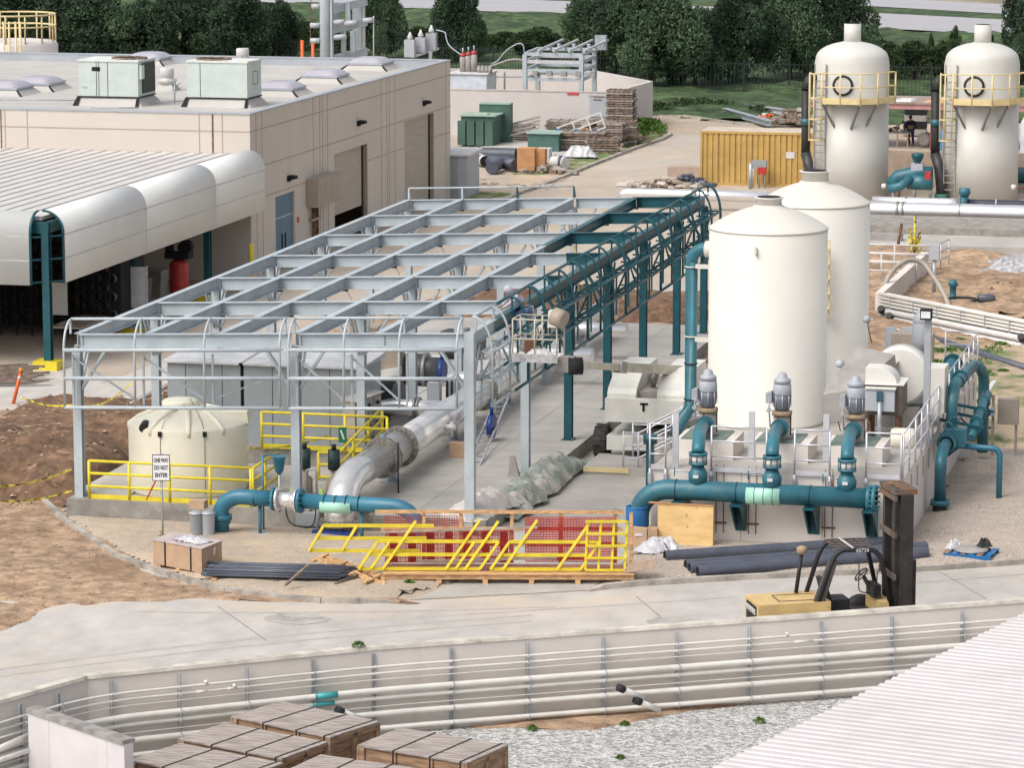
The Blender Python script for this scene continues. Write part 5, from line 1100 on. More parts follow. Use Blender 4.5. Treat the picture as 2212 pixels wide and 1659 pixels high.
# collapsed orange pallet to the left
pp = [K(650,950,470,1440), K(650,950,700,1500), K(650,950,850,1560), K(650,950,1010,1650)]
mb = MB(); 
for k in range(3): mb.bar(G(*(pp[0][0]+k*6, pp[0][1]-k*3), .35-.08*k), G(pp[3][0], pp[3][1]-k*8, .12), .04, .12)
for k, f in enumerate((.02,.3,.55,.8)): 
    c = G(pp[0][0]+(pp[3][0]-pp[0][0])*f, pp[0][1]+(pp[3][1]-pp[0][1])*f, .3-.15*f); mb.bar(c-V((.1,.35,0)), c+V((.1,.4,.05)), .12, .05)
mb.build('broken_pallet', WOOD, None, label='collapsed orange pine pallet frame left of the long pallet', cat='pallet')
MB().tube([G(*K(650,950,860,1560),.3), G(*K(650,950,1000,1640),.12), G(*K(650,950,1120,1690),.1), G(*K(650,950,1200,1700),.1), G(*K(650,950,1240,1680),.1)], .012, 5).build('black_strap', BLACK, None, label='loose black strap trailing on the gravel before the pallet', cat='strap')
def bush(name, lab, q, r, m, n=160, cat='plant', h=.8, sz=.05, group=None):
    mb = MB()
    for k in range(n):
        a_, e_, rr = rng.uniform(0, 6.28), rng.uniform(0, 1.5), r*rng.uniform(.3, 1)**.5; p = q+V((math.cos(a_)*math.cos(e_)*rr, math.sin(a_)*math.cos(e_)*rr, math.sin(e_)*rr*h+.01))
        d1 = V((rng.uniform(-1,1), rng.uniform(-1,1), rng.uniform(-.5,1))).normalized()*sz; d2 = V((rng.uniform(-1,1), rng.uniform(-1,1), rng.uniform(-1,1))).normalized()*sz
        mb.add([p-d1, p+d2*.5, p+d1, p-d2*.5], [(0,1,2,3)])
    return mb.build(name, m, None, label=lab, cat=cat, group=group)
bush('weed_clump', 'small green weed growing in front of the long pallet', G(884,1265,.05), .17, MATS['weed_leaves'])
# plywood board, drum, boxes -------------------------------------------------
a, b = G(*K(1250,950,1275,1320), .08), G(*K(1250,950,1715,1350), .08); zt_ = Yp(*K(1250,950,1500,1040), a.y).z
t = thing('plywood_board', 'knotty yellow plywood crate front propped near the vault wall', 'board', a)
d = (b-a).normalized(); n2 = V((-d.y, d.x, 0))
MB().hexa([a, b, b+n2*.14, a+n2*.14, a+V((0,0,zt_))+n2*.04, b+V((0,0,zt_))+n2*.04, b+V((0,0,zt_))+n2*.14, a+V((0,0,zt_))+n2*.14]).build('board_face', PLY, t)
MB().bar(a+V((-.25,0,zt_+.02))+n2*.09, b+V((0,0,zt_+.02))+n2*.09, .12, .03).build('top_batten', PLYO, t)
q = G(*K(1250,950,1110,1300), .08); t = thing('plastic_drum', 'blue open-topped plastic drum at the end of the timber rack', 'drum', q)
MB().lathe(q, [(.27,0),(.29,.05),(.29,.9),(.27,.95),(.25,.95),(.25,.5)], 24, cap=False).build('drum_shell', BLUED, t); mb = MB(); torus_ring(mb, q+V((0,0,.93)), (0,0,1), .285, .02, 24, 6); mb.build('drum_rim', BLUED, t)
for (x0,y0,x1,y1,lab) in ((1040,1210,1190,1370,'brown cardboard box with white label standing before the blue drum'), (1195,1205,1272,1335,'narrow upright cardboard box beside the plywood board')):
    a = G(*K(1250,950,x0,y1-15), .08); b = G(*K(1250,950,x1,y1), .08); hh = (y1-y0)*.27175/82
    tt = thing('cardboard_box', lab, 'box', a); MB().hexa([a, b, b+V((-.03,.35,0)), a+V((-.03,.35,0)), a+V((0,0,hh)), b+V((0,0,hh)), b+V((-.03,.35,hh)), a+V((-.03,.35,hh))]).build('box_body', CARD, tt)
    c = a.lerp(b, .6); MB().box(c.x-.1, c.x+.1, c.y-.03, c.y-.012, hh*.82 if x0 < 1100 else .1, hh*.95 if x0 < 1100 else .25).build('paper_label', PAPER, tt)
# charcoal pipes by the kerb -----------------------------------------------
for k, (pl, pr, lab) in enumerate((((1437,1202),(1990,1168),'charcoal plastic pipe, farthest of the four beside the street'), ((1482,1222),(2000,1182),'charcoal plastic pipe, third from the street'), ((1490,1228),(2002,1194),'charcoal plastic pipe, second from the street'), ((1508,1236),(2002,1196),'charcoal plastic pipe, nearest to the street'))):
    a, b = G(*pl, .2), G(*pr, .2)
    if k == 0: b = G(1905,1172,.2)
    t = thing('plastic_pipe', lab, 'pipe', (a.x,a.y,.07), 'charcoal pipes lying beside the street'); t['kind'] = 'thing'; del t['kind']
    dd_ = (b-a).normalized(); mb = MB(); mb.cyl(a, b, .155, n=20, caps=False); 
    mb.build('pipe_shell', DARKP, t)
    MB().cyl(a+dd_*.02, b-dd_*.02, .13, n=20, caps=True).build('pipe_bore', DARK, t)
    mb = MB(); torus_ring(mb, a, dd_, .143, .013, 20, 5); torus_ring(mb, b, dd_, .143, .013, 20, 5); mb.build('pipe_rim', DARKP, t)
# blue pallet with a dark disc
q = G(2098,1200,.08); t = thing('blue_pallet', 'blue pallet with dark round plate on it beside the street at the right', 'pallet', q); T_ = Matrix.Translation(q) @ Matrix.Rotation(R(-8), 4, 'Z')
for y in (-.45,0,.45): MB(T_).box(-.62,.62,y-.05,y+.05,0,.11).build('stringer', BLUED, t)
for k in range(6): x = -.55+k*.22; MB(T_).box(x-.07,x+.07,-.5,.5,.111,.135).build('deck_board', BLUED if k % 2 else WOODD, t)
MB(T_).lathe((0,0,.137), [(.44,0),(.44,.03),(.38,.06),(.05,.1)], 28).build('round_plate', GREYF, None, label='dark round metal plate lying on the blue pallet', cat='plate')
tarp('black_scrap', 'crumpled black rubber scrap on the blue pallet', [q+V((.15,.1,.2)), q+V((.5,.25,.2))], .13, .2, BLACK, 17, 'scrap'); tarp('plastic_scrap', 'crumpled clear plastic on the left end of the blue pallet', [q+V((-.65,.1,.1)), q+V((-.3,.4,.12))], .13, .2, SHEET, 18, 'scrap')
# marker post and tapes at the left
a, b = G(*K(0,950,105,210), 0), G(*K(0,475,150,1490), 1.1); b = V((a.x+.25,a.y+.1,1.05)); t = thing('delineator_post', 'leaning orange marker post beside the soil heap at the left', 'post', a)
MB().cyl(a, b, .06, n=10).build('post_tube', CONEO, t); MB().cyl(a.lerp(b,.8), a.lerp(b,.88), .062, n=10).build('reflective_band', PAPER, t); MB().cyl(b, b+V((.02,0,.15)), .07, n=10).build('post_cap', mat('orange_cap', (.7,.25,.03), .5), t)
def tape(lab, pts, w=.055):
    mb = MB(); pts = [V(p) for p in pts]; out_ = []
    for i in range(len(pts)-1):
        for k in range(6):
            f = k/6; p = pts[i].lerp(pts[i+1], f); p.z -= .25*math.sin(math.pi*f)*(.3+.7*((pts[i+1]-pts[i]).length/8)); out_.append(p)
    out_.append(pts[-1])
    for i in range(len(out_)-1): mb.bar(out_[i], out_[i+1], .004, w)
    return mb.build('caution_tape', TAPE, None, label=lab, cat='tape')
c1 = V((CXL-.05,87.5,1.35)); c2 = V((CXL-.05,87.5,.75))
tape('upper yellow caution tape running left from the canopy corner column', [c1, Yp(-20,1052,86.5)]); tape('lower yellow caution tape running left from the canopy corner column', [c2, Yp(-20,1082,86.5)])
tape('yellow caution tape sagging across the concrete apron behind the soil heap', [G(45,858,.7), G(160,875,.8), V((CXL,88.3,3.0))+V((0,4,0))]); tape('yellow caution tape stretched between the left canopy columns', [(CXL,94.4,1.4), (-30.5,93,1.1), (-28.5,94.5,1.3)])
# ================================================================== PUMP VAULT AND TANKS
VX0, VX1, VY0, VY1, VZ = -17.75, -11.0, 88.6, 107.0, 1.9
vt = thing('pump_vault', 'raised pinkish concrete pump vault carrying the two cream tanks and three pumps', 'vault', ((VX0+VX1)/2, VY0, 0))
MB().box(VX0, VX1, VY0, VY1, -.1, VZ).build('vault_wall', PINKW, vt)
MB().box(VX0+.02, VX1-.02, VY0+.02, VY1-.02, VZ+.001, VZ+.01).build('vault_deck', SLAB, vt)
for x in (-15.3, -13.1): MB().box(x-.01, x+.01, VY0-.006, VY0-.001, 0, VZ).build('wall_joint', MATS['wall_reveal_groove'], vt)
PW = []
for i, px in enumerate((1529, 1689, 1848)):
    x = Yp(px, 900, 91.0).x; PW.append(x)
    MB().hexa([(x-.75,90.2,VZ+.01),(x+.85,90.2,VZ+.01),(x+.85,91.9,VZ+.01),(x-.75,91.9,VZ+.01),(x-.75,90.2,2.42),(x+.85,90.2,2.42),(x+.85,91.9,2.42),(x-.75,91.9,2.42)]).build('pump_pedestal', PINKW, vt)
    MB().box(x-.62, x+.6, 90.3, 91.8, 2.421, 2.45).build('pedestal_plate', mat('green_grey_plate', (.16,.22,.19), .6), vt)
    lab = 'vertical turbine pump with grey motor, %s of three on the vault' % ('leftmost','middle','rightmost')[i]
    t = thing('turbine_pump', lab, 'pump', (x,91.0,2.45), 'vertical turbine pumps on the vault')
    zf = lambda py: Yp(px, py, 91.0).z
    zz = {k: zf(py+(i*(.045*160))) for k, py in (('top',797),('brim',812),('cap',822),('mid',845),('fin',880),('fl',887))}
    m = MB().lathe((x,91,0), [(.17,zz['fin']),(.22,zz['fin']+.1),(.24,zz['fin']+.3),(.24,zz['mid'])], 22).build('motor_fins', MOTORD, t)
    for k in range(8): a_ = k*math.pi/4+.2; MB().cyl((x+.245*math.cos(a_),91+.245*math.sin(a_),zz['fin']+.12), (x+.245*math.cos(a_),91+.245*math.sin(a_),zz['mid']), .012, n=5).build('fin_rib', ALU, m)
    MB().lathe((x,91,0), [(.245,zz['mid']),(.255,zz['mid']+.03),(.245,zz['cap']-.02),(.22,zz['cap'])], 22).build('motor_cover', MOTOR, t)
    MB().lathe((x,91,0), [(.22,zz['cap']),(.2,zz['cap']+.02),(.23,zz['cap']+.03),(.235,zz['brim']-.02),(.2,zz['brim']+.02),(.14,zz['brim']+.04),(.12,zz['top']-.05),(.06,zz['top'])], 22).build('motor_cap', MOTOR, t)
    MB().hexa([(x-.42,90.8,zz['fin']+.22),(x-.26,90.8,zz['fin']+.22),(x-.26,91.1,zz['fin']+.22),(x-.42,91.1,zz['fin']+.22),(x-.42,90.8,zz['fin']+.5),(x-.26,90.8,zz['fin']+.55),(x-.26,91.1,zz['fin']+.55),(x-.42,91.1,zz['fin']+.5)]).build('terminal_box', MOTOR, t)
    MB().lathe((x,91,0), [(.27,zz['fl']-.03),(.28,zz['fl']+.0),(.28,zz['fin']-.01),(.24,zz['fin'])], 22).build('head_flange', mat('rusty_tan_flange', (.32,.24,.15), .7, 0, .2, 8), t)
    MB().lathe((x,91,0), [(.3,2.45),(.3,2.5),(.23,2.52),(.23,zz['fl']-.03)], 22).build('discharge_head', mat('grey_brown_head', (.33,.30,.27), .6, .2, .1, 4, spots=((.20,.14,.10), 4, .55, .15, (3,3,.4))), t)
    for a_ in (.6, 2.5, 4.4): MB().cyl((x+.27*math.cos(a_),91+.27*math.sin(a_),2.5), (x+.27*math.cos(a_),91+.27*math.sin(a_),zz['fl']-.03), .018, n=6).build('tie_rod', mat('dark_tie_rod', (.1,.07,.055), .6), t)
    # discharge elbow down to the manifold
    zd = 2.78; xr = Yp((1508,1668,1830)[i], 1000, 88.0).x
    MB().tube([(x,90.85,zd)]+arc((x-.02,90.2,zd+.02), (xr,88.0,zd+.25), (xr,88.0,2.5), 9), .175, 18).build('discharge_elbow', TEALP, t)
    MB().cyl((x,90.75,zd), (x-.01,90.62,zd), .24, n=20).build('elbow_flange', TEALP, t)
    for z0, z1, r, m in ((2.44,2.51,.25,TEALP), (2.19,2.25,.25,TEALP), (2.25,2.44,.205,PINKW)): MB().cyl((xr,88,z0), (xr,88,z1), r, n=20).build('coupling_ring', m, t)
    for k in range(8): a_ = k*math.pi/4; MB().cyl((xr+.225*math.cos(a_),88+.225*math.sin(a_),2.17), (xr+.225*math.cos(a_),88+.225*math.sin(a_),2.53), .014, n=5).build('coupling_bolt', TEALP, t)
    MB().cyl((xr,88,1.6), (xr,88,2.2), .165, n=18).build('riser', TEALP, t)
    v_ = MB().lathe((xr,88,0), [(.2,1.6),(.2,1.7),(.24,1.74),(.26,1.84),(.26,1.94),(.22,2.0),(.18,2.1)], 20).build('check_valve', TEALP, t); MB().box(xr-.08, xr+.06, 87.72, 87.77, 1.86, 1.94).build('valve_plate', PAPER, v_)
    hw = V((xr-.62,87.9,1.98)); m_ = MB(); torus_ring(m_, hw, (1,.2,0), .11, .015, 14, 5); m_.build('handwheel', TEALP, t); MB().cyl(hw, (xr-.2,87.95,1.98), .015, n=6).build('valve_stem', GALV, t)
    mb = MB()       # gauge tubing
    mb.tube(path([(x-.25,90.6,2.8),(x-.3,90.6,3.4),(x-.25,90.7,3.5)], .05), .02, 6); mb.cyl((x-.28,90.55,3.28), (x-.28,90.45,3.28), .06, n=10); mb.build('pressure_gauge', GALV, t)
# manifold
zc = 1.43-.30; zc = Yp(1650,1065,88).z-.02
mf = thing('pump_manifold', 'thick teal manifold pipe with bolted end running along the front of the vault', 'pipe', (-14.5,88,0)); xe = Yp(1893,1080,88).x
MB().tube([(-17.95,88,0)]+arc((-17.95,88,zc-.75), (-17.95,88,zc), (-17.1,88,zc), 9)+[(xe,88,zc)], .27, 26).build('manifold_run', TEALP, mf)
MB().cyl((xe-.25,88,zc), (xe-.13,88,zc), .34, n=26).build('end_flange', TEALP, mf); flange(MB(), (xe-.05,88,zc), (1,0,0), .37, .1, 14, .028).build('blind_flange', TEALP, mf)
for px in (1461, 1592, 1751, 1873): x = Yp(px,1080,88).x; m_ = MB(); torus_ring(m_, (x,88,zc), (1,0,0), .278, .012, 22, 5); m_.build('pipe_clamp', BLACK, mf)
xa, xb = Yp(1614,1065,88).x, Yp(1687,1068,88).x
MB().cyl((xa,87.955,zc-.03), (xb,87.955,zc-.03), .262, n=26).build('pale_green_label', LABEL, mf)
for k in range(3): x = xa+(xb-xa)*(.25+.27*k); m_ = MB(); torus_ring(m_, (x,87.96,zc-.03), (1,0,0), .268, .009, 22, 4); m_.build('label_strap', BLACK, mf)
for px in (1465, 1590, 1748, 1875):
    x = Yp(px,1100,88).x; b = MB().extrude([(x-.12,VY0,zc-.3),(x-.12,87.65,zc-.3),(x-.12,VY0,zc-1.15)], (.05,0,0)); b.extrude([(x+.14,VY0,zc-.3),(x+.14,87.65,zc-.3),(x+.14,VY0,zc-1.15)], (.05,0,0)); b.box(x-.12, x+.19, 87.6, VY0, zc-.32, zc-.28); b.box(x-.12, x+.19, VY0-.03, VY0-.002, zc-1.15, zc-.3); b.build('pipe_bracket', TEAL, mf)
for px in (1625, 1790, 1555): 
    x = Yp(px,1120,VY0).x; m_ = MB(); 
    for s_ in (-.1,.1): m_.cyl((x+s_,VY0-.03,.25), (x+s_,VY0-.03,VZ+.2), .012, n=5)
    m_.box(x-.18, x+.18, VY0-.05, VY0-.02, .5, .54); m_.build('wall_conduit', RUST, None, label='rusty twin conduits on the vault front %s' % {1625:'below the pale green label', 1790:'below the rightmost pump', 1555:'below the leftmost pump'}[px], cat='conduit')
# the two tall cream tanks
def tall_tank(px, Yc, r, yrim, yn0, yn1, rn, lab, neck_px):
    c = Yp(px, 600, Yc); z1 = Yp(px, yrim, Yc-0*r).z; zn0, zn1 = Yp(neck_px, yn0, Yc).z, Yp(neck_px, yn1, Yc).z
    t = thing('storage_tank', lab, 'tank', (c.x, Yc, VZ), 'tall cream tanks on the vault')
    pr = [(r+.04,VZ+.012),(r+.04,VZ+.1),(r,VZ+.11),(r,z1)]; MB().lathe((c.x,Yc,0), pr, 56).build('tank_shell', CREAM, t)
    dm = [(r+.012,z1-.02),(r+.012,z1+.02)]+[(r*f, z1+.03+(zn0-z1-.05)*(1-f**1.9)) for f in (.985,.95,.9,.8,.7,.6,.5,.4,.3)]+[(rn,zn0)]
    MB().lathe((c.x,Yc,0), dm, 56).build('tank_dome', CREAM, t)
    MB().lathe((c.x,Yc,0), [(rn,zn0-.12),(rn,zn1-.04),(rn+.06,zn1-.03),(rn+.06,zn1)], 28).build('tank_neck', CREAM, t)
    MB().lathe((c.x,Yc,0), [(rn*.9,zn1+.001),(rn*.9,zn1+.015)], 24).build('neck_opening', DARK, t)
    MB().box(c.x-.1, c.x-.04, Yc-r-.1, Yc-r+.05, z1-.55, z1-.35).build('lifting_lug', CREAM, t)
    return t, c, z1
t1, c1_, z1_ = tall_tank(1659, 96.6, 1.70, 492, 441, 425, .37, 'tall cream fibreglass tank with domed top, the nearer of the pair', 1661)
t2, c2_, z2_ = tall_tank(1757, 103.4, 1.70, 437, 389, 368, .42, 'tall cream fibreglass tank behind, with dark dusty crown', 1755)
# ladder cage on far tank
mb = MB(); lx = c2_.x+.55; yy = 103.4-1.78
zA, zB = Xp(1795, 660, lx).z, Xp(1795, 490, lx).z
for s_ in (-.2,.2): mb.bar((lx+s_,yy,4.2), (lx+s_,yy,6.6), .05, .05)
for k in range(5): mb.box(lx-.25, lx+.25, yy-.15, yy, 4.5+k*.45, 4.56+k*.45)
mb.build('yellow_ladder_cage', YELP, t2); mb = MB(); mb.bar((lx-.1,yy,2.5), (lx-.1,yy,4.2), .08, .08); mb.build('brown_ladder_rail', RUST, t2)
# teal riser into the near tank
pv = thing('tank_riser_pipe', 'thick teal pipe rising beside the nearer cream tank with an elbow at its top', 'pipe', (-18.1,97,1.9))
xp_ = Yp(1493,700,97.2).x; zt_ = Yp(1510,528,97.2).z-.1; zb = Yp(1493,880,97.2).z
MB().tube([(xp_-.35,96.6,zb-.75),(xp_-.22,96.9,zb-.35),(xp_,97.2,zb),(xp_,97.2,zt_-.4)]+arc((xp_,97.2,zt_-.4),(xp_,97.2,zt_),(xp_+.45,97.1,zt_),7)+[(c1_.x-1.6,97.0,zt_)], .18, 20).build('riser_run', TEALP, pv)
MB().cyl((c1_.x-1.9,97.03,zt_), (c1_.x-1.6,97.0,zt_), .24, n=18).build('nozzle', CREAM, pv)
for z in (zt_-.55, zt_-2.6, zb+.25, zt_-3.4):
    m_ = MB(); torus_ring(m_, (xp_,97.2,z), (0,0,1), .19, .02, 18, 5); m_.build('pipe_clamp', BLACK if z < zt_-3 else CREAM, pv)
for z in (zt_-.5, zt_-2.65): MB().box(xp_+.15, c1_.x-1.6, 97.0, 97.12, z-.08, z+.04).build('wall_bracket', CREAM, pv)
# railings -------------------------------------------------------------
AR = 'aluminium railings round the pump vault'
def arail(lab, xa, xb, y=88.52):
    t = rail('aluminium_railing', lab, [(xa,y,VZ+.0), (xb,y,VZ+.0)], ALU, h=1.24, levels=(1.24,.84,.42), posts=9, r=.024, group=AR)
    for x in (xa, xb): MB().cyl((x,y,VZ-.35), (x,y,VZ+.02), .03, n=8).build('post_foot', ALU, t); MB().box(x-.05, x+.05, y-.03, y+.05, VZ-.4, VZ-.1).build('foot_bracket', GALV, t)
yb_ = 88.52
arail('short aluminium railing at the left front corner of the vault', Yp(1404,960,yb_).x, Yp(1438,960,yb_).x)
arail('aluminium railing on the vault front between the leftmost and middle pumps', Yp(1537,960,yb_).x, Yp(1656,960,yb_).x)
arail('aluminium railing on the vault front between the middle and rightmost pumps', Yp(1717,960,yb_).x, Yp(1793,960,yb_).x)
arail('aluminium railing on the vault front right of the rightmost pump', Yp(1872,960,yb_).x, VX1-.03)
rail('aluminium_railing', 'long aluminium railing along the right side of the vault', [(VX1+.02,88.55,VZ), (VX1+.02,VY1,VZ), (VX1-1.0,VY1,VZ)], ALU, h=1.24, levels=(1.24,.84,.42), posts=1.3, r=.024, group=AR, kick=False)
mb = MB()
for k in range(14): y = 89.2+k*1.3; mb.box(VX1+.001, VX1+.03, y-.06, y+.06, VZ-.75, VZ-.2)
mb.build('side_brackets', GALV, vt)
# flat uprights and lamp pole
for px, y, z1, lab in ((1460,88.9,4.15,'flat grey upright stanchion at the left corner of the vault'), (1624,90.2,3.95,'flat grey upright plate between the leftmost and middle pumps'), (1785,90.2,3.8,'flat grey upright plate between the middle and rightmost pumps')):
    x = Yp(px,930,y).x; zb_ = VZ if px > 1500 else VZ-.1; zt_ = Yp(px, 889 if px != 1785 else 895, y).z; MB().box(x-.08, x+.08, y-.04, y+.04, zb_, zt_).build('stanchion', ALU, None, label=lab, cat='post')
lpx = -10.95+.1; y = 94.2; x = Yp(2003,800,y).x; zT = Yp(1999,688,y).z
t = thing('lamp_post', 'tall grey square post with a small floodlight on top beside the blowers', 'lamp', (x,y,VZ)); MB().box(x-.09, x+.09, y-.09, y+.09, VZ, zT).build('lamp_pole', MOTOR, t)
MB().hexa([V((x,y,zT))+V(p) for p in ((-.2,-.25,.0),(.12,-.25,.0),(.12,-.02,.02),(-.2,-.02,.02),(-.2,-.3,.28),(.12,-.3,.28),(.12,-.02,.3),(-.2,-.02,.3))]).build('lamp_head', DARK, t); MB().box(x-.17, x+.09, y-.31, y-.29, zT+.05, zT+.24).build('lamp_lens', mat('lamp_glass', (.75,.78,.80), .1), t)
c = Yp(1992,690,99); t = thing('turbine_pump', 'grey motor cap of a pump standing behind the floodlight post', 'pump', (c.x,99,VZ), 'vertical turbine pumps on the vault')
c.z = Yp(1992,700,99).z-.1
MB().lathe((c.x,99,c.z), [(.24,-.7),(.29,-.4),(.29,.1),(.27,.14),(.28,.16),(.28,.3),(.2,.38),(.15,.5),(.05,.58)], 20).build('motor_cover', MOTOR, t); MB().cyl((c.x,99,VZ), (c.x,99,c.z-.7), .2, n=16).build('discharge_head', MOTOR, t)
# blowers ------------------------------------------------------------------
def volute(c, r, th, m, par):
    prof = []
    for k in range(26): a = R(200-k*11); rr = r*(1+.10*k/25); prof.append((c.x+rr*math.cos(a), c.z+rr*math.sin(a)))
    lp_ = [V((p[0], c.y, p[1])) for p in prof]; n = len(lp_); b = V((0,th,0)); rd = .12
    ctr = sum(lp_, V((0,0,0)))/n; mb = MB(); inn = [p.lerp(ctr, .10) for p in lp_]
    vs = [p for p in inn]+[p+V((0,rd,0)) for p in lp_]+[p+b for p in lp_]
    mb.add(vs, [tuple(range(n-1,-1,-1))]+[(i, (i+1) % n, n+(i+1) % n, n+i) for i in range(n)]+[(n+i, n+(i+1) % n, 2*n+(i+1) % n, 2*n+i) for i in range(n)]+[tuple(range(2*n,3*n))], [False]+[True]*(2*n)+[False])
    return mb.build('fan_scroll', m, par)
CR2 = mat('cream_blower_paint', (.70,.68,.63), .45, 0, .05, 1)
c = Yp(1945,815,96.8); b2 = thing('blower', 'large cream centrifugal blower with round scroll housing and brown inlet duct, the rear one', 'blower', (c.x,96.8,VZ), 'cream blowers on the vault'); volute(V((c.x,96.4,c.z+.1)), .80, .75, CR2, b2)
MB().box(c.x+.75, c.x+1.3, 96.5, 97.5, c.z-.95, c.z+.35).build('outlet_box', CR2, b2); MB().box(c.x-.7, c.x+.6, 96.3, 97.3, VZ, c.z-.8).build('base_frame', GREYF, b2)
MB().hexa([(c.x-1.15,95.7,c.z-.25),(c.x-.25,95.7,c.z-.3),(c.x-.25,96.4,c.z-.3),(c.x-1.15,96.4,c.z-.25),(c.x-1.15,95.7,c.z+.5),(c.x-.25,95.7,c.z+.42),(c.x-.1,96.4,c.z+.5),(c.x-1.0,96.4,c.z+.58)]).build('inlet_duct', FIBRE, b2)
MB().hexa([(c.x-1.17,95.68,c.z+.5),(c.x-.1,95.68,c.z+.42),(c.x-.0,96.42,c.z+.5),(c.x-1.0,96.42,c.z+.58),(c.x-1.17,95.68,c.z+.54),(c.x-.1,95.68,c.z+.46),(c.x+.0,96.42,c.z+.54),(c.x-1.0,96.42,c.z+.62)]).build('duct_cover', mat('pinkish_duct_cover', (.48,.44,.42), .6), b2)
c = Yp(1912,850,93.6); b1 = thing('blower', 'smaller cream blower with curved hood over a brown cabinet, the front one', 'blower', (c.x,93.6,VZ), 'cream blowers on the vault')
x0, x1 = Yp(1872,850,93.6).x, Yp(1952,850,93.6).x; zt_ = Yp(1900,792,93.6).z; zm = Yp(1900,826,93.6).z; zl = Yp(1900,892,93.6).z
n = 10; lp_ = [V((x0,93.3,zm))]+[V((x0+(x1-x0)*.35+(x1-x0)*.5*math.sin(a), 93.3, zm+(zt_-zm)*math.cos(a))) for a in [R(90)*k/n for k in range(n+1)]]; lp_.insert(1, V((x0,93.3,zt_))); MB().extrude(lp_, (0,.8,0)).build('curved_hood', CR2, b1)
MB().box(x0, x1, 93.25, 94.4, zl, zm-.01).build('fan_cabinet', FIBRE, b1); MB().box(x0-.02, x1+.05, 93.2, 94.45, zm-.01, zm+.03).build('cabinet_lid', CR2, b1)
d_ = MB().box(x0+.03, x0+.85, 93.05, 93.2, zm-.72, zm-.1).build('disconnect_panel', CABL, b1); MB().box(x0+.36, x0+.53, 92.97, 93.05, zm-.45, zm-.16).build('switch_box', mat('dark_teal_switch', (.04,.10,.13), .5), d_)
MB().box(x0+.03, x0+.88, 93.0, 93.22, zm-.1, zm-.06).build('panel_hood', CR2, b1)
MB().cyl((x0+.45,93.0,VZ), (x0+.45,93.0,zm-.45), .06, n=10).build('conduit', GALV, b1)
for x in (x0+.1, x1-.15): MB().box(x-.05, x+.05, 93.4, 94.3, VZ, zl).build('leg', RUST, b1)
mb = MB().lathe((x0+.75,93.3,VZ+.25), [(.28,0),(.3,.1),(.3,.6),(.2,.65)], 16, (1,0,0)); mb.build('cream_casing', POLY, b1)
# grey slanting duct between tank and blowers
p = Yp(1800,860,95); MB().hexa([(p.x-.1,93.6,VZ+.6),(p.x+.9,93.6,VZ+.6),(p.x+1.9,95.2,VZ+.9),(p.x+.4,95.2,VZ+.9),(p.x-.1,93.6,VZ+1.35),(p.x+.8,93.6,VZ+1.5),(p.x+1.7,95.2,VZ+2.3),(p.x+.6,95.2,VZ+2.5)]).build('tapered_duct', GREYF, None, label='grey tapering duct between the cream tanks and the blowers', cat='duct')
for px, py, lab in ((1873,690,'round grey gauge on a cable at the right edge of the rear cream tank'), (1815,786,'small blue sensor on the lower right of the rear cream tank'), (1805,878,'small blue transmitter left of the rightmost pump')):
    q = Yp(px, py, 94.6 if px < 1870 else 102); t = thing('instrument', lab, 'instrument', q); MB().lathe(q, [(.02,-.12),(.11,-.08),(.12,.05),(.04,.1)], 12, (1,-.6,0)).build('sensor_head', CABL, t); MB().tube(path([q, q+V((.05,0,-.3)), q+V((.15,0,-.7))], .1), .015, 5).build('sensor_cable', BLACK, t)
for px, lab in ((1932,'left grey control box behind the rear blower'), (1968,'right grey control box behind the rear blower')):
    q = Yp(px-8, 728, 103.5); MB().box(q.x-.16, q.x+.16, 103.4, 103.6, VZ, q.z+.3).build('control_box', CABL, None, label=lab, cat='box')
q = Yp(1990,740,101.5); MB().box(q.x-.9, q.x+.35, 101.4, 101.9, VZ, q.z+.25).build('equipment_cabinet', TAN, None, label='tan equipment panel with dark switch behind the rear blower', cat='panel')
# stairs at the left of the vault
st = thing('vault_stairs', 'concrete steps with a yellow nosing and aluminium handrails left of the vault', 'stairs', (-20,97,0))
a, b = G(1262,1024,.0), G(1357,1031,0); MB().box(a.x, b.x+.9, a.y-.1, a.y+2.2, 0, .24).build('landing', SLAB, st); MB().box(a.x, b.x, a.y-.14, a.y-.1, .1, .245).build('yellow_nosing', YELP, st)
for k in range(7): MB().box(-19.75+k*.28, -17.76, 97.2, 98.5, .24+k*.19-.01, .24+(k+1)*.19).build('step', SLAB, st)
for y, lab in ((97.15,'sloping aluminium handrail on the near side of the vault steps'), (98.55,'sloping aluminium handrail on the far side of the vault steps')):
    rail('stair_railing', lab, [(-20.3,y,.24), (-19.85,y,.24), (-17.8,y,1.35)], ALU, levels=(1.03,.66,.28), posts=1.0, r=.028, kick=False, group=AR)
q = V((-17.95,90.5,0)); t = thing('valve_stand', 'dark blue valve body behind the left corner rail of the vault', 'valve', (-18.2,91.5,0)); MB().box(-18.5,-18.3,91.6,91.8,.3,2.0).build('valve_body', TEAL, t); MB().cyl((-18.4,91.7,2.0),(-18.4,91.7,2.25),.2,n=14).build('valve_top', TEAL, t)
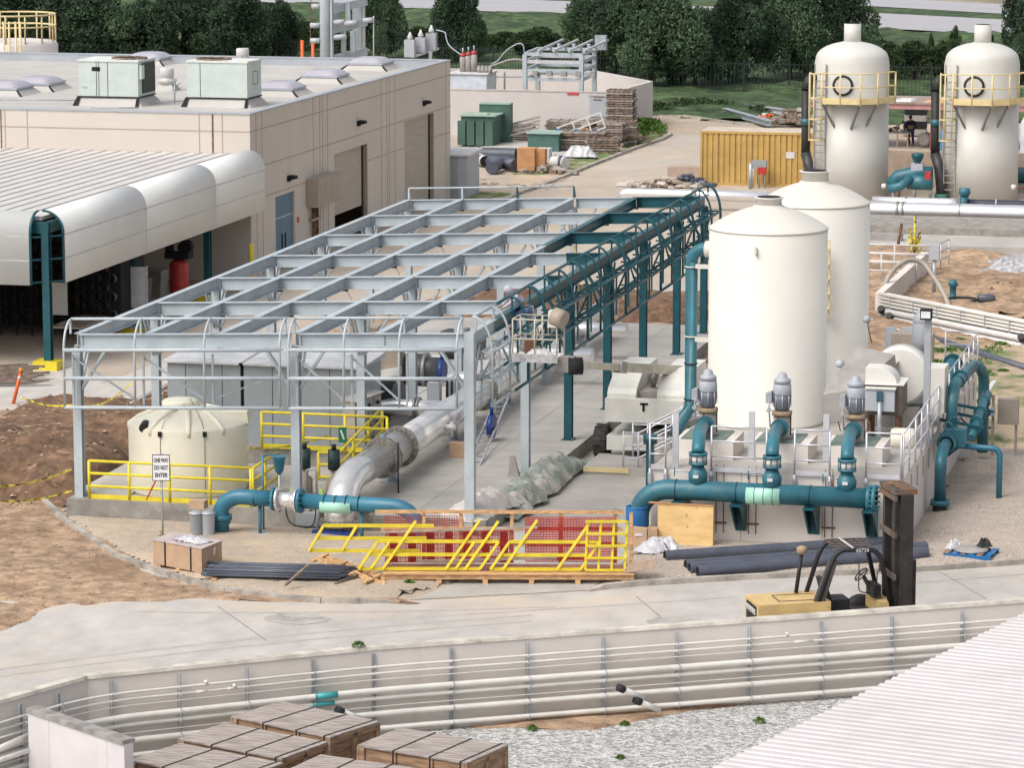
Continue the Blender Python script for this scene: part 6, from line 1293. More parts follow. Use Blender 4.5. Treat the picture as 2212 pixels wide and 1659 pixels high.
# ------------------------------------------------------- teal pipe run outside the right wall
rp = thing('teal_pipe_run', 'thick teal pipe arching out of the gravel and running back beside the vault', 'pipe', (-10.4,94,0))
X_ = -10.45
def XP(px, py): return Xp(px, py, X_)
base = G(2030,1100,.1); by = base.y; r = .165; X_ = base.x
za = .15; zt_ = XP(2040,965).z
pa = XP(2062,950)
MB().tube([(X_,by,.35)]+arc((X_,by,zt_-.45),(X_,by,zt_-.0),(X_,by+.8,zt_),8)+[(X_,by+1.3,zt_)], r, 20).build('near_elbow', TEALP, rp)
MB().cyl((X_,by,.22), (X_,by,.36), .27, n=20).build('base_flange', TEALP, rp); MB().cyl((X_,by,-.05), (X_,by,.22), .2, n=18).build('black_stub', BLACK, rp)
y = by+1.3
for dy in (0,.18,.8,1.0): MB().cyl((X_,y+dy,zt_), (X_,y+dy+.1,zt_), .28, n=20).build('flange', TEALP, rp)
MB().cyl((X_,y,zt_), (X_,y+1.6,zt_), .20, n=18).build('valve_section', TEALP, rp); MB().box(X_+.1, X_+.5, y+.3, y+.7, zt_-.15, zt_+.35).build('gearbox', TEALP, rp)
m_ = MB(); torus_ring(m_, (X_+.1,y+1.0,zt_+.45), (0,1,0), .14, .02, 14, 5); torus_ring(m_, (X_+.0,y+.4,zt_+.42), (0,1,0), .13, .02, 14, 5); m_.build('handwheels', TEALP, rp)
y2 = y+1.7; zh = Xp(2080,815,X_).z-.1
zh = zt_+1.3
MB().tube([(X_-.05,y2,zt_-.1),(X_-.05,y2,zh-.5)]+arc((X_-.05,y2,zh-.5),(X_-.05,y2,zh),(X_-.05,y2+.8,zh),8)+[(X_+.1,y2+4.2,zh)]+arc((X_+.1,y2+4.2,zh),(X_+.35,y2+4.9,zh),(X_+.35,y2+4.9,zh-.6),6)+[(X_+.35,y2+4.9,.3)], .165, 20).build('high_arch', TEALP, rp)
for dy in (1.2, 2.1): 
    m_ = MB(); torus_ring(m_, (X_-.03,y2+dy,zh), (0,1,0), .18, .02, 18, 5); m_.build('pipe_clamp', TEAL, rp)
MB().cyl((X_-.05,y2+1.9,zh), (X_-.05,y2+1.98,zh), .23, n=18).build('flange', TEAL, rp)
xr_ = X_+.55
MB().tube([(xr_,y2-.4,zt_-.05),(xr_,y2+.6,zt_+.05),(xr_,y2+2.8,zt_+.45),(xr_,y2+3.8,zt_+.5)], [.1,.13,.13,.17], 16).build('branch_run', TEALP, rp)
for f in (.2, 1.0, 2.0, 3.0): MB().cyl((xr_,y2+f,zt_+.02+f*.13), (xr_,y2+f+.08,zt_+.03+f*.13), .2, n=16).build('branch_flange', TEALP, rp)
MB().tube(path([(X_+.3,y+.6,zt_-.15),(X_+1.45,y+.6,zt_-.2),(X_+1.45,y+.6,.1)], .2), .085, 14).build('drain_pipe', BLUEP, rp)
for dy in (0.2, 1.6, 3.0): 
    m_ = MB(); m_.bar((VX1,y2+dy,zt_+.35), (xr_+.3,y2+dy,zt_+.15), .08, .08); m_.bar((VX1,y2+dy,zt_-.9), (xr_+.2,y2+dy,zt_+.1), .08, .08); m_.build('support_bracket', TEAL, rp)
t = thing('teal_elbow_pipe', 'teal elbow pipe rising behind the concrete block at the back of the vault', 'pipe', (-12,103,1.9)); q = Yp(2052,800,103); MB().tube([(q.x,103,VZ)]+arc((q.x,103,q.z-.4),(q.x,103,q.z+.1),(q.x-.0,103.7,q.z+.1),7), .2, 18).build('elbow', TEALP, t); MB().cyl((q.x,103.7,q.z+.1),(q.x,103.8,q.z+.1),.3,n=18).build('flange', TEAL, t)
q = Yp(2035,830,102); MB().box(q.x-.55, q.x+.2, 101.5, 102.6, VZ, q.z).build('concrete_block', CABG, None, label='grey concrete block between the blowers and the rear teal elbow', cat='block')
q = G(2168,990,.0); pn = thing('outdoor_switchgear', 'brown electrical panel on posts with a white sun roof right of the teal pipes', 'panel', q)
zc_ = Yp(2168,890,q.y).z
for x in (-.35,.35): MB().box(q.x+x-.04, q.x+x+.04, q.y-.04, q.y+.04, 0, zc_+.5).build('post', TAN, pn)
MB().box(q.x-.2, q.x+.42, q.y-.2, q.y+.12, zc_-.35, zc_+.42).build('panel_box', mat('brown_panel', (.30,.26,.22), .5), pn); MB().box(q.x-.48, q.x-.28, q.y-.2, q.y+.05, zc_-.1, zc_+.15).build('meter', ALU, pn)
MB().hexa([(q.x-.6,q.y-.5,zc_+.6),(q.x-.45,q.y-.5,zc_+.62),(q.x-.35,q.y+.9,zc_+.78),(q.x-.5,q.y+.9,zc_+.76),(q.x-.6,q.y-.5,zc_+.64),(q.x-.45,q.y-.5,zc_+.66),(q.x-.35,q.y+.9,zc_+.82),(q.x-.5,q.y+.9,zc_+.8)]).build('sun_roof', PAPER, pn)
MB().box(q.x-1.4, q.x+.5, q.y-.6, q.y+.8, 0, .09).build('concrete_pad', SLAB, pn); MB().tube(path([(q.x-.3,q.y,.9),(q.x-1.2,q.y,1.0),(q.x-1.4,q.y+.1,1.3)], .3), .025, 6).build('conduit_loop', DARK, pn)
# ================================================================== BOOM LIFT WITH PLATFORM
lf = thing('boom_lift', 'dusty white telescopic boom lift parked between the slab and the vault', 'lift', (-20.1,100.6,0))
LX, LY = -20.05, 100.8
def wheel(c, r, w_, par, ax=(1,0,0)):
    wh = MB(); d = V(ax).normalized(); prof = [(r*.55,-w_/2),(r*.9,-w_/2),(r,-w_*.32),(r,w_*.32),(r*.9,w_/2),(r*.55,w_/2)]
    o = MB().lathe(c, prof, 26, ax, cap=False); _, a, b = o.frame(d)
    for k in range(22):
        t_ = 2*math.pi*k/22; q = V(c)+(a*math.cos(t_)+b*math.sin(t_))*r*1.0; tg = (-a*math.sin(t_)+b*math.cos(t_))*r*.06; rr = (a*math.cos(t_)+b*math.sin(t_))*r*.05; s_ = d*w_*.46*(1 if k % 2 else -1)
        o.hexa([q-tg-rr, q+tg-rr, q+tg-rr+s_, q-tg-rr+s_, q-tg+rr, q+tg+rr, q+tg+rr+s_, q-tg+rr+s_])
    w = o.build('tyre', mat('muddy_tyre', (.045,.04,.034), .8, 0, .35, 6), par); MB().cyl(V(c)-d*w_*.3, V(c)+d*w_*.3, r*.56, n=20).build('rim', LIFTW, w); return w
for x, y in ((-21.45,99.6), (-18.65,99.6), (-21.35,103.0), (-18.7,103.0)): wheel((x,y,.52), .52, .42, lf)
MB().box(-21.2, -18.9, 99.0, 103.5, .38, .82).build('chassis', LIFTW, lf); MB().box(-20.7, -19.4, 98.7, 99.2, .45, .85).build('axle_beam', LIFTW, lf)
MB().cyl((LX,LY+.3,.82), (LX,LY+.3,1.25), .6, n=24).build('slew_ring', DARK, lf)
for sx_, nm in ((-1,'left'), (1,'right')):       # two engine covers with rounded shoulders
    xo, xi = LX+sx_*1.2, LX+sx_*.32; y0, y1 = 99.3, 102.6
    P_ = [(y0,1.3),(y0,2.05),(y0+.12,2.2),(y0+.9,2.55),(y0+1.6,2.66),(y1,2.66),(y1,1.3)]
    mb = MB().extrude([V((xi,p[0],p[1])) for p in P_], (xo-xi,0,0)); mb.build('engine_cover', LIFTW, lf)
MB().box(LX-1.2, LX+1.2, 98.95, 99.3, 1.25, 1.95).build('counterweight', LIFTW, lf); mb = MB().box(LX-.05, LX+.02, 98.93, 98.949, 1.6, 1.85); mb.box(LX-.12, LX+.12, 98.93, 98.949, 1.8, 1.86); mb.build('black_logo', DARK, lf)
MB().box(LX-.32, LX+.32, 99.6, 102.4, 1.25, 2.1).build('turret', GREYF, lf)
bE = Xp(1236,788,-21.15); bS = V((LX+.2,102.2,2.95)); bM = bE.lerp(bS, .42)
bs = Xp(1500,800,-19.0)
bS = V((-19.75,101.6,bS.z)); bS = Yp(1478,800,101.6)
MB().bar(bE.lerp(bS,.40), bS, .27, .28).build('boom_base', LIFTB, lf); MB().bar(bE, bE.lerp(bS,.42), .19, .20).build('boom_tip', LIFTB, lf); MB().bar(bE.lerp(bS,.38), bE.lerp(bS,.43), .33, .34).build('boom_collar', GREYF, lf)
MB().cyl((LX-.1,100.6,2.0), bE.lerp(bS,.75), .09, n=10).build('lift_cylinder', FLANGE, lf)
MB().box(LX-.2, LX+.35, 101.0, 102.6, 2.0, bS.z-.1).build('boom_mast', GREYF, lf)
# basket
k0 = Yp(1113,775,89.2); k1 = Yp(1208,778,89.2); zf = k0.z+.05; BXa, BXb, BYa, BYb = k0.x, k1.x, 88.9, 89.8
MB().box(BXa, BXb, BYa, BYb, zf, zf+.06).build('platform_floor', LIFTW, lf); MB().box(BXa-.02, BXb+.02, BYa-.03, BYa, zf-.08, zf+.14).build('platform_skirt', mat('worn_platform_steel', (.45,.46,.47), .5, .2, .25, 5), lf)
for z in (.55, 1.08):
    MB().tube([(BXa,BYa,zf+z),(BXb,BYa,zf+z),(BXb,BYb,zf+z),(BXa,BYb,zf+z),(BXa,BYa,zf+z)], .022, 6).build('platform_rail', LIFTB, lf)
for x in (BXa, (BXa+BXb)/2, BXb):
    for y in (BYa, BYb): MB().cyl((x,y,zf), (x,y,zf+1.08), .022, n=6).build('platform_post', LIFTB, lf)
MB().box(BXb-.38, BXb-.02, BYb-.3, BYb, zf+.8, zf+1.25).build('control_console', LIFTW, lf); MB().cyl((BXb-.1,BYa+.05,zf+1.2), (BXb+.22,BYa-.05,zf+1.1), .25, n=18, caps=True).build('horn_bucket', TAN, lf)
MB().hexa([V((BXb,BYa+.3,zf))+V(p) for p in ((-.05,0,-.35),(.45,0,-.4),(.45,.3,-.4),(-.05,.3,-.35),(-.05,0,.05),(.4,0,.05),(.4,.3,.05),(-.05,.3,.05))]).build('platform_rotator', GREYF, lf)
MB().bar((BXb+.2,BYa+.45,zf-.15), bE, .3, .3).build('jib', LIFTB, lf); MB().cyl((BXb+.25,BYa+.3,zf-.2), (BXb+.6,BYa+.45,zf-.2), .24, n=16).build('rotator_drum', DARK, lf)
tarp('paint_rags', 'crumpled pale rags in the lift basket', [(BXa+.3,89.2,zf+.06), (BXb-.2,89.3,zf+.06)], .16, .14, PAPER, 23, 'rags')
MB().box(BXa+.18, BXa+.48, 89.5, 89.75, zf+.06, zf+.42).build('paint_tin_box', BOOT, None, label='rust brown box standing in the lift basket', cat='box')
# ================================================================== PEOPLE
def skinned(name, joints, bones, m, parent, sub=2):
    me = bpy.data.meshes.new(name); me.from_pydata([j[0] for j in joints], bones, []); o = bpy.data.objects.new(name, me); sc.collection.objects.link(o)
    me.materials.append(m); me.update(); o.parent = parent
    if parent: 
        og = origin(parent)
        for v in me.vertices: v.co -= og
    md = o.modifiers.new('skin', 'SKIN'); 
    for i, j in enumerate(joints): me.skin_vertices[0].data[i].radius = (j[1], j[1] if len(j) < 3 else j[2])
    me.skin_vertices[0].data[0].use_root = True
    md.use_smooth_shade = True; s_ = o.modifiers.new('sub', 'SUBSURF'); s_.levels = s_.render_levels = sub
    return o
def person(T, pose, mats, lab, hood=False):
    """pose: dict of joint positions in the figure's own frame (x right, y forward, z up)"""
    t = thing('person', lab, 'person', T @ V((0,0,0)))
    W = {k: T @ V(v) for k, v in pose.items()}
    J = ['pelvis','belly','chest','neck','head','lsh','lel','lwr','lha','rsh','rel','rwr','rha','lhi','lkn','lan','lto','rhi','rkn','ran','rto']
    rad = dict(pelvis=(.15,.12), belly=(.14,.11), chest=(.17,.12), neck=(.055,.055), head=(.085,.10), lsh=(.07,.07), lel=(.05,.05), lwr=(.033,.033), lha=(.035,.022), rsh=(.07,.07), rel=(.05,.05), rwr=(.033,.033), rha=(.035,.022), lhi=(.09,.09), lkn=(.062,.062), lan=(.045,.045), lto=(.04,.035), rhi=(.09,.09), rkn=(.062,.062), ran=(.045,.045), rto=(.04,.035))
    B = [('pelvis','belly'),('belly','chest'),('chest','neck'),('neck','head'),('chest','lsh'),('lsh','lel'),('lel','lwr'),('lwr','lha'),('chest','rsh'),('rsh','rel'),('rel','rwr'),('rwr','rha'),('pelvis','lhi'),('lhi','lkn'),('lkn','lan'),('lan','lto'),('pelvis','rhi'),('rhi','rkn'),('rkn','ran'),('ran','rto')]
    skinned('body', [(W[j], *rad[j]) for j in J], [(J.index(a), J.index(b)) for a, b in B], mats['skin'], t)
    def part(nm, js, bs, m, g):
        skinned(nm, [(W[j], rad[j][0]*g+.006, rad[j][1]*g+.006) for j in js], [(js.index(a), js.index(b)) for a, b in bs], m, t)
    part('jacket', ['belly','chest','lsh','lel','lwr','rsh','rel','rwr','neck'], [('belly','chest'),('chest','lsh'),('lsh','lel'),('lel','lwr'),('chest','rsh'),('rsh','rel'),('rel','rwr'),('chest','neck')], mats['top'], 1.22)
    part('trousers', ['pelvis','lhi','lkn','lan','rhi','rkn','ran'], [('pelvis','lhi'),('lhi','lkn'),('lkn','lan'),('pelvis','rhi'),('rhi','rkn'),('rkn','ran')], mats['legs'], 1.2)
    for s_ in 'lr': 
        a, b = W[s_+'an'], W[s_+'to']; skinned('boot', [(a+V((0,0,.05)), .06, .06), (a-V((0,0,.03)), .06, .055), (a.lerp(b,.6)-V((0,0,.03)), .055, .045), (b-V((0,0,.03)), .045, .035)], [(0,1),(1,2),(2,3)], mats['boot'], t, 1)
        h, w_ = W[s_+'ha'], W[s_+'wr']; d = (h-w_).normalized(); sd_ = d.cross(V((0,0,1))).normalized()
        for k in range(4): p0 = h+sd_*(k-1.5)*.019; skinned('finger', [(p0, .010), (p0+d*.035-V((0,0,.008)), .009), (p0+d*(.055+.01*(k in (1,2)))-V((0,0,.03)), .007)], [(0,1),(1,2)], mats.get('hand', mats['skin']), t, 1)
        p0 = w_.lerp(h, .5)+sd_*.03; skinned('thumb', [(p0, .011), (p0+sd_*.02+d*.03, .010), (p0+sd_*.025+d*.055, .008)], [(0,1),(1,2)], mats.get('hand', mats['skin']), t, 1)
    h = W['head']; up_ = (h-W['neck']).normalized(); fwd = (T.to_3x3() @ V(pose['look'])).normalized()
    MB().lathe(h+up_*.01-fwd*(.0 if hood else .01), [(.02,-.155),(.085,-.12),(.118,-.05),(.13,.03),(.115,.1),(.06,.15),(.01,.165)] if hood else [(.04,-.02),(.108,.0),(.112,.05),(.09,.10),(.04,.13),(.005,.135)], 18, up_).build('hood' if hood else 'hair', mats['top'] if hood else mats['hair'], t)
    nose = h+fwd*(.11 if not hood else .12)-up_*.01; rt_ = fwd.cross(up_).normalized()
    MB().lathe(nose, [(.016,-.02),(.012,.0),(.004,.02)], 8, fwd).build('nose', mats['skin'], t)
    for s_ in (-1, 1): MB().lathe(h+fwd*.098+rt_*s_*.033+up_*.018, [(.011,0),(.008,.006),(.002,.009)], 8, fwd).build('eye', DARK, t); 
    if not hood:
        for s_ in (-1, 1): MB().lathe(h+rt_*s_*.10, [(.012,-.012),(.028,0),(.012,.012)], 8, rt_).build('ear', mats['skin'], t)
    MB().bar(h+fwd*.10-up_*.05-rt_*.022, h+fwd*.10-up_*.05+rt_*.022, .008, .008).build('mouth', BOOT, t)
    return t
# painter astride the canopy edge, leaning forward over the rail (faces picture-left)
pw = Xp(1138,668,-22.35); T_ = Matrix.Translation(pw) @ Matrix.Rotation(R(112), 4, 'Z')
person(T_, dict(look=(0,1,-.6), pelvis=(0,0,0), belly=(0,.08,.15), chest=(0,.24,.36), neck=(0,.38,.48), head=(0,.50,.55), lsh=(-.19,.28,.38), lel=(-.21,.50,.22), lwr=(-.12,.70,.06), lha=(-.10,.78,.02), rsh=(.19,.28,.38), rel=(.20,.52,.26), rwr=(.06,.72,.10), rha=(.03,.80,.06), lhi=(-.12,.03,-.03), lkn=(-.26,.42,-.12), lan=(-.22,.36,-.55), lto=(-.22,.52,-.60), rhi=(.12,.03,-.03), rkn=(.26,.40,-.10), ran=(.22,.40,-.52), rto=(.22,.56,-.56)),
    dict(skin=SKIN, top=HOOD, legs=JEAN, boot=BOOT, hand=TEAL), 'person in grey hooded sweatshirt and jeans leaning over the canopy edge painting', hood=True)
hb = bpy.data.objects[-1] if False else None
q = pw+V((.12,-.02,.18)); MB().tube([pw+V((-.05,-.16,.04)), pw+V((.12,-.1,.05)), pw+V((.16,.06,.06)), pw+V((0,.16,.06))], .03, 6).build('safety_belt', mat('tan_webbing', (.45,.33,.2), .8), None, label='tan safety belt round the waist of the painting worker', cat='belt')
MB().tube([pw+V((.15,.05,.1)), pw+V((.3,-.1,-.35)), pw+V((.45,-.3,-.75))], .022, 6).build('lanyard', LIFTB, None, label='tan lanyard running from the painting worker down to the lift basket', cat='lanyard')
# ================================================================== SCRUBBER TOWERS
def tower(px, Yc, lab, dpy=0):
    c = Yp(px, 300, Yc); x = c.x; s = lambda py: Yp(px, py+dpy, Yc).z; r = 1.89
    t = thing('scrubber_tower', lab, 'tower', (x,Yc,0), 'white domed scrubber towers')
    zr, zd, zn, zf, zl = s(125), s(88), s(50), s(214), s(151)
    MB().lathe((x,Yc,0), [(r+.03,0),(r+.03,3.4),(r,3.42),(r,zr-.25),(r-.03,zr-.1)]+[((r-.05)*math.cos(a), zr+(zd-zr)*math.sin(a)) for a in [R(90)*k/10 for k in range(0,9)]]+[(.42,zd)], 56).build('tower_shell', WHITEP, t)
    MB().lathe((x,Yc,0), [(.43,zd-.15),(.43,zn)], 28).build('stack', WHITEP, t); MB().lathe((x,Yc,0), [(.39,zn+.001),(.39,zn+.01)], 24).build('stack_opening', DARK, t)
    rp_ = r+.55; a0, a1 = R(205), R(345); A = [a0+(a1-a0)*k/4 for k in range(5)]
    P_ = [V((x+rp_*math.cos(a), Yc+rp_*math.sin(a), 0)) for a in A]; Q_ = [V((x+r*math.cos(a), Yc+r*math.sin(a), 0)) for a in A]
    P_[0] = V((x-1.15, Yc-r-.55, 0)); P_[1] = V((x-.2,Yc-r-.75,0)); P_[2] = V((x+.8,Yc-r-.7,0)); P_[3] = V((x+1.6,Yc-r-.1,0)); P_[4] = V((x+2.3, Yc-.6, 0)); Q_ = [V((x-1.1,Yc-1.5,0)), V((x-.3,Yc-1.8,0)), V((x+.6,Yc-1.75,0)), V((x+1.2,Yc-1.4,0)), V((x+1.8,Yc-.4,0))]
    mb = MB()
    for i in range(4): mb.hexa([P_[i]+V((0,0,zf-.06)), P_[i+1]+V((0,0,zf-.06)), Q_[i+1]+V((0,0,zf-.06)), Q_[i]+V((0,0,zf-.06)), P_[i]+V((0,0,zf)), P_[i+1]+V((0,0,zf)), Q_[i+1]+V((0,0,zf)), Q_[i]+V((0,0,zf))])
    mb.build('platform_deck', GREYF, t); mb = MB()
    for i in range(4): mb.bar(P_[i]+V((0,0,zf+.1)), P_[i+1]+V((0,0,zf+.1)), .03, .32)
    mb.build('toe_plate', YELP, t)
    for z in (zl, (zl+zf)/2+.05): MB().tube([p+V((0,0,z)) for p in P_]+[Q_[4]+V((.1,0,z))], .035, 6).build('platform_rail', YELP, t)
    for p in P_+[Q_[4]+V((.1,0,0))]: MB().cyl(p+V((0,0,zf-.15)), p+V((0,0,zl)), .045, n=6).build('platform_post', YELP, t)
    for i in (0,2,3): MB().bar(P_[i]*.85+Q_[i]*.15+V((0,0,zf-.06)), V((x+(-.55,.25,.9)[(0,2,3).index(i)], Yc-(r-.15, r-.02, r-.35)[(0,2,3).index(i)], zf-1.35)), .09, .09).build('support_strut', mat('grey_strut', (.22,.21,.2), .6), t)
    m_ = MB(); mc = V((x-.18,Yc-r-.03,s(178))); torus_ring(m_, mc, (0,1,0), .46, .07, 24, 6); m_.build('manhole_ring', BLACK, t); MB().cyl(mc+V((0,.1,0)), mc+V((0,-.03,0)), .42, n=24).build('manhole_cover', WHITEP, t)
    # ladder and safety cage
    lx, ly = x-1.35, Yc-1.55
    for s_ in (-.28,.28): MB().bar((lx+s_,ly-.1,.3), (lx+s_,ly-.1,zl+.4), .06, .06).build('ladder_rail', mat('grey_brown_ladder', (.30,.28,.25), .6), t)
    for k in range(16): MB().bar((lx-.28,ly-.1,.6+k*.36), (lx+.28,ly-.1,.6+k*.36), .05, .05).build('rung', MATS['grey_brown_ladder'], t)
    cx = lx-.22; zb = s(295)
    for z in (zb, zb+1.05, zb+2.1, zl-.05): MB().tube([(cx+.45,ly-.1,z),(cx+.35,ly-.65,z),(cx,ly-.8,z),(cx-.25,ly-.65,z),(cx-.3,ly-.1,z)], .045, 6).build('cage_hoop', YELP, t)
    for dx, dy in ((.35,-.65),(.0,-.8),(-.25,-.65),(-.3,-.1)): MB().cyl((cx+dx,ly+dy,zb), (cx+dx,ly+dy,zl), .035, n=6).build('cage_bar', YELP, t)
    # black fume pipe down the left side
    k = (px-1838)
    pts = [Yp(1768+k,165+dpy,Yc-.6), Yp(1748+k,172+dpy,Yc-1.0), Yp(1741+k,195+dpy,Yc-1.2), Yp(1741+k,300+dpy,Yc-1.2), Yp(1740+k,330+dpy,Yc-1.2), Yp(1749+k,362+dpy,Yc-1.4), Yp(1753+k,400+dpy,Yc-1.5), Yp(1753+k,418+dpy,Yc-1.5)]
    f_ = thing('fume_pipe', 'black plastic fume pipe down the left side of the %s tower' % ('left' if k == 0 else 'right'), 'pipe', pts[-1])
    MB().tube(pts[:3], .26, 16).build('top_elbow', BLACK, f_); MB().tube(pts[2:5], .23, 16).build('downpipe', BLACK, f_); MB().tube(pts[4:], .26, 16).build('lower_bend', mat('worn_black_plastic', (.045,.043,.048), .5, 0, .3, 2), f_)
    z = pts[3].z+ .9; MB().cyl((pts[3].x,pts[3].y,z-.2), (pts[3].x,pts[3].y,z+.15), .27, n=16).build('green_coupling', TEALP, f_); MB().cyl(pts[-1]-V((0,0,.25)), pts[-1]+V((0,0,.05)), .34, n=18).build('green_flange', mat('green_flange_paint', (.05,.2,.16), .5), f_)
    MB().cyl((pts[-1].x,pts[-1].y,0), pts[-1]-V((0,0,.25)), .28, n=18).build('white_stub', WHITEP, f_)
    MB().bar(pts[4]+V((.2,0,-.3)), V((pts[4].x+.9,pts[4].y,pts[4].z-1.6)), .09, .09).build('brace', GREYF, f_)
    q = Yp(2190-2118+px, 402+dpy, Yc-1.7); s_ = thing('sample_valve', 'small white valve and brown standpipe at the foot of the %s tower' % ('left' if k == 0 else 'right'), 'valve', (q.x+.5,q.y,0)); MB().lathe(q, [(.05,-.14),(.14,-.1),(.14,.08),(.06,.12)], 12, (1,0,0)).build('valve_head', PAPER, s_); MB().cyl(q, q+V((.6,0,0)), .06, n=8).build('valve_arm', RUST, s_); MB().cyl((q.x+.75,q.y,0), (q.x+.75,q.y,q.z+.4), .07, n=8).build('standpipe', RUST, s_)
    return t
tower(1838, 173.0, 'white domed tower with yellow platform, the left one of the two'); tower(2118, 173.6, 'white domed tower with yellow platform, the right one of the two', 2)
# container
a, b = Yp(1512,400,176.8), Yp(1737,405,176.8); zt_ = Yp(1600,284,176.8).z
ct = thing('shipping_container', 'ochre yellow corrugated shipping container behind the silver pipes', 'container', (a.x,176.8,0)); x1 = a.x+7.2
MB().box(a.x+.06, x1, 176.9, 179.2, .02, zt_-.02).build('container_core', CONT, ct)
mb = MB()
for k in range(24): x = a.x+.12+k*.30; mb.hexa([(x,176.9,.15),(x+.26,176.9,.15),(x+.26,176.9,.15),(x,176.9,.15),(x,176.9,zt_-.12),(x+.26,176.9,zt_-.12),(x+.26,176.9,zt_-.12),(x,176.9,zt_-.12)]) if False else mb.hexa([(x+.03,176.84,.15),(x+.21,176.84,.15),(x+.24,176.899,.15),(x,176.899,.15),(x+.03,176.84,zt_-.12),(x+.21,176.84,zt_-.12),(x+.24,176.899,zt_-.12),(x,176.899,zt_-.12)])
mb.build('corrugated_side', CONT, ct)
mb = MB(); [mb.box(a.x+.05+k*.9, a.x+.065+k*.9, 176.832, 176.838, .15, zt_-.12) for k in range(8)]; mb.build('rust_lines', RUST, ct)
MB().box(a.x, x1, 176.8, 176.9, zt_-.12, zt_).build('top_rail', CONT, ct); MB().box(a.x, x1, 176.8, 176.9, 0, .15).build('bottom_rail', CONT, ct); MB().box(a.x, a.x+.12, 176.79, 176.9, .0, zt_+.005).build('corner_post', CONT, ct)
MB().box(a.x, x1, 176.9, 179.25, zt_-.019, zt_+.004).build('container_roof', CONTR, ct); MB().box(a.x+4.55, a.x+5.0, 176.81, 176.83, zt_-1.35, zt_-1.0).build('data_plate', PAPER, ct)
# silver and black pipes in front of the towers
def longpipe(name, pts, r, m, lab, bands=(), bm=None, rad=.9):
    t = thing(name, lab, 'pipe', (pts[0][0],pts[0][1],0)); MB().tube(path(pts, rad), r, 20).build('pipe_run', m, t)
    for c, w_ in bands: MB().cyl((c-w_/2,pts[1][1],pts[1][2]), (c+w_/2,pts[1][1],pts[1][2]), r*1.12, n=20).build('flange' if w_ > .1 else 'pipe_band', bm or FLANGE, t)
    for x in range(int(pts[0][0])+2, int(pts[-1][0]), 5): MB().box(x-.12, x+.12, pts[1][1]-.12, pts[1][1]+.12, 0, pts[1][2]-r*.9).build('pipe_support', GREYF, t)
    return t
ya = 165.2; q0, q1 = Yp(1352,417,ya), Yp(1640,424,ya)
t = longpipe('silver_main', [(q0.x-.2,ya,.1),(q0.x-.2,ya,q0.z-.0),(q0.x+3,ya,q0.z),(q1.x+1.8,ya,q0.z)], .27, STAINB, 'bright silver pipe with turned-down left end beyond the canopy', [(q1.x-3.2,.25)])
yb2 = 160.9; q = Yp(2050,457,yb2); q2 = Yp(1880,462,yb2)
longpipe('silver_main', [(q2.x-1.5,yb2,q.z),(q2.x+1,yb2,q.z),(4,yb2,q.z-.0)], .40, STAINB, 'thickest bright silver pipe running off the right edge in front of the towers', [(q2.x+1.3,.12),(q2.x+1.55,.12),(-17.5,.05)])
yc2 = 163.6; q = Yp(1990,437,yc2); qe = Yp(2075,437,yc2)
longpipe('silver_main', [(Yp(1885,437,yc2).x,yc2,q.z),(-19,yc2,q.z),(qe.x,yc2,q.z)], .24, STAINB, 'thinner bright silver pipe behind the thickest one, ending at a teal valve', [(qe.x-2.6,.05)])
longpipe('black_main', [(qe.x+.35,yc2,q.z),(qe.x+2,yc2,q.z),(4,yc2,q.z)], .22, mat('dark_lagged_pipe', (.03,.03,.05), .5), 'dark lagged pipe continuing right from the teal valve to the picture edge', [(qe.x+1.7,.05)], PAPER)
t = thing('teal_valve', 'teal valve with handwheel joining the silver and dark pipes', 'valve', (qe.x+.15,yc2,0)); MB().cyl((qe.x,yc2,q.z), (qe.x+.35,yc2,q.z), .38, n=18).build('valve_body', TEALP, t); MB().lathe((qe.x+.18,yc2,q.z), [(.15,.3),(.3,.5),(.25,.75)], 12).build('actuator', TEALP, t)
x0 = Yp(1990,500,158.5).x; MB().box(-22, 6, 155.5, 160.1, 0, .62).build('concrete_bench', PLINTH, None, label='long low concrete plinth under the silver pipes at the right', cat='plinth')
MB().box(-22, 6, 151.5, 155.49, 0, .3).build('concrete_apron', SLAB, None, label='pale concrete apron in front of the plinth under the silver pipes', cat='plinth')
# teal piping between the towers
t = thing('teal_header', 'fat teal header pipes and valve between the two white towers', 'pipe', (-20.5,171,0)); y = 171.5
qa, qb = Yp(1925,395,y), Yp(2016,380,y); MB().tube([Yp(1924,400,y), Yp(1940,382,y), Yp(1965,376,y), Yp(2014,374,y)], .36, 18).build('upper_header', TEALP, t)
MB().tube([Yp(1960,393,y-1), Yp(2014,395,y-1)], .36, 18).build('lower_header', TEALP, t); MB().tube([Yp(1918,408,y-1.6), Yp(1945,402,y-1.6), Yp(1968,384,y-1.2)], .22, 16).build('branch', TEALP, t)
q = Yp(1982,345,y); MB().lathe(q, [(.1,-.5),(.12,-.2),(.3,.15),(.33,.3),(.2,.35)], 14).build('actuator', TEAL, t); q = Yp(1982,363,y); MB().box(q.x-.3,q.x+.3,y-.3,y+.3,q.z-.15,q.z+.25).build('valve_block', CABL, t)
q = Yp(2008,378,y-1.2); MB().box(q.x-.22, q.x+.05, q.y-.1, q.y, q.z-.3, q.z+.2).build('red_handle', REDM, t)
for px in (1930, 1975, 2010): q = Yp(px,410,y); MB().cyl((q.x,y,0), (q.x,y,q.z), .1, n=8).build('pipe_stand', GREYF, t)
q0, q1 = Yp(1924,343,178), Yp(2015,343,178); MB().box(q0.x-1, q1.x+9, 178, 178.4, 0, q0.z+.45).build('low_wall', mat('pale_tan_wall', (.60,.47,.36), .85), None, label='low tan wall seen between the two white towers', cat='wall')  # low wall in one even tan colour
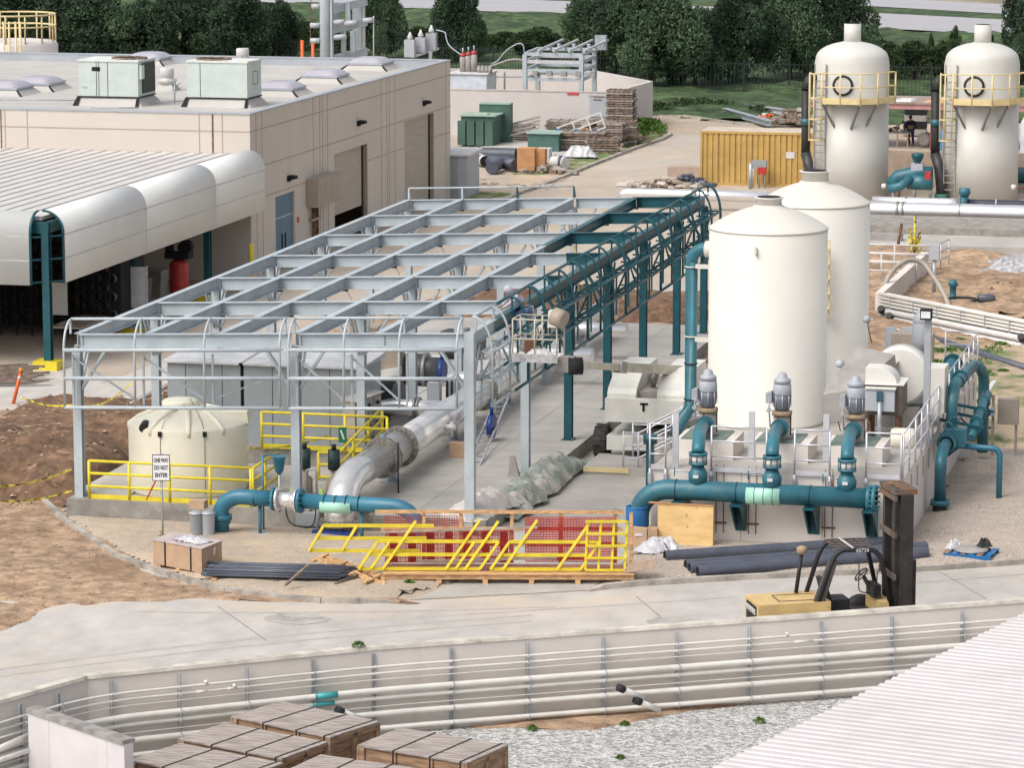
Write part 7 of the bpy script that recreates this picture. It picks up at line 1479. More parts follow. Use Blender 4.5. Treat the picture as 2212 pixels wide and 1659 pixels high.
# small items in front of the container
q = G(1640,405,0); t = thing('instrument_stand', 'grey instrument stand with red valve handles in front of the container', 'stand', q); zc_ = Yp(1640,352,q.y).z
MB().box(q.x-.38, q.x+.38, q.y-.1, q.y+.15, zc_-.3, zc_+.15).build('instrument_box', CABG, t)
for x in (-.3, 0, .3): MB().cyl(q+V((x,-.1,0)), V((q.x+x,q.y-.1,zc_-.3)), .04, n=6).build('stand_leg', GALV, t)
MB().box(q.x-.05, q.x+.4, q.y-.25, q.y-.12, zc_-.55, zc_-.2).build('red_handle', REDM, t)
q = G(1621,408,0); MB().cyl(q, q+V((0,0,1.35)), .1, n=10).build('grey_standpipe', GALV, None, label='short grey standpipe left of the red-handled instrument stand', cat='standpipe')
q = G(1683,392,0); t = thing('motor_pump', 'dark pump motor standing before the container right of the instrument stand', 'pump', q); MB().cyl(q, q+V((0,0,.7)), .12, n=10).build('pump_column', GREYF, t); MB().cyl(q+V((-.35,0,.85)), q+V((.35,0,.85)), .2, n=14).build('pump_motor', GREYF, t)
q = G(1715,392,0); MB().cyl(q, q+V((0,0,2.2)), .07, n=8).build('white_standpipe', PVC, None, label='tall thin white standpipe before the container', cat='standpipe')
def junk(lab, name, q, rx, ry, n, mats_, smin=.12, smax=.35, h=.5, cat='debris'):
    t = thing(name, lab, cat, q); 
    for mi, m in enumerate(mats_):
        mb = MB()
        for k in range(n//len(mats_)):
            a_, f = rng.uniform(0,6.28), rng.random()**.5; c = q+V((math.cos(a_)*rx*f, math.sin(a_)*ry*f, h*(1-f)*rng.random()+.05)); s_ = rng.uniform(smin, smax)
            mb.T = Matrix.Translation(c) @ Matrix.Rotation(rng.uniform(0,3.1), 4, 'Z') @ Matrix.Rotation(rng.uniform(-.6,.6), 4, 'X'); mb.box(-s_, s_, -s_*.5, s_*.5, -s_*.3, s_*.3)
        mb.T = None; mb.build(('pale_chunks','dark_chunks','brown_chunks')[mi], m, t)
    return t
junk('heap of broken pale concrete and stones left of the ochre container', 'rubble_heap', G(1425,404,0), 2.2, .8, 60, [GRAVT, MATS['grey_hardstanding'], WOODD]); junk('dark heap of crushed asphalt left of the ochre container', 'dark_heap', G(1487,402,0), 1.4, .8, 60, [DARKP], .15, .3, .6)
q = G(1490,393,0); MB().box(q.x-1.2, q.x+1.6, q.y, q.y+1.0, .25, .8).build('wooden_trough', mat('pinkish_tray', (.45,.34,.28), .8), None, label='pinkish open tray standing left of the ochre container', cat='tray')
# ------------------------------------------------ pergola shed with a man
Yq = 198.4
t = thing('red_shelter', 'open shelter with faded red steel post and flat rusty roof behind the towers', 'shelter', (-23.1,Yq,0))
p0 = Yp(2018,320,Yq); zr_ = Yp(2018,236,Yq).z; MB().ibeam((p0.x,Yq,0), (p0.x,Yq,zr_), .45, .4, .04, (0,1,0)).build('post', REDP, t); MB().ibeam((p0.x-7,Yq+.5,0), (p0.x-7,Yq+.5,zr_), .3, .3, .03).build('post', REDP, t)
MB().box(p0.x-7.5, p0.x+6, Yq-.2, Yq+.0, zr_, zr_+.3).build('beam', mat('pink_primer_beam', (.50,.25,.25), .6), t); MB().box(p0.x-7.6, p0.x+6, Yq-.3, Yq+4.5, zr_+.301, zr_+.4).build('roof_deck', mat('rust_brown_roof', (.33,.25,.21), .9, 0, .2, .8), t)
q = V((p0.x-3.3,Yq+.8,zr_+.4)); m_ = MB(); torus_ring(m_, q+V((0,0,.35)), (0,1,0), .35, .06, 18, 6); m_.build('coiled_hose', GALV, None, label='coil of pale hose on the rusty shelter roof', cat='hose')
for k, (dx, m) in enumerate(((-2.0,PAPER), (-.1,WOOD))): MB().hexa([V((p0.x+dx,Yq+.2,zr_+.4))+V(p) for p in ((-.6,0,0),(.6,0,0),(.8,1.4,0),(-.2,1.4,0),(-.4,.1,.1),(.5,.1,.1),(.7,1.3,.12),(-.1,1.3,.12))]).build('roof_scrap', m, None, label=('white' if k == 0 else 'pale wooden')+' sheet lying on the rusty shelter roof', cat='scrap')
# shelving of the pallets and bins under it
x0 = Yp(2032,300,Yq+.6).x
t = thing('storage_shelves', 'white storage shelving with dark openings right of the red post', 'shelves', (x0+1,Yq+1,0)); MB().box(x0, x0+3.4, Yq+.6, Yq+1.6, 0, 3.0).build('shelf_unit', mat('cream_shelf_paint', (.58,.50,.42), .7), t)
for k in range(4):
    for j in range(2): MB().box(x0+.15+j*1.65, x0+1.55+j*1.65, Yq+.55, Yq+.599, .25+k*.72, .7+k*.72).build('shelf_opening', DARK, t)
q = G(2046,338,0); t = thing('blue_barrel', 'bright blue barrel with white lettering in front of the white shelves', 'barrel', q); MB().lathe(q, [(.4,0),(.42,.04),(.42,1.45),(.4,1.5)], 20).build('barrel_body', mat('sky_blue_plastic', (.05,.22,.48), .4), t); mb = MB(); 
for k, zz_ in enumerate((1.05,.85,.62,.45)): mb.bar(q+V((-.2+.03*k,-.43,zz_)), q+V((.2-.04*(k % 2),-.43,zz_)), .02, .07)
mb.build('white_lettering', PAPER, t)
man = G(1967,313,0); T_ = Matrix.Translation(man+V((0,0,.92))) @ Matrix.Rotation(R(165), 4, 'Z')
person(T_, dict(look=(0,1,-.3), pelvis=(0,0,0), belly=(0,.02,.18), chest=(0,.03,.42), neck=(0,.05,.58), head=(0,.09,.70), lsh=(-.21,.02,.45), lel=(-.32,-.02,.18), lwr=(-.22,.14,.0), lha=(-.18,.2,-.04), rsh=(.21,.02,.45), rel=(.32,.0,.18), rwr=(.26,.16,.02), rha=(.22,.22,-.02), lhi=(-.11,0,-.06), lkn=(-.15,.06,-.46), lan=(-.15,-.04,-.84), lto=(-.17,.14,-.88), rhi=(.11,0,-.06), rkn=(.12,.02,-.46), ran=(.12,-.08,-.84), rto=(.14,.1,-.88)),
    dict(skin=SKIN, top=NAVY, legs=JEAN2, boot=DARK, hair=DARK), 'person in dark blue work clothes standing under the red shelter')
q = G(1975,300,0); t = thing('dark_crates', 'dark stacked boxes with a lid behind the standing person', 'boxes', q+V((-.3,1.5,0)))
for k in range(5): MB().box(q.x-.9+.04*k, q.x+.5, q.y+1.4, q.y+2.2, .1+k*.42, .47+k*.42).build('dark_box', DARK if k % 2 else GREYF, t)
MB().box(q.x-1.1, q.x+.6, q.y+1.3, q.y+2.3, 2.2, 2.32).build('box_lid', GREYF, t)
q = G(1938,318,0); t = thing('work_table', 'cluttered workbench left of the standing person', 'table', q); MB().box(q.x-.8, q.x+.7, q.y, q.y+.8, .8, .88).build('table_top', GREYF, t)
for x in (-.7,.0,.6): MB().bar(q+V((x,.05,0)), q+V((x,.05,.8)), .08, .08).build('leg', CARD, t)
junk('tangle of dark machine parts heaped on the workbench', 'machine_parts', q+V((0,.4,.88)), .7, .3, 30, [DARK, GREYF], .06, .16, .5)
q = G(1995,318,0); MB().lathe(q+V((.1,0,.5)), [(.25,-.3),(.4,-.3),(.4,.3),(.25,.3)], 16, (.3,1,0)).build('tyre', GREYF, None, label='grey wheel standing on its edge beside the red post', cat='wheel')
# pale tank and bits at the extreme right
q = Yp(2205,330,181); t = thing('white_tank', 'white rounded tank cut off by the right picture edge', 'tank', (q.x+1.2,181,0)); MB().lathe((q.x+1.1,181,0), [(1.1,0),(1.15,.1),(1.15,q.z+1.6),(.9,q.z+2.0),(.2,q.z+2.15)], 28).build('tank_shell', mat('bluish_white_tank', (.66,.68,.74), .4), t)
q = G(2205,415,0); t = thing('teal_pump', 'teal pump body at the right edge beside the right tower', 'pump', q); MB().lathe(q+V((.3,0,.9)), [(.15,-.6),(.4,-.5),(.4,.5),(.15,.6)], 16, (1,0,0)).build('pump_body', TEALP, t); MB().box(q.x-.4, q.x+1, q.y-.4, q.y+.4, 0, .5).build('pump_base', GREYF, t)
# ================================================================== SUBSTATION
SX_, SYa, SYb, SZ = -42.9, 201.2, 210.9, 2.75
t = thing('substation_wall', 'pale block wall round the electrical yard with a grey door and red notice', 'wall', (SX_,SYa,0))
mb = MB().box(-75, SX_, SYa, SYa+.3, -.1, SZ); mb.build('front_wall', SUBW, t)
MB().hexa([(SX_-.3,SYa+.3,-.1),(SX_,SYa+.3,-.1),(-42.3,SYb,-.1),(-42.6,SYb,-.1),(SX_-.3,SYa+.3,SZ),(SX_,SYa+.3,SZ),(-42.3,SYb,SZ),(-42.6,SYb,SZ)]).build('side_wall', SUBW, t)
MB().hexa([(-42.6,SYb,-.1),(-42.3,SYb,-.1),(-47.5,218.6,-.1),(-47.7,218.4,-.1),(-42.6,SYb,SZ),(-42.3,SYb,SZ),(-47.5,218.6,SZ),(-47.7,218.4,SZ)]).build('back_wall', SUBW, t)
MB().box(-75, -47.5, 218.4, 218.7, -.1, SZ).build('back_wall', SUBW, t)
MB().box(-75, SX_+.02, SYa-.03, SYa+.33, SZ+.001, SZ+.06).build('wall_cap', mat('dusty_cap', (.50,.45,.42), .9), t)
xa, xb = Yp(*K(1250,0,737,850), SYa).x, Yp(*K(1250,0,882,850), SYa).x; z0, z1 = Yp(*K(1250,0,800,928), SYa).z, Yp(*K(1250,0,800,763), SYa).z
d_ = MB().box(xa, xb, SYa-.06, SYa-.001, max(.15,z0), z1).build('grey_door', CABL, t); MB().box(xa-.06, xb+.06, SYa-.09, SYa-.06, z1, z1+.06).build('door_head', GALV, d_)
mb = MB(); [mb.box(xa+.25, xa+(.75,.9)[k], SYa-.075, SYa-.061, z0+1.0+k*.18, z0+1.08+k*.18) for k in range(2)]; mb.build('door_lettering', RUST, d_)
q = Yp(*K(1250,0,605,738), SYa); MB().box(q.x-.35, q.x+.35, SYa-.04, SYa-.001, q.z-.1, q.z+.05).build('red_notice', SIGNR, t)
# steel bus frame
def U(px, py, Y): return Yp(px, py, Y)
fr = thing('bus_frame', 'grey steel bus frame with insulators standing behind the pale block wall', 'frame', (U(1210,190,206).x,206,0)); fy0, fy1 = 203.5, 208.5
cols = [(U(1134,150,fy0).x, fy0), (U(1256,150,fy0).x, fy0), (U(1162,150,fy1).x, fy1), (U(1284,150,fy1).x, fy1)]
zt1 = U(1134,116,fy0).z
for x, y in cols: MB().ibeam((x,y,0), (x,y,zt1), .26, .26, .03, (0,1,0)).build('frame_column', GREY, fr)
for py in (116, 132, 151, 170):
    z = U(1134,py,fy0).z; mb = MB()
    for (a_, b_) in ((0,1),(2,3),(0,2),(1,3)): mb.bar((*cols[a_],z), (*cols[b_],z), .14, .2)
    mb.build('frame_beam', GREY if py != 132 else ALU, fr)
for k in range(4): x = cols[0][0]+.9+k*.95; MB().bar((x,fy0-.3,zt1+.25), (x+.2,fy1+.6,zt1+.55), .12, .12).build('bus_bar', ALU, fr)
for k in range(4):
    for y in (fy0+.3, fy0+2.6, fy1): MB().lathe((cols[0][0]+.9+k*.95+.1*(y-fy0)/5,y,zt1+.08), [(.13,0),(.16,.08),(.1,.12),(.16,.2),(.1,.26)], 10).build('insulator', CABL, fr)
for k in range(5): x = cols[0][0]+.5+k*.9; MB().box(x, x+.3, fy0-.2, fy0+.2, U(1134,163,fy0).z, U(1134,151,fy0).z).build('switch_block', GREYF, fr)
mb = MB().box(cols[1][0]-.2, cols[1][0]+.5, fy1-.3, fy1+.1, zt1+.0, zt1+.9); mb.build('bushing_box', GALV, fr)
# transformer
x0, x1 = U(980,180,204).x, U(1058,180,204).x; zt_ = U(1020,158,204).z
tr_ = thing('power_transformer', 'pale blue-white power transformer with bushings behind the block wall', 'transformer', ((x0+x1)/2,204,0))
MB().box(x0, x1, 203.2, 205.5, 0, zt_).build('transformer_tank', mat('bluish_white_paint', (.62,.66,.72), .4), tr_); MB().box(x0-.1, x1+.1, 203.1, 205.6, zt_, zt_+.08).build('tank_cover', PAPER, tr_); MB().cyl((x0-.6,203.6,zt_-.35), (x0,203.6,zt_-.35), .35, n=18).build('conservator', MATS['bluish_white_paint'], tr_)
for k in range(3): x = U(1000+12*k,150,204.2).x; zb = zt_+.05; m = MB().lathe((x,204.2,zb), [(.2,0),(.2,.9+.08*k),(.14,.95+.08*k)], 12).build('bushing', GREYF, tr_); MB().cyl((x,204.2,zb+.97+.08*k), (x,204.2,zb+1.15+.08*k), .16, n=10).build('red_band', SIGNR, m); MB().cyl((x,204.2,zb+1.15+.08*k), (x,204.2,zb+1.5+.08*k), .05, n=8).build('bushing_tip', GALV, m)
for k in range(4): x = U(1035+8*k,150,203.8).x; MB().lathe((x,203.8,zt_+.05), [(.13,0),(.15,.3),(.1,.35),(.13,.45)], 10).build('low_bushing', GREYF, tr_)
mb = MB(); [mb.bar((U(px,190,206).x,206,0), (U(px,190,206).x,206,zt_+.0), .1, .1) for px in (1070,1090)]; mb.bar((U(1062,168,206).x,206,zt_-.35), (cols[0][0],206,zt_-.3), .08, .08); mb.build('low_pipework', GALV, None, label='low galvanised pipe frame between transformer and bus frame', cat='frame')
def cable(pts, lab, r=.045, m=GALV): 
    return MB().tube(path([V(p) for p in pts], 1.0, 5), r, 6).build('overhead_cable', m, None, label=lab, cat='cable')
cable([U(1060,138,205), U(1075,132,205), U(1092,108,205), U(1120,92,205), U(1131,95,205), U(1132,112,205)], 'arched grey cable rising from the transformer to the bus frame'); cable([U(1048,146,205), U(1075,138,205), U(1105,126,205), U(1134,130,205)], 'thick drooping cable between transformer and bus frame', .08, GREYF)
cable([U(942,64,212), U(962,68,212), U(965,90,210), U(975,103,208), U(1000,120,205), U(1004,138,204.2)], 'looping cable from the arresters down to the transformer bushings')
# surge arresters on a slanting beam
ar = thing('surge_arresters', 'three pale ribbed surge arresters on a slanting grey beam above the roof edge', 'arresters', (U(915,125,212).x,212,0))
pA, pB = U(888,122,212), U(945,104,214); MB().bar(pA, pB, .3, .14).build('slant_beam', ALU, ar); MB().ibeam((U(930,110,213).x,213,0), U(930,110,213), .2, .2, .02).build('support_post', GREY, ar)
for px, py0, py1 in ((886,122,85), (909,112,80), (932,107,70)):
    y = 212+(px-886)/30; b_, t_ = U(px,py0,y), U(px,py1,y); mb = MB().box(b_.x-.33, b_.x+.33, y-.25, y+.25, b_.z, t_.z-.0); mb.build('arrester_body', CABL, ar); MB().lathe((b_.x,y,t_.z), [(.12,0),(.2,.15),(.1,.35),(.05,.5)], 10).build('arrester_cap', PAPER, ar)
cable([U(808,36,214), U(850,70,213), U(890,82,212)], 'thin sagging wire from the steel tower to the nearest arrester', .025, DARK); cable([U(808,46,214), U(860,75,213), U(932,70,213)], 'thin sagging wire from the steel tower to the farthest arrester', .025, DARK)
# tall steel line structure
ls = thing('line_structure', 'tall grey steel switching structure with round column and horizontal insulators', 'pylon', (U(703,120,211).x,211,0))
x1_, x2_, x3_ = U(703,60,211).x, U(773,60,214).x, U(788,60,214).x
MB().cyl((x1_,211,0), (x1_,211,14), .36, n=20).build('round_column', GREY, ls); MB().box(x1_+.38, x1_+.5, 210.8, 211.2, 0, 14).build('column_flange', GREY, ls)
MB().box(x2_-.3, x2_+.3, 213.8, 214.2, 0, 14).build('box_column', GREY, ls); MB().cyl((x3_,213.8,0), (x3_,213.8,14), .1, n=8).build('thin_column', ALU, ls)
for py in (14, 58, 122): a_, b_ = U(716,py+6,211), U(790,py-12,214); MB().bar(a_, b_, .3, .5).build('cross_girder', GREY, ls)
for px in (728, 752, 742, 762):
    y = 212; MB().box(U(px,50,y).x-.15, U(px,50,y).x+.15, y-.1, y+.1, U(px,(52,52,112,112)[(728,752,742,762).index(px)],y).z, U(px,(5,5,66,66)[(728,752,742,762).index(px)],y).z).build('vertical_link', GREY, ls)
for (pxa, pxb, py) in ((674,692,13),(671,692,54),(671,692,87),(722,745,48),(745,772,50),(785,806,44),(722,748,80)): y = 210.9; MB().cyl(U(pxa,py,y), U(pxb,py-(2 if pxa > 700 else 0),y), .17, n=12).build('horizontal_insulator', CABL, ls)
cable([U(807,34,211), U(807,80,211), U(807,128,211)], 'thin pale vertical wire right of the steel structure', .04, ALU); cable([U(672,-10,211), U(671,60,211), U(670,100,211)], 'thin dark vertical wire left of the steel structure', .03, RUST)
for px in (653, 676): q = U(px,115,225); MB().cyl((q.x,225,0), (q.x,225,U(px,86,225).z), .12, n=8).build('orange_post', CONEO, None, label='orange post %s of two by the dark fence' % ('left' if px == 653 else 'right'), cat='post', group='orange posts by the fence')
# ================================================================== MATERIALS YARD
def gbox(px0, px1, pb, hpx, dep, name, lab, m, ml, cat='transformer', ribs=0):
    a, b = G(px0,pb,.08), G(px1,pb+1,.08); y = a.y; h = (Yp(px0,pb-hpx,y).z)
    t = thing(name, lab, cat, ((a.x+b.x)/2,y,.05)); MB().box(a.x, b.x, y, y+dep, .05, h).build('cabinet_body', m, t); MB().box(a.x-.08, b.x+.08, y-.12, y+dep+.05, h, h+.07).build('cabinet_lid', ml, t); return t, a, b, h
t, a, b, h = gbox(996,1070,312,62,2.0,'green_transformer','large dark green padmount transformer with cooling fins, the taller one',GREEN,GREENT)
for k in range(4): x = a.x-.1+k*.55; MB().box(x, x+.47, a.y-.45, a.y-.02, .1, h-.25).build('cooling_fin', GREEN, t)
MB().box(a.x+.6, b.x+.45, a.y+2.0, a.y+2.7, .05, h+.55).build('rear_cabinet', GREEN, t); MB().box(a.x+.6, b.x+.45, a.y+1.95, a.y+2.75, h+.551, h+.62).build('rear_lid', GREENT, t); MB().box(a.x+.5, a.x+1.5, a.y+.3, a.y+.9, h+.071, h+.15).build('top_plate', mat('pale_green_plate', (.42,.5,.38), .6), t)
gbox(1140,1208,326,38,1.9,'green_cabinet','low green equipment box among the timber, the smaller one',mat('blue_green_box', (.07,.15,.13), .5),GREENT,'cabinet')
a, b = G(975,428,0), G(1031,420,0); y = a.y; h = Yp(976,336,y).z
t = thing('steel_cabinet', 'pale grey steel cabinet at the far corner of the beige building', 'cabinet', (a.x+.8,y,0)); MB().box(a.x-1.0, a.x+.35, y, y+2.4, 0, h).build('cabinet_front', CABG, t); MB().box(a.x+.351, b.x, y, y+2.4, 0, h).build('cabinet_side', CABL, t); MB().hexa([(a.x-1.1,y-.15,h),(b.x+.15,y-.15,h),(b.x+.15,y+2.5,h),(a.x-1.1,y+2.5,h),(a.x-1.1,y-.15,h+.08),(b.x+.15,y-.15,h+.08),(b.x+.15,y+2.5,h+.2),(a.x-1.1,y+2.5,h+.2)]).build('cabinet_roof', PAPER, t)
for k in range(1,4): x = a.x+.35+(b.x-a.x-.35)*k/4; MB().box(x-.01, x+.01, y-.008, y-.001, .1, h-.1).build('panel_seam', GALV, t)
def ypipe(p0, p1, r, m, lab, hollow=False):
    a, b = G(*p0, r+.08), G(*p1, r+.08); t = thing('yard_pipe', lab, 'pipe', (a.x,a.y,.06)); MB().cyl(a, b, r, n=18, caps=not hollow).build('pipe_shell', m, t)
    if hollow: d = (b-a).normalized(); MB().cyl(a+d*.02, b-d*.02, r*.86, n=16).build('pipe_bore', DARK, t)
    return t
ypipe((1034,332),(1115,334),.38,DARKP,'long charcoal pipe lying in the yard behind the orange crate, the upper one',True); ypipe((1034,345),(1110,352),.3,DARKP,'charcoal pipe lying below the longest one in the yard')
q = [G(1062,362,.4), G(1085,350,.45), G(1115,356,.42)]; MB().tube(q, .35, 16).build('bent_pipe', DARKP, None, label='bent charcoal pipe elbow lying on the grass left of the orange crate', cat='pipe')
ypipe((1034,342),(1048,348),.3,PAPER,'short white pipe end beside the pale steel cabinet',True); t = ypipe((1163,346),(1222,352),.33,PAPER,'white pipe wrapped with a green band right of the orange crate'); a = G(1178,348,.41); MB().cyl(a-V((.35,0,0)), a+V((.35,0,0)), .342, n=18).build('green_band', GREEN, t); a = G(1211,351,.41); MB().cyl(a-V((.08,0,0)), a+V((.08,0,0)), .40, n=18).build('grey_collar', DARKP, t)
ypipe((1118,324),(1150,327),.16,PAPER,'thin white pipe behind the orange plywood crate')
a, b = G(1117,371,.1), G(1152,373,.1); y = a.y; h = Yp(1120,320,y).z; t = thing('plywood_crate', 'tall orange plywood crate standing on the grass in the yard', 'crate', a)
MB().box(a.x, b.x, y, y+.9, .15, h).build('crate_front', PLYO, t); MB().box(b.x+.001, b.x+.5, y+.3, y+.9, .15, h-.05).build('crate_side', PLYO, t); MB().box(a.x, b.x+.4, y+.05, y+.8, .0, .15).build('crate_base', WOODD, t)
q = G(1170,362,.1); t = thing('white_container', 'white plastic cube with a brown stain beside the orange crate', 'container', q); MB().box(q.x-.45, q.x+.4, q.y, q.y+.8, .35, 1.15).build('cube_body', PAPER, t); MB().box(q.x-.2, q.x+.1, q.y-.012, q.y-.001, .75, 1.0).build('brown_stain', WOODD, t)
junk('broken pallet pieces under the white plastic cube', 'broken_pallets', G(1180,372,.1), 1.5, .5, 36, [WOODD, WOODG], .1, .4, .3)
q = G(1205,358,.1); tarp('white_bag', 'crumpled white bag right of the white plastic cube', [q+V((-.4,0,.1)), q+V((.4,.1,.1))], .3, .5, SHEET, 31, 'bag'); q = G(1252,340,.1); tarp('wrapped_bundle', 'silvery plastic wrapped bundle before the stacked pallets', [q+V((-1.0,0,.05)), q+V((1.0,.1,.05))], .4, .5, SHEET, 33, 'bundle')
def pstack(px, pb, n, lab, w_=1.2, dep=1.1, ang=0., lean=0, m=WOODD, top=None):
    q = G(px, pb, .08); t = thing('pallet_stack', lab, 'pallets', q, 'stacked old pallets in the yard')
    for k in range(n):
        T_ = Matrix.Translation(q+V((.10*nz(k*1.7, px*.3), .08*nz(px*.2, k*1.9), k*.145))) @ Matrix.Rotation(ang+.22*nz(k*1.3, px*.1), 4, 'Z') @ Matrix.Rotation(.04*nz(k*2.2, 3), 4, 'X')
        mb = MB(T_)
        for y in (0, dep/2, dep): mb.box(-w_/2, w_/2, y-.04, y+.04, 0, .09)
        for j in range(6): x = -w_/2+.07+j*(w_-.14)/5; mb.box(x-.06, x+.06, -.04, dep+.04, .09, .11)
        if k % 2: mb.box(-w_/2, w_/2, -.05, -.03, .0, .09)
        mb.build('pallet', (m, WOODG, WOODD)[k % 3] if not top or k < n-2 else top, t)
pstack(1338,303,21,'tallest stack of old pallets at the wall corner',1.6,1.2); pstack(1352,313,10,'stack of brown pallets nearest the kerb',1.3,1.2,.1); pstack(1318,318,10,'stack of pale brown pallets left of the one nearest the kerb',1.5,1.2,-.1,m=WOODG); pstack(1258,326,8,'wide pallet stack with blue blocks and a grey lid in front',2.6,1.4,0); pstack(1300,330,6,'low brown pallet stack in the front middle',1.9,1.2,.15); pstack(1232,300,8,'dark stack of old black pallets against the block wall',3.0,1.2,0,m=GREYF); pstack(1118,300,6,'leaning dark pallets right of the tall green transformer',1.9,1.2,.1,m=GREYF); pstack(1285,300,6,'reddish broken pallets leaning by the grey door',1.6,1.2,.2,m=REDP)
q = G(1245,322,.08); [MB().box(q.x-1.2+k*1.1, q.x-.95+k*1.1, q.y-.12, q.y-.02, 1.0, 1.25).build('blue_block', BLUED, None, label='blue pallet block, %s of three in the wide pallet stack' % ('left','middle','right')[k], cat='block', group='blue pallet blocks') for k in range(3)]
T_ = Matrix.Translation(G(1262,292,.9)) @ Matrix.Rotation(R(-20), 4, 'Y'); mb = MB(T_)
for z in (0,.45,.9): mb.box(-1.4,1.4,-.04,.04,z,z+.08)
for x in (-1.3,-.4,.5,1.35): mb.box(x-.04,x+.04,-.06,-.04,0,.95)
mb.build('slatted_rack', PAPER, None, label='pinkish slatted frame leaning above the dark pallets by the wall', cat='frame')
T_ = Matrix.Translation(G(1110,292,.5)) @ Matrix.Rotation(R(-15), 4, 'Y'); mb = MB(T_); [mb.box(-1.6,1.6,-.05+.3*k,.05+.3*k,.2*k,.2*k+.12) for k in range(4)]; mb.build('leaning_boards', GREYF, None, label='dark boards leaning beside the tall green transformer', cat='boards')
junk('loose jumble of split pallet boards between the stacks and the wall', 'broken_boards', G(1300,300,.3), 2.4, 1.2, 90, [WOODG, WOODD, WOOD], .15, .5, 1.6); junk('scattered scrap stones on the bare ground before the cabinet', 'scrap_stones', G(1085,402,.05), 3.5, 1.2, 60, [GRAVT, MATS['grey_hardstanding']], .06, .18, .1)
for k, (pa, pb, r, m, lab) in enumerate((((1565,238),(1665,266),.16,GALV,'blue-grey steel beam lying on the grass, the lower one'), ((1613,230),(1720,244),.2,ALU,'pale steel beam lying on the grass, the upper one'))):
    a, b = G(*pa,.35), G(*pb,.35); MB().ibeam(a, b, .4, .35, .05).build('steel_beam', m, None, label=lab, cat='beam')
junk('dark bundle of scrap matting on the grass behind the container', 'scrap_bundle', G(1716,262,.3), 2.0, .9, 60, [WOODD, GREYF], .2, .5, .9); junk('small orange and white debris on the grass', 'small_debris', G(1655,254,.2), .6, .3, 12, [PAPER, CONEO], .08, .2, .3)
# ================================================================== RIGHT MIDDLE YARD
A_, B_, C_ = V((-17.1,130.6,0)), V((-8.0,121.4,0)), V((-16.9,143.6,0))
rl = thing('low_pipe_wall', 'low pinkish wall carrying rows of pale and white pipes in the right middle', 'wall', A_)
d = (B_-A_).normalized(); n_ = V((d.y,-d.x,0)); MB().hexa([A_, B_, B_-n_*.25, A_-n_*.25, A_+V((0,0,1.0)), B_+V((0,0,1.0)), B_-n_*.25+V((0,0,1.0)), A_-n_*.25+V((0,0,1.0))]).build('wall_body', PINKW, rl)
for z, r, m in ((.98,.06,PVC), (.83,.05,PVC), (.70,.05,PVC), (.57,.05,PVC), (.36,.12,PAPER), (.12,.11,PAPER)): MB().cyl(A_+n_*(.1+r)+V((0,0,z)), B_+n_*(.1+r)+V((0,0,z)), r, n=12).build('pipe', m, rl)
for k in range(9): p = A_.lerp(B_, (k+.5)/9)+n_*.05; MB().bar(p+V((0,0,.05)), p+V((0,0,1.0)), .06, .3, n_).build('pipe_bracket', GALV, rl)
for f in (.03,.07,.68): p = A_.lerp(B_, f)+n_*.3+V((0,0,.36 if f != .07 else .14)); MB().cyl(p, p+V((-.05,-.15,.15)), .14, n=12).build('black_cap', BLACK, rl)
d2 = (C_-A_).normalized(); MB().hexa([A_+V((-.3,0,-.05)), A_+V((.0,0,-.05)), C_+V((.0,0,-.05)), C_+V((-.3,0,-.05)), A_+V((-.3,0,1.0)), A_+V((.0,0,1.0)), C_+V((.0,0,1.0)), C_+V((-.3,0,1.0))]).build('return_wall', PINKW, rl)
A2 = G(1200+1000,770,.1); a, b = G(1985,722,.12), G(2230,800,.12); MB().cyl(a, b, .14, n=12).build('dark_pipe', DARKP, None, label='dark pipe lying on the grass in front of the low pipe wall', cat='pipe')
a, b = G(1880,690,.15), G(1945,716,.1); MB().cyl(a, b, .07, n=8).build('pale_pole', PVC, None, label='pale pole lying on the ground right of the rear cream tank', cat='pole')
h0 = G(1895,655,.3); MB().tube(path([h0, h0+V((.4,1.5,1.3)), h0+V((1.3,2.6,1.6)), h0+V((2.3,1.6,.5)), h0+V((2.8,.6,-.2))], .9, 6), .10, 10).build('suction_hose', mat('grey_hose', (.38,.34,.29), .6), None, label='thick grey hose looped over the corner of the low pipe wall', cat='hose')
rail('guard_railing', 'white pipe guardrail in the background right of the rear cream tank', [(-19.8,139.5,.3), (-16.9,139.5,.3)], PAPER, levels=(1.1,.75,.4), posts=1.4, kick=False, r=.03, group='white guardrails beyond the tanks'); rail('guard_railing', 'second white pipe guardrail just behind the first, with caution tape', [(-19.8,142.5,.3), (-16.6,142.5,.3), (-16.2,145.0,.3)], PAPER, levels=(1.1,.75,.4), posts=1.4, kick=False, r=.03, group='white guardrails beyond the tanks')
MB().box(-22, -17.0, 138.6, 139.3, 0, .3).build('concrete_sill', SLAB, None, label='pale concrete sill under the white guardrails', cat='sill')
q = Yp(1976,510,149); mb = MB(); [mb.bar(q+V((rng.uniform(-.35,.35),rng.uniform(-.2,.2),rng.uniform(-.8,.4))), q+V((rng.uniform(-.35,.35),rng.uniform(-.2,.2),rng.uniform(-.8,.4))), .08, .01) for k in range(22)]; mb.cyl((q.x,149,0), (q.x,149,1.9), .06, n=6); mb.build('tape_bundle', TAPE, None, label='knotted bundle of yellow caution tape on a stake in front of the silver pipes', cat='tape')
q = G(1937,545,0); MB().cyl(q, q+V((.2,0,1.3)), .07, n=6).build('wooden_stake', RUST, None, label='reddish leaning stake left of the yellow tape bundle', cat='stake')
q = G(1913,520,.3); MB().box(q.x-.7, q.x+.7, q.y, q.y+.7, .3, .6).build('dark_gate', GREYF, None, label='dark metal stand on the concrete in front of the silver flange', cat='stand')
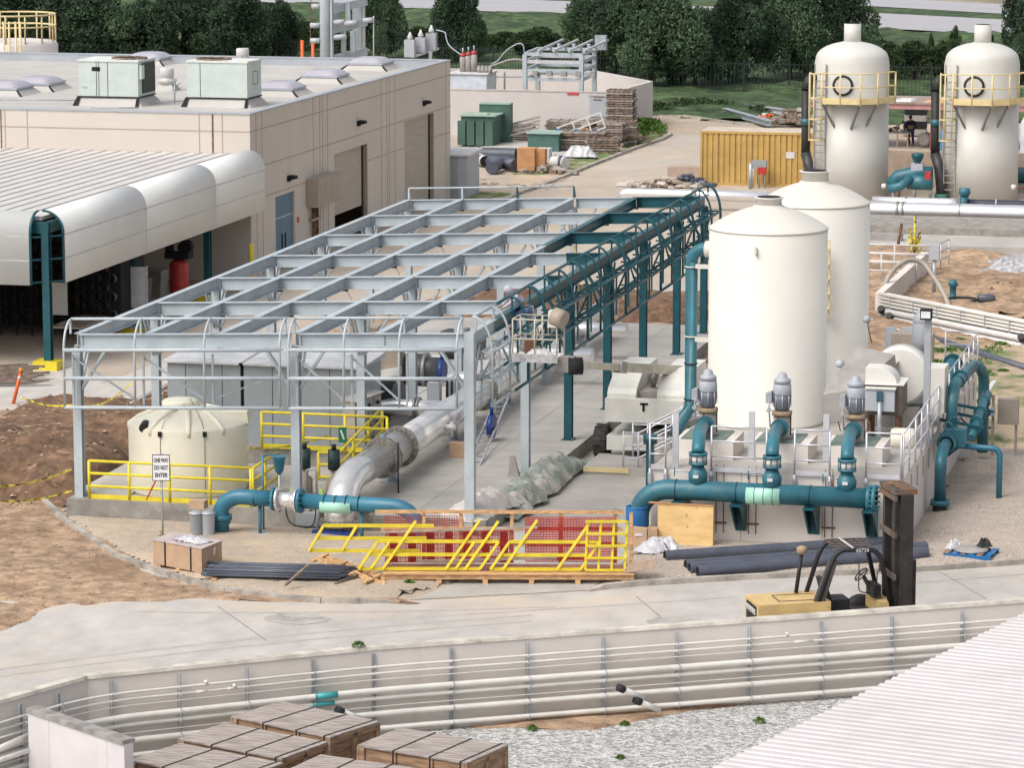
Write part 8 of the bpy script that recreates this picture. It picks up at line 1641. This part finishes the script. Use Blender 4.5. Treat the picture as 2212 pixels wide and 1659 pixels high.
q = G(2017,640,0); t = thing('meter_post', 'grey meter head on a post beside the low return wall', 'meter', q); MB().cyl(q, q+V((0,0,1.6)), .08, n=8).build('post', GALV, t); MB().box(q.x-.2, q.x+.2, q.y-.15, q.y+.15, 1.5, 2.1).build('meter_head', CABL, t)
q = G(2058,652,0); t = thing('hydrant', 'small teal valve stub in the grass', 'valve', q); MB().lathe(q, [(.25,0),(.25,.1),(.13,.15),(.13,.6),(.22,.7),(.1,.9)], 14).build('valve_body', TEALP, t)
q = G(2120,640,.03); MB(Matrix.Translation(q) @ Matrix.Rotation(R(-35), 4, 'Z')).box(-.9,2.6,-.6,.6,0,.1).build('concrete_slab_piece', SLAB, None, label='tilted pale slab lying on the soil in the right middle', cat='slab')
q = G(2130,655,.1); t = thing('hose_pump', 'small dark pump with coiled hoses on the ground in the right middle', 'pump', q); MB().lathe(q+V((0,0,.2)), [(.1,-.35),(.18,-.3),(.18,.25),(.1,.35)], 14, (1,.2,0)).build('pump_body', DARKP, t); m_ = MB(); torus_ring(m_, q+V((-.9,-.2,.15)), (0,0,1), .6, .05, 18, 5); m_.build('hoses', BLACK, t)
q = G(2200,590,0); heaps('gravel_pile', [(q.x-2.5,q.y-2.5), (q.x+5,q.y-2.5), (q.x+5,q.y+4), (q.x-2.5,q.y+4)], [(q.x+1.2,q.y+.6,2.6,1.8,.8)], mat('grey_gravel_pile', (.42,.41,.42), .9, 0, .3, 6, bump=.5), .2)
q = G(2195,530,.1); MB().cyl(q-V((3,0,0)), q+V((4,0,0)), .06, n=6).build('dark_hose', BLACK, None, label='thin dark hose along the soil edge at the far right', cat='hose')
for k in range(26):
    px, py = (rng.uniform(1885,2212), rng.uniform(690,860)) if k % 2 else (rng.uniform(1990,2212), rng.uniform(690,800)); q = G(px, py, .03)
    if q.x > -10.7 or q.y > 108.5: bush('weed_clump', 'w', q, rng.uniform(.25,.6), MATS['weed_leaves'], 120, h=.45, sz=.06, group='weeds round the low pipe wall')['label'] = 'low green weed clump on the soil near the low pipe wall'
# ================================================================== FORKLIFT
O = V((-13.12,77.65,0)); FA = math.atan2(.42,.9); T_ = Matrix.Translation(O) @ Matrix.Rotation(FA, 4, 'Z')
fk = thing('forklift', 'yellow forklift with black overhead guard and tall rusty mast behind the wall', 'forklift', O)
hd = 1.02
MB(T_).hexa([(0,-.6,.35),(1.75,-.6,.35),(1.75,.6,.35),(0,.6,.35),(.0,-.6,hd-.02),(1.75,-.6,hd),(1.75,.6,hd),(0,.6,hd-.02)]).build('hood', FORKY, fk); MB(T_).box(-.02,.0,-.42,.42,.5,.92).build('rear_grille', DARK, fk); MB(T_).hexa([(-.03,-.6,.9),(.35,-.35,hd+.001),(.4,-.3,hd+.001),(-.0,-.55,.9),(-.03,-.6,.92),(.35,-.35,hd+.01),(.4,-.3,hd+.01),(-.0,-.55,.92)]).build('chrome_letters', PAPER, fk) if False else None
mb = MB(T_)
for k in range(5): mb.bar((-.025,.36-k*.16,.86),(-.025,.27-k*.16,.72),.012,.035,(1,0,0)); mb.bar((-.025,.27-k*.16,.86),(-.025,.27-k*.16,.72),.012,.03,(1,0,0))
mb.build('white_lettering', PAPER, fk)
mb = MB(T_); mb.box(.55,1.6,-.36,-.34,hd+.001,hd+.008); mb.box(.55,.57,-.36,.3,hd+.001,hd+.008); mb.box(.55,1.6,.28,.3,hd+.001,hd+.008); mb.build('hood_seam', RUSTB, fk)
for y in (-.72,.72):
    for x, r in ((.5,.32),(2.9,.42)): wh = MB(T_).lathe((x,y,r), [(r*.5,-.14),(r*.95,-.14),(r,-.1),(r,.1),(r*.95,.14),(r*.5,.14)], 24, (0,1,0), cap=True).build('wheel', BLACK, fk)
MB(T_).box(1.7,3.2,-.55,.55,.3,.62).build('floor_plate', RUSTB, fk); MB(T_).box(1.75,2.3,-.3,.3,.62,.98).build('seat', BLACK, fk); MB(T_).hexa([(1.75,-.28,.98),(1.87,-.28,.98),(1.87,.28,.98),(1.75,.28,.98),(1.62,-.26,1.45),(1.72,-.26,1.47),(1.72,.26,1.47),(1.62,.26,1.45)]).build('seat_back', BLACK, fk)
MB(T_).box(2.95,3.25,-.55,.55,.5,.95).build('dash_cowl', FORKY, fk)
gz = 2.22
for y in (-.52,.52):
    MB(T_).tube(path([(1.45,y,hd-.1),(1.78,y,gz-.25),(1.95,y,gz),(2.75,y,gz),(2.95,y,gz-.15),(3.25,y,.8)], .18), .055 if y > 0 else .06, 10).build('guard_leg', BLACK, fk)
MB(T_).hexa([(1.35,-.56,hd-.05),(1.6,-.56,hd-.05),(1.6,-.42,hd-.05),(1.35,-.42,hd-.05),(1.72,-.56,gz-.25),(1.92,-.56,gz-.25),(1.92,-.42,gz-.25),(1.72,-.42,gz-.25)]).build('wide_rear_pillar', mat('worn_grey_black', (.07,.065,.06), .5), fk)
mb = MB(T_)
for k in range(5): x = 1.98+k*.18; mb.box(x-.05,x+.05,-.55,.55,gz-.01,gz+.03)
for y in (-.5,-.25,0,.25,.5): mb.box(1.9,2.8,y-.045,y+.045,gz+.031,gz+.05)
mb.build('guard_roof', mat('brown_black_roof', (.115,.09,.08), .5, 0, .25, 4), fk)
MB(T_).box(2.25,2.29,-.58,.55,gz+.051,gz+.07).build('white_stripe', PAPER, fk)
text('unit_number', '60756', .13, T_ @ V((2.5,-.602,gz-.005)), (math.pi/2,0,FA), PAPER, fk)
MB(T_).tube([(1.2,.45,hd),(1.32,.45,1.95)], .05, 10).build('exhaust_stack', BLACK, fk); MB(T_).lathe((1.33,.45,1.95), [(.06,0),(.13,.05),(.13,.16),(.05,.2)], 12).build('rain_cap', mat('tan_rain_cap', (.35,.25,.15), .6), fk)
MB(T_).tube([(3.05,-.05,.85),(2.72,0,1.45)], .05, 8).build('steering_column', BLACK, fk); m_ = MB(T_); torus_ring(m_, (2.66,0,1.5), (-.7,0,.7), .19, .016, 20, 6); m_.bar((2.52,0,1.37),(2.80,0,1.62),.02,.02); m_.bar((2.66,-.19,1.5),(2.66,.19,1.5),.02,.02); m_.build('steering_wheel', BLACK, fk); MB(T_).box(2.85,3.05,-.35,.2,1.0,1.3).build('dash_panel', BLACK, fk)
MB(T_).tube(path([(2.45,-.5,1.95),(2.45,-.5,1.2),(2.75,-.5,1.15)], .1), .014, 6).build('grab_handle', BLACK, fk); MB(T_).tube(path([(3.02,-.5,1.7),(2.9,-.5,1.68),(2.88,-.5,1.1)], .1), .014, 6).build('mirror_arm', BLACK, fk)
mz = 3.62
for y in (-.56,-.40,.40,.56): MB(T_).box(3.32 if abs(y) < .45 else 3.42, 3.55 if abs(y) < .45 else 3.72, y-.08, y+.08, .1, mz-.05 if abs(y) < .45 else mz-.12).build('mast_channel', RUSTB, fk)
for y in (-.16,.16): MB(T_).cyl((3.5,y,.2), (3.5,y,mz-.3), .06, n=10).build('lift_cylinder', RUSTB, fk)
for z in (mz-.12, mz-1.0, mz-2.0): MB(T_).box(3.27,3.33,-.6,.6,z-.16,z-.03).build('mast_crosshead', mat('worn_mast_cross', (.12,.105,.09), .6, 0, .3, 4, spots=((.2,.09,.04), 3, .5, .15)), fk)
MB(T_).box(3.26,3.82,-.6,.6,mz-.12,mz).build('mast_head', MATS['worn_mast_cross'], fk); MB(T_).box(3.35,3.7,-.45,.45,mz+.001,mz+.02).build('mast_head_recess', RUST, fk); MB(T_).box(3.7,3.85,-.5,.5,.3,1.9).build('carriage', RUSTB, fk)
for y in (-.3,.3): MB(T_).box(3.85,4.95,y-.06,y+.06,.12,.16).build('fork', RUSTB, fk)
# ================================================================== FENCE, TREES, SHRUBS
fp = [G(-120,150,0), G(600,147,0), G(1000,165,0), G(1415,198,0), G(1900,208,0), G(2350,222,0)]
ff = thing('iron_fence', 'long dark iron picket fence along the foot of the grassy bank', 'fence', fp[2])
mb = MB(); rl_ = MB()
for i in range(len(fp)-1):
    L = (fp[i+1]-fp[i]).length; n = int(L/.28)
    for k in range(n): p = fp[i].lerp(fp[i+1], k/n); mb.bar(p, p+V((0,0,2.3)), .035, .035)
    for z in (.2, 2.1): rl_.bar(fp[i]+V((0,0,z)), fp[i+1]+V((0,0,z)), .05, .05)
    for k in range(int(L/3)): p = fp[i].lerp(fp[i+1], k/int(L/3)); rl_.bar(p, p+V((0,0,2.45)), .09, .09)
mb.build('pickets', IRONF, ff); rl_.build('fence_rails', IRONF, ff)
def crown_mesh(name, seed, m, blobs=20, per=620, sz=.085, flat_=.85):
    r3 = random.Random(seed); vs = []; fs = []
    B = [(V((0,0,0)), .55)]
    for k in range(blobs):
        a, e = r3.uniform(0,6.28), r3.uniform(-.7,1.4); d = V((math.cos(a)*math.cos(e), math.sin(a)*math.cos(e), math.sin(e)*flat_)); B.append((d*r3.uniform(.45,.74), r3.uniform(.20,.34)))
    for c, r_ in B:
        for k in range(per if r_ < .5 else per*2):
            d = V((r3.gauss(0,1), r3.gauss(0,1), r3.gauss(0,1))).normalized(); rr = r_*(r3.uniform(.55,1.0)**.5)*(1+.25*noise.noise(d*3+c*5)); p = c+d*rr
            u = (d*.6+V((r3.gauss(0,.6), r3.gauss(0,.6), r3.gauss(0,.6)+.35))).normalized(); w2 = u.cross(V((r3.gauss(0,1), r3.gauss(0,1), r3.gauss(0,1)))).normalized(); s_ = sz*r3.uniform(.5,1.1)
            n = len(vs); vs += [p-w2*s_*.22, p+u*s_*.9, p+w2*s_*.22]; fs.append((n, n+1, n+2)); w3 = u.cross(w2)
            n = len(vs); vs += [p-w3*s_*.22, p+u*s_*.8+w2*s_*.3, p+w3*s_*.22]; fs.append((n, n+1, n+2))
    me = bpy.data.meshes.new(name); me.from_pydata(vs, [], fs); me.materials.append(m); me.update(); return me
def core_mesh(name, m):
    mb = MB().lathe((0,0,0), [(.05,-.5),(.38,-.38),(.52,-.1),(.50,.2),(.32,.45),(.05,.55)], 12); me = bpy.data.meshes.new(name); me.from_pydata(mb.v, [], mb.f); me.materials.append(m); me.update(); return me
PINE = [crown_mesh('pine_crown', s_, LEAFD) for s_ in (1,2,3)]; SHR = [crown_mesh('shrub_crown', s_, LEAFM, 16, 420, .1) for s_ in (11,12)]
trk = bpy.data.meshes.new('tree_trunk'); _m = MB().tube([(0,0,0),(.02,0,.4),(.0,.03,.8),(.03,0,1.0)], [.05,.038,.028,.015], 8)
for a, e in ((0,.5),(2,.6),(4,.7),(5.3,.5)): _m.tube([(0,0,e),(math.cos(a)*.25,math.sin(a)*.25,e+.22),(math.cos(a)*.42,math.sin(a)*.42,e+.32)], [.022,.014,.006], 6)
trk.from_pydata([tuple(p) for p in _m.v], [], _m.f); trk.materials.append(BARK); trk.update()
def tree(px, base, hw, top, lab, me=None, kind='pine_tree', cat='tree', group='pine trees on the bank', i=[0], low=-.06):
    q = G(px, base, 0); zt_ = Yp(px, top, q.y).z; r_ = hw/(7400/((q-CAM).dot(FW))); z0 = zt_*low; i[0] += 1
    t = thing(kind, lab, cat, q, group); mesh = me or PINE[i[0] % 3]
    c = bpy.data.objects.new('crown', mesh); sc.collection.objects.link(c); c.parent = t; h = (zt_-z0)/2; c.location = (0,0,z0+h*.95); c.scale = (r_*1.3, r_*1.2, h*1.15); c.rotation_euler.z = i[0]*1.9
    k = bpy.data.objects.new('trunk', trk); sc.collection.objects.link(k); k.parent = t; k.scale = (max(2,r_*1.3), max(2,r_*1.3), zt_*.75)
    return t
for a in ((60,118,150,-75,'dark pine behind the white left tank, farthest left'), (165,158,120,-45,'broad pine right of the yellow-railed tank at the upper left'), (290,160,95,-15,'rounded pine, second from the left behind the flat roof'), (395,150,90,-40,'dark pine, third from the left behind the flat roof'), (500,150,90,-40,'dark pine above the middle of the flat roof'), (590,140,70,-12,'lower dark pine left of the orange fence posts'),
          (818,138,48,-55,'tall pine just right of the grey steel structure'), (985,140,68,-45,'rounded pine above the surge arresters'), (1300,176,95,-30,'broad dark pine above the bus frame, left of the big group'), (1405,196,110,-60,'largest dark pine above the corner of the block wall'), (1500,190,70,10,'lower pine right of the largest dark pine'), (1610,186,85,-45,'dark pine above the container, left of two'), (1705,180,90,-75,'dark pine above the container, middle of the right group'), (1810,170,90,-60,'dark pine just left of the left white tower'), (2225,150,55,-60,'dark pine cut off by the right edge above the right tower'), (2205,190,30,60,'low pine at the right picture edge beside the right tower')):
    tree(*a)
for a in ((655,125,60,35,'green shrub left of the grey steel structure'), (745,128,60,55,'green shrub behind the steel structure columns'), (905,128,45,45,'green shrub between two pines above the far roof corner'), (1075,120,60,60,'pale green shrub right of the pine above the arresters'), (1170,130,70,55,'loose shrub behind the bus frame'), (1560,150,45,55,'sparse shrub in the gap between the two pine groups'), (1900,168,70,85,'shrub behind the left tower, leftmost of the hedge'), (1975,180,75,75,'broad shrub between the two towers'), (2060,182,70,82,'shrub of the hedge just left of the right tower'), (2160,190,70,95,'shrub of the hedge right of the right tower'), (2062,140,13,52,'small upright sapling poking above the hedge left of the right tower'), (2133,130,15,60,'small sapling poking above the hedge behind the right tower'), (2010,150,12,68,'tiny sapling poking above the hedge between the towers')):
    tree(*a, me=SHR[a[0] % 2], kind='shrub', cat='shrub', group='shrubs along the bank', low=.0)
for k, (px, py, r) in enumerate(((1385,286,1.6), (1400,280,1.3), (1366,292,1.0), (1515,232,1.2), (1480,236,1.4), (1560,238,1.3), (1425,240,1.2), (1640,245,1.0))):
    bush('grass_tuft', 'x', G(px,py,.05), r, MATS['weed_leaves'] if k < 3 else GRASS, 420, h=.55, sz=.14, cat='grass')['label'] = ('tall green grass clump at the corner of the block wall, %s' % ('left','middle','right')[k]) if k < 3 else ('rough grass clump on the bank beyond the kerb, %s from the left' % ('third','second','fourth','first','fifth')[k-3])
# highway sign
q = G(2172,98,0); t = thing('highway_sign', 'small grey road sign on a thin pole beside the highway', 'sign', q); zt_ = Yp(2172,0,q.y).z; MB().cyl(q, V((q.x,q.y,zt_)), .07, n=8).build('sign_pole', GALV, t); MB(Matrix.Translation((q.x,q.y-.05,Yp(2172,12,q.y).z)) @ Matrix.Rotation(R(45), 4, 'Y')).box(-.42,.42,-.03,.03,-.42,.42).build('sign_plate', GALV, t)
# ================================================================== TANK AT THE UPPER LEFT
q = Yp(50,100,178); zt_ = Yp(60,88,178).z; x = Yp(28,100,178).x
t = thing('railed_tank', 'pinkish white tank with pale yellow top railing and caged ladder at the upper left', 'tank', (x,178,0)); rr = Yp(119,100,178).x-x
MB().lathe((x,178,0), [(rr,0),(rr,zt_-.15),(rr-.15,zt_),(rr*.7,zt_+.06),(.1,zt_+.1)], 48).build('tank_shell', mat('pinkish_white_tank', (.66,.61,.60), .5, 0, .04, .8), t)
zr_ = Yp(60,30,178).z
for z in (zr_, (zr_+zt_)/2+.1): m_ = MB(); torus_ring(m_, (x,178,z), (0,0,1), rr-.12, .055, 48, 6); m_.build('top_rail', YELP, t)
for k in range(14): a_ = 2*math.pi*k/14; MB().cyl((x+(rr-.12)*math.cos(a_),178+(rr-.12)*math.sin(a_),zt_-.1), (x+(rr-.12)*math.cos(a_),178+(rr-.12)*math.sin(a_),zr_), .05, n=6).build('rail_post', YELP, t)
for px in (10, 22, 36, 46): xx = Yp(px,100,178-rr-.3).x; MB().cyl((xx,178-rr-.4,2), (xx,178-rr-.4,Yp(px,45,178-rr).z), .06, n=6).build('ladder_bar', YELP, t)
q = G(60,60,0); MB().box(-118, -112, 262, 270, 0, 5).build('far_shed', GREYF, None, label='small grey ribbed shed among the trees at the top left', cat='shed')

for k, (px, py, z, r, lab) in enumerate(((775,1399,1.1,.16,'grass tuft growing on top of the long retaining wall'), (1640,1563,-.88,.16,'green weed in the crushed stone nearest the right roof'), (1862,1542,-.88,.2,'green weed at the foot of the retaining wall, left of its twin'), (1880,1528,-.88,.16,'green weed at the foot of the retaining wall, right of its twin'), (1350,1568,-.88,.12,'small weed under the lowest wall pipe in the middle'), (1150,1578,-.88,.14,'small weed in the sandy strip below the wall'), (1340,1640,-.88,.1,'tiny weed alone in the crushed stone'), (398,1168,.08,.2,'small weed at the left end of the long cardboard box'))):
    q = G(px, py, z); bush('weed_clump', lab, q, r, MATS['weed_leaves'], 110, h=.8, sz=.04)
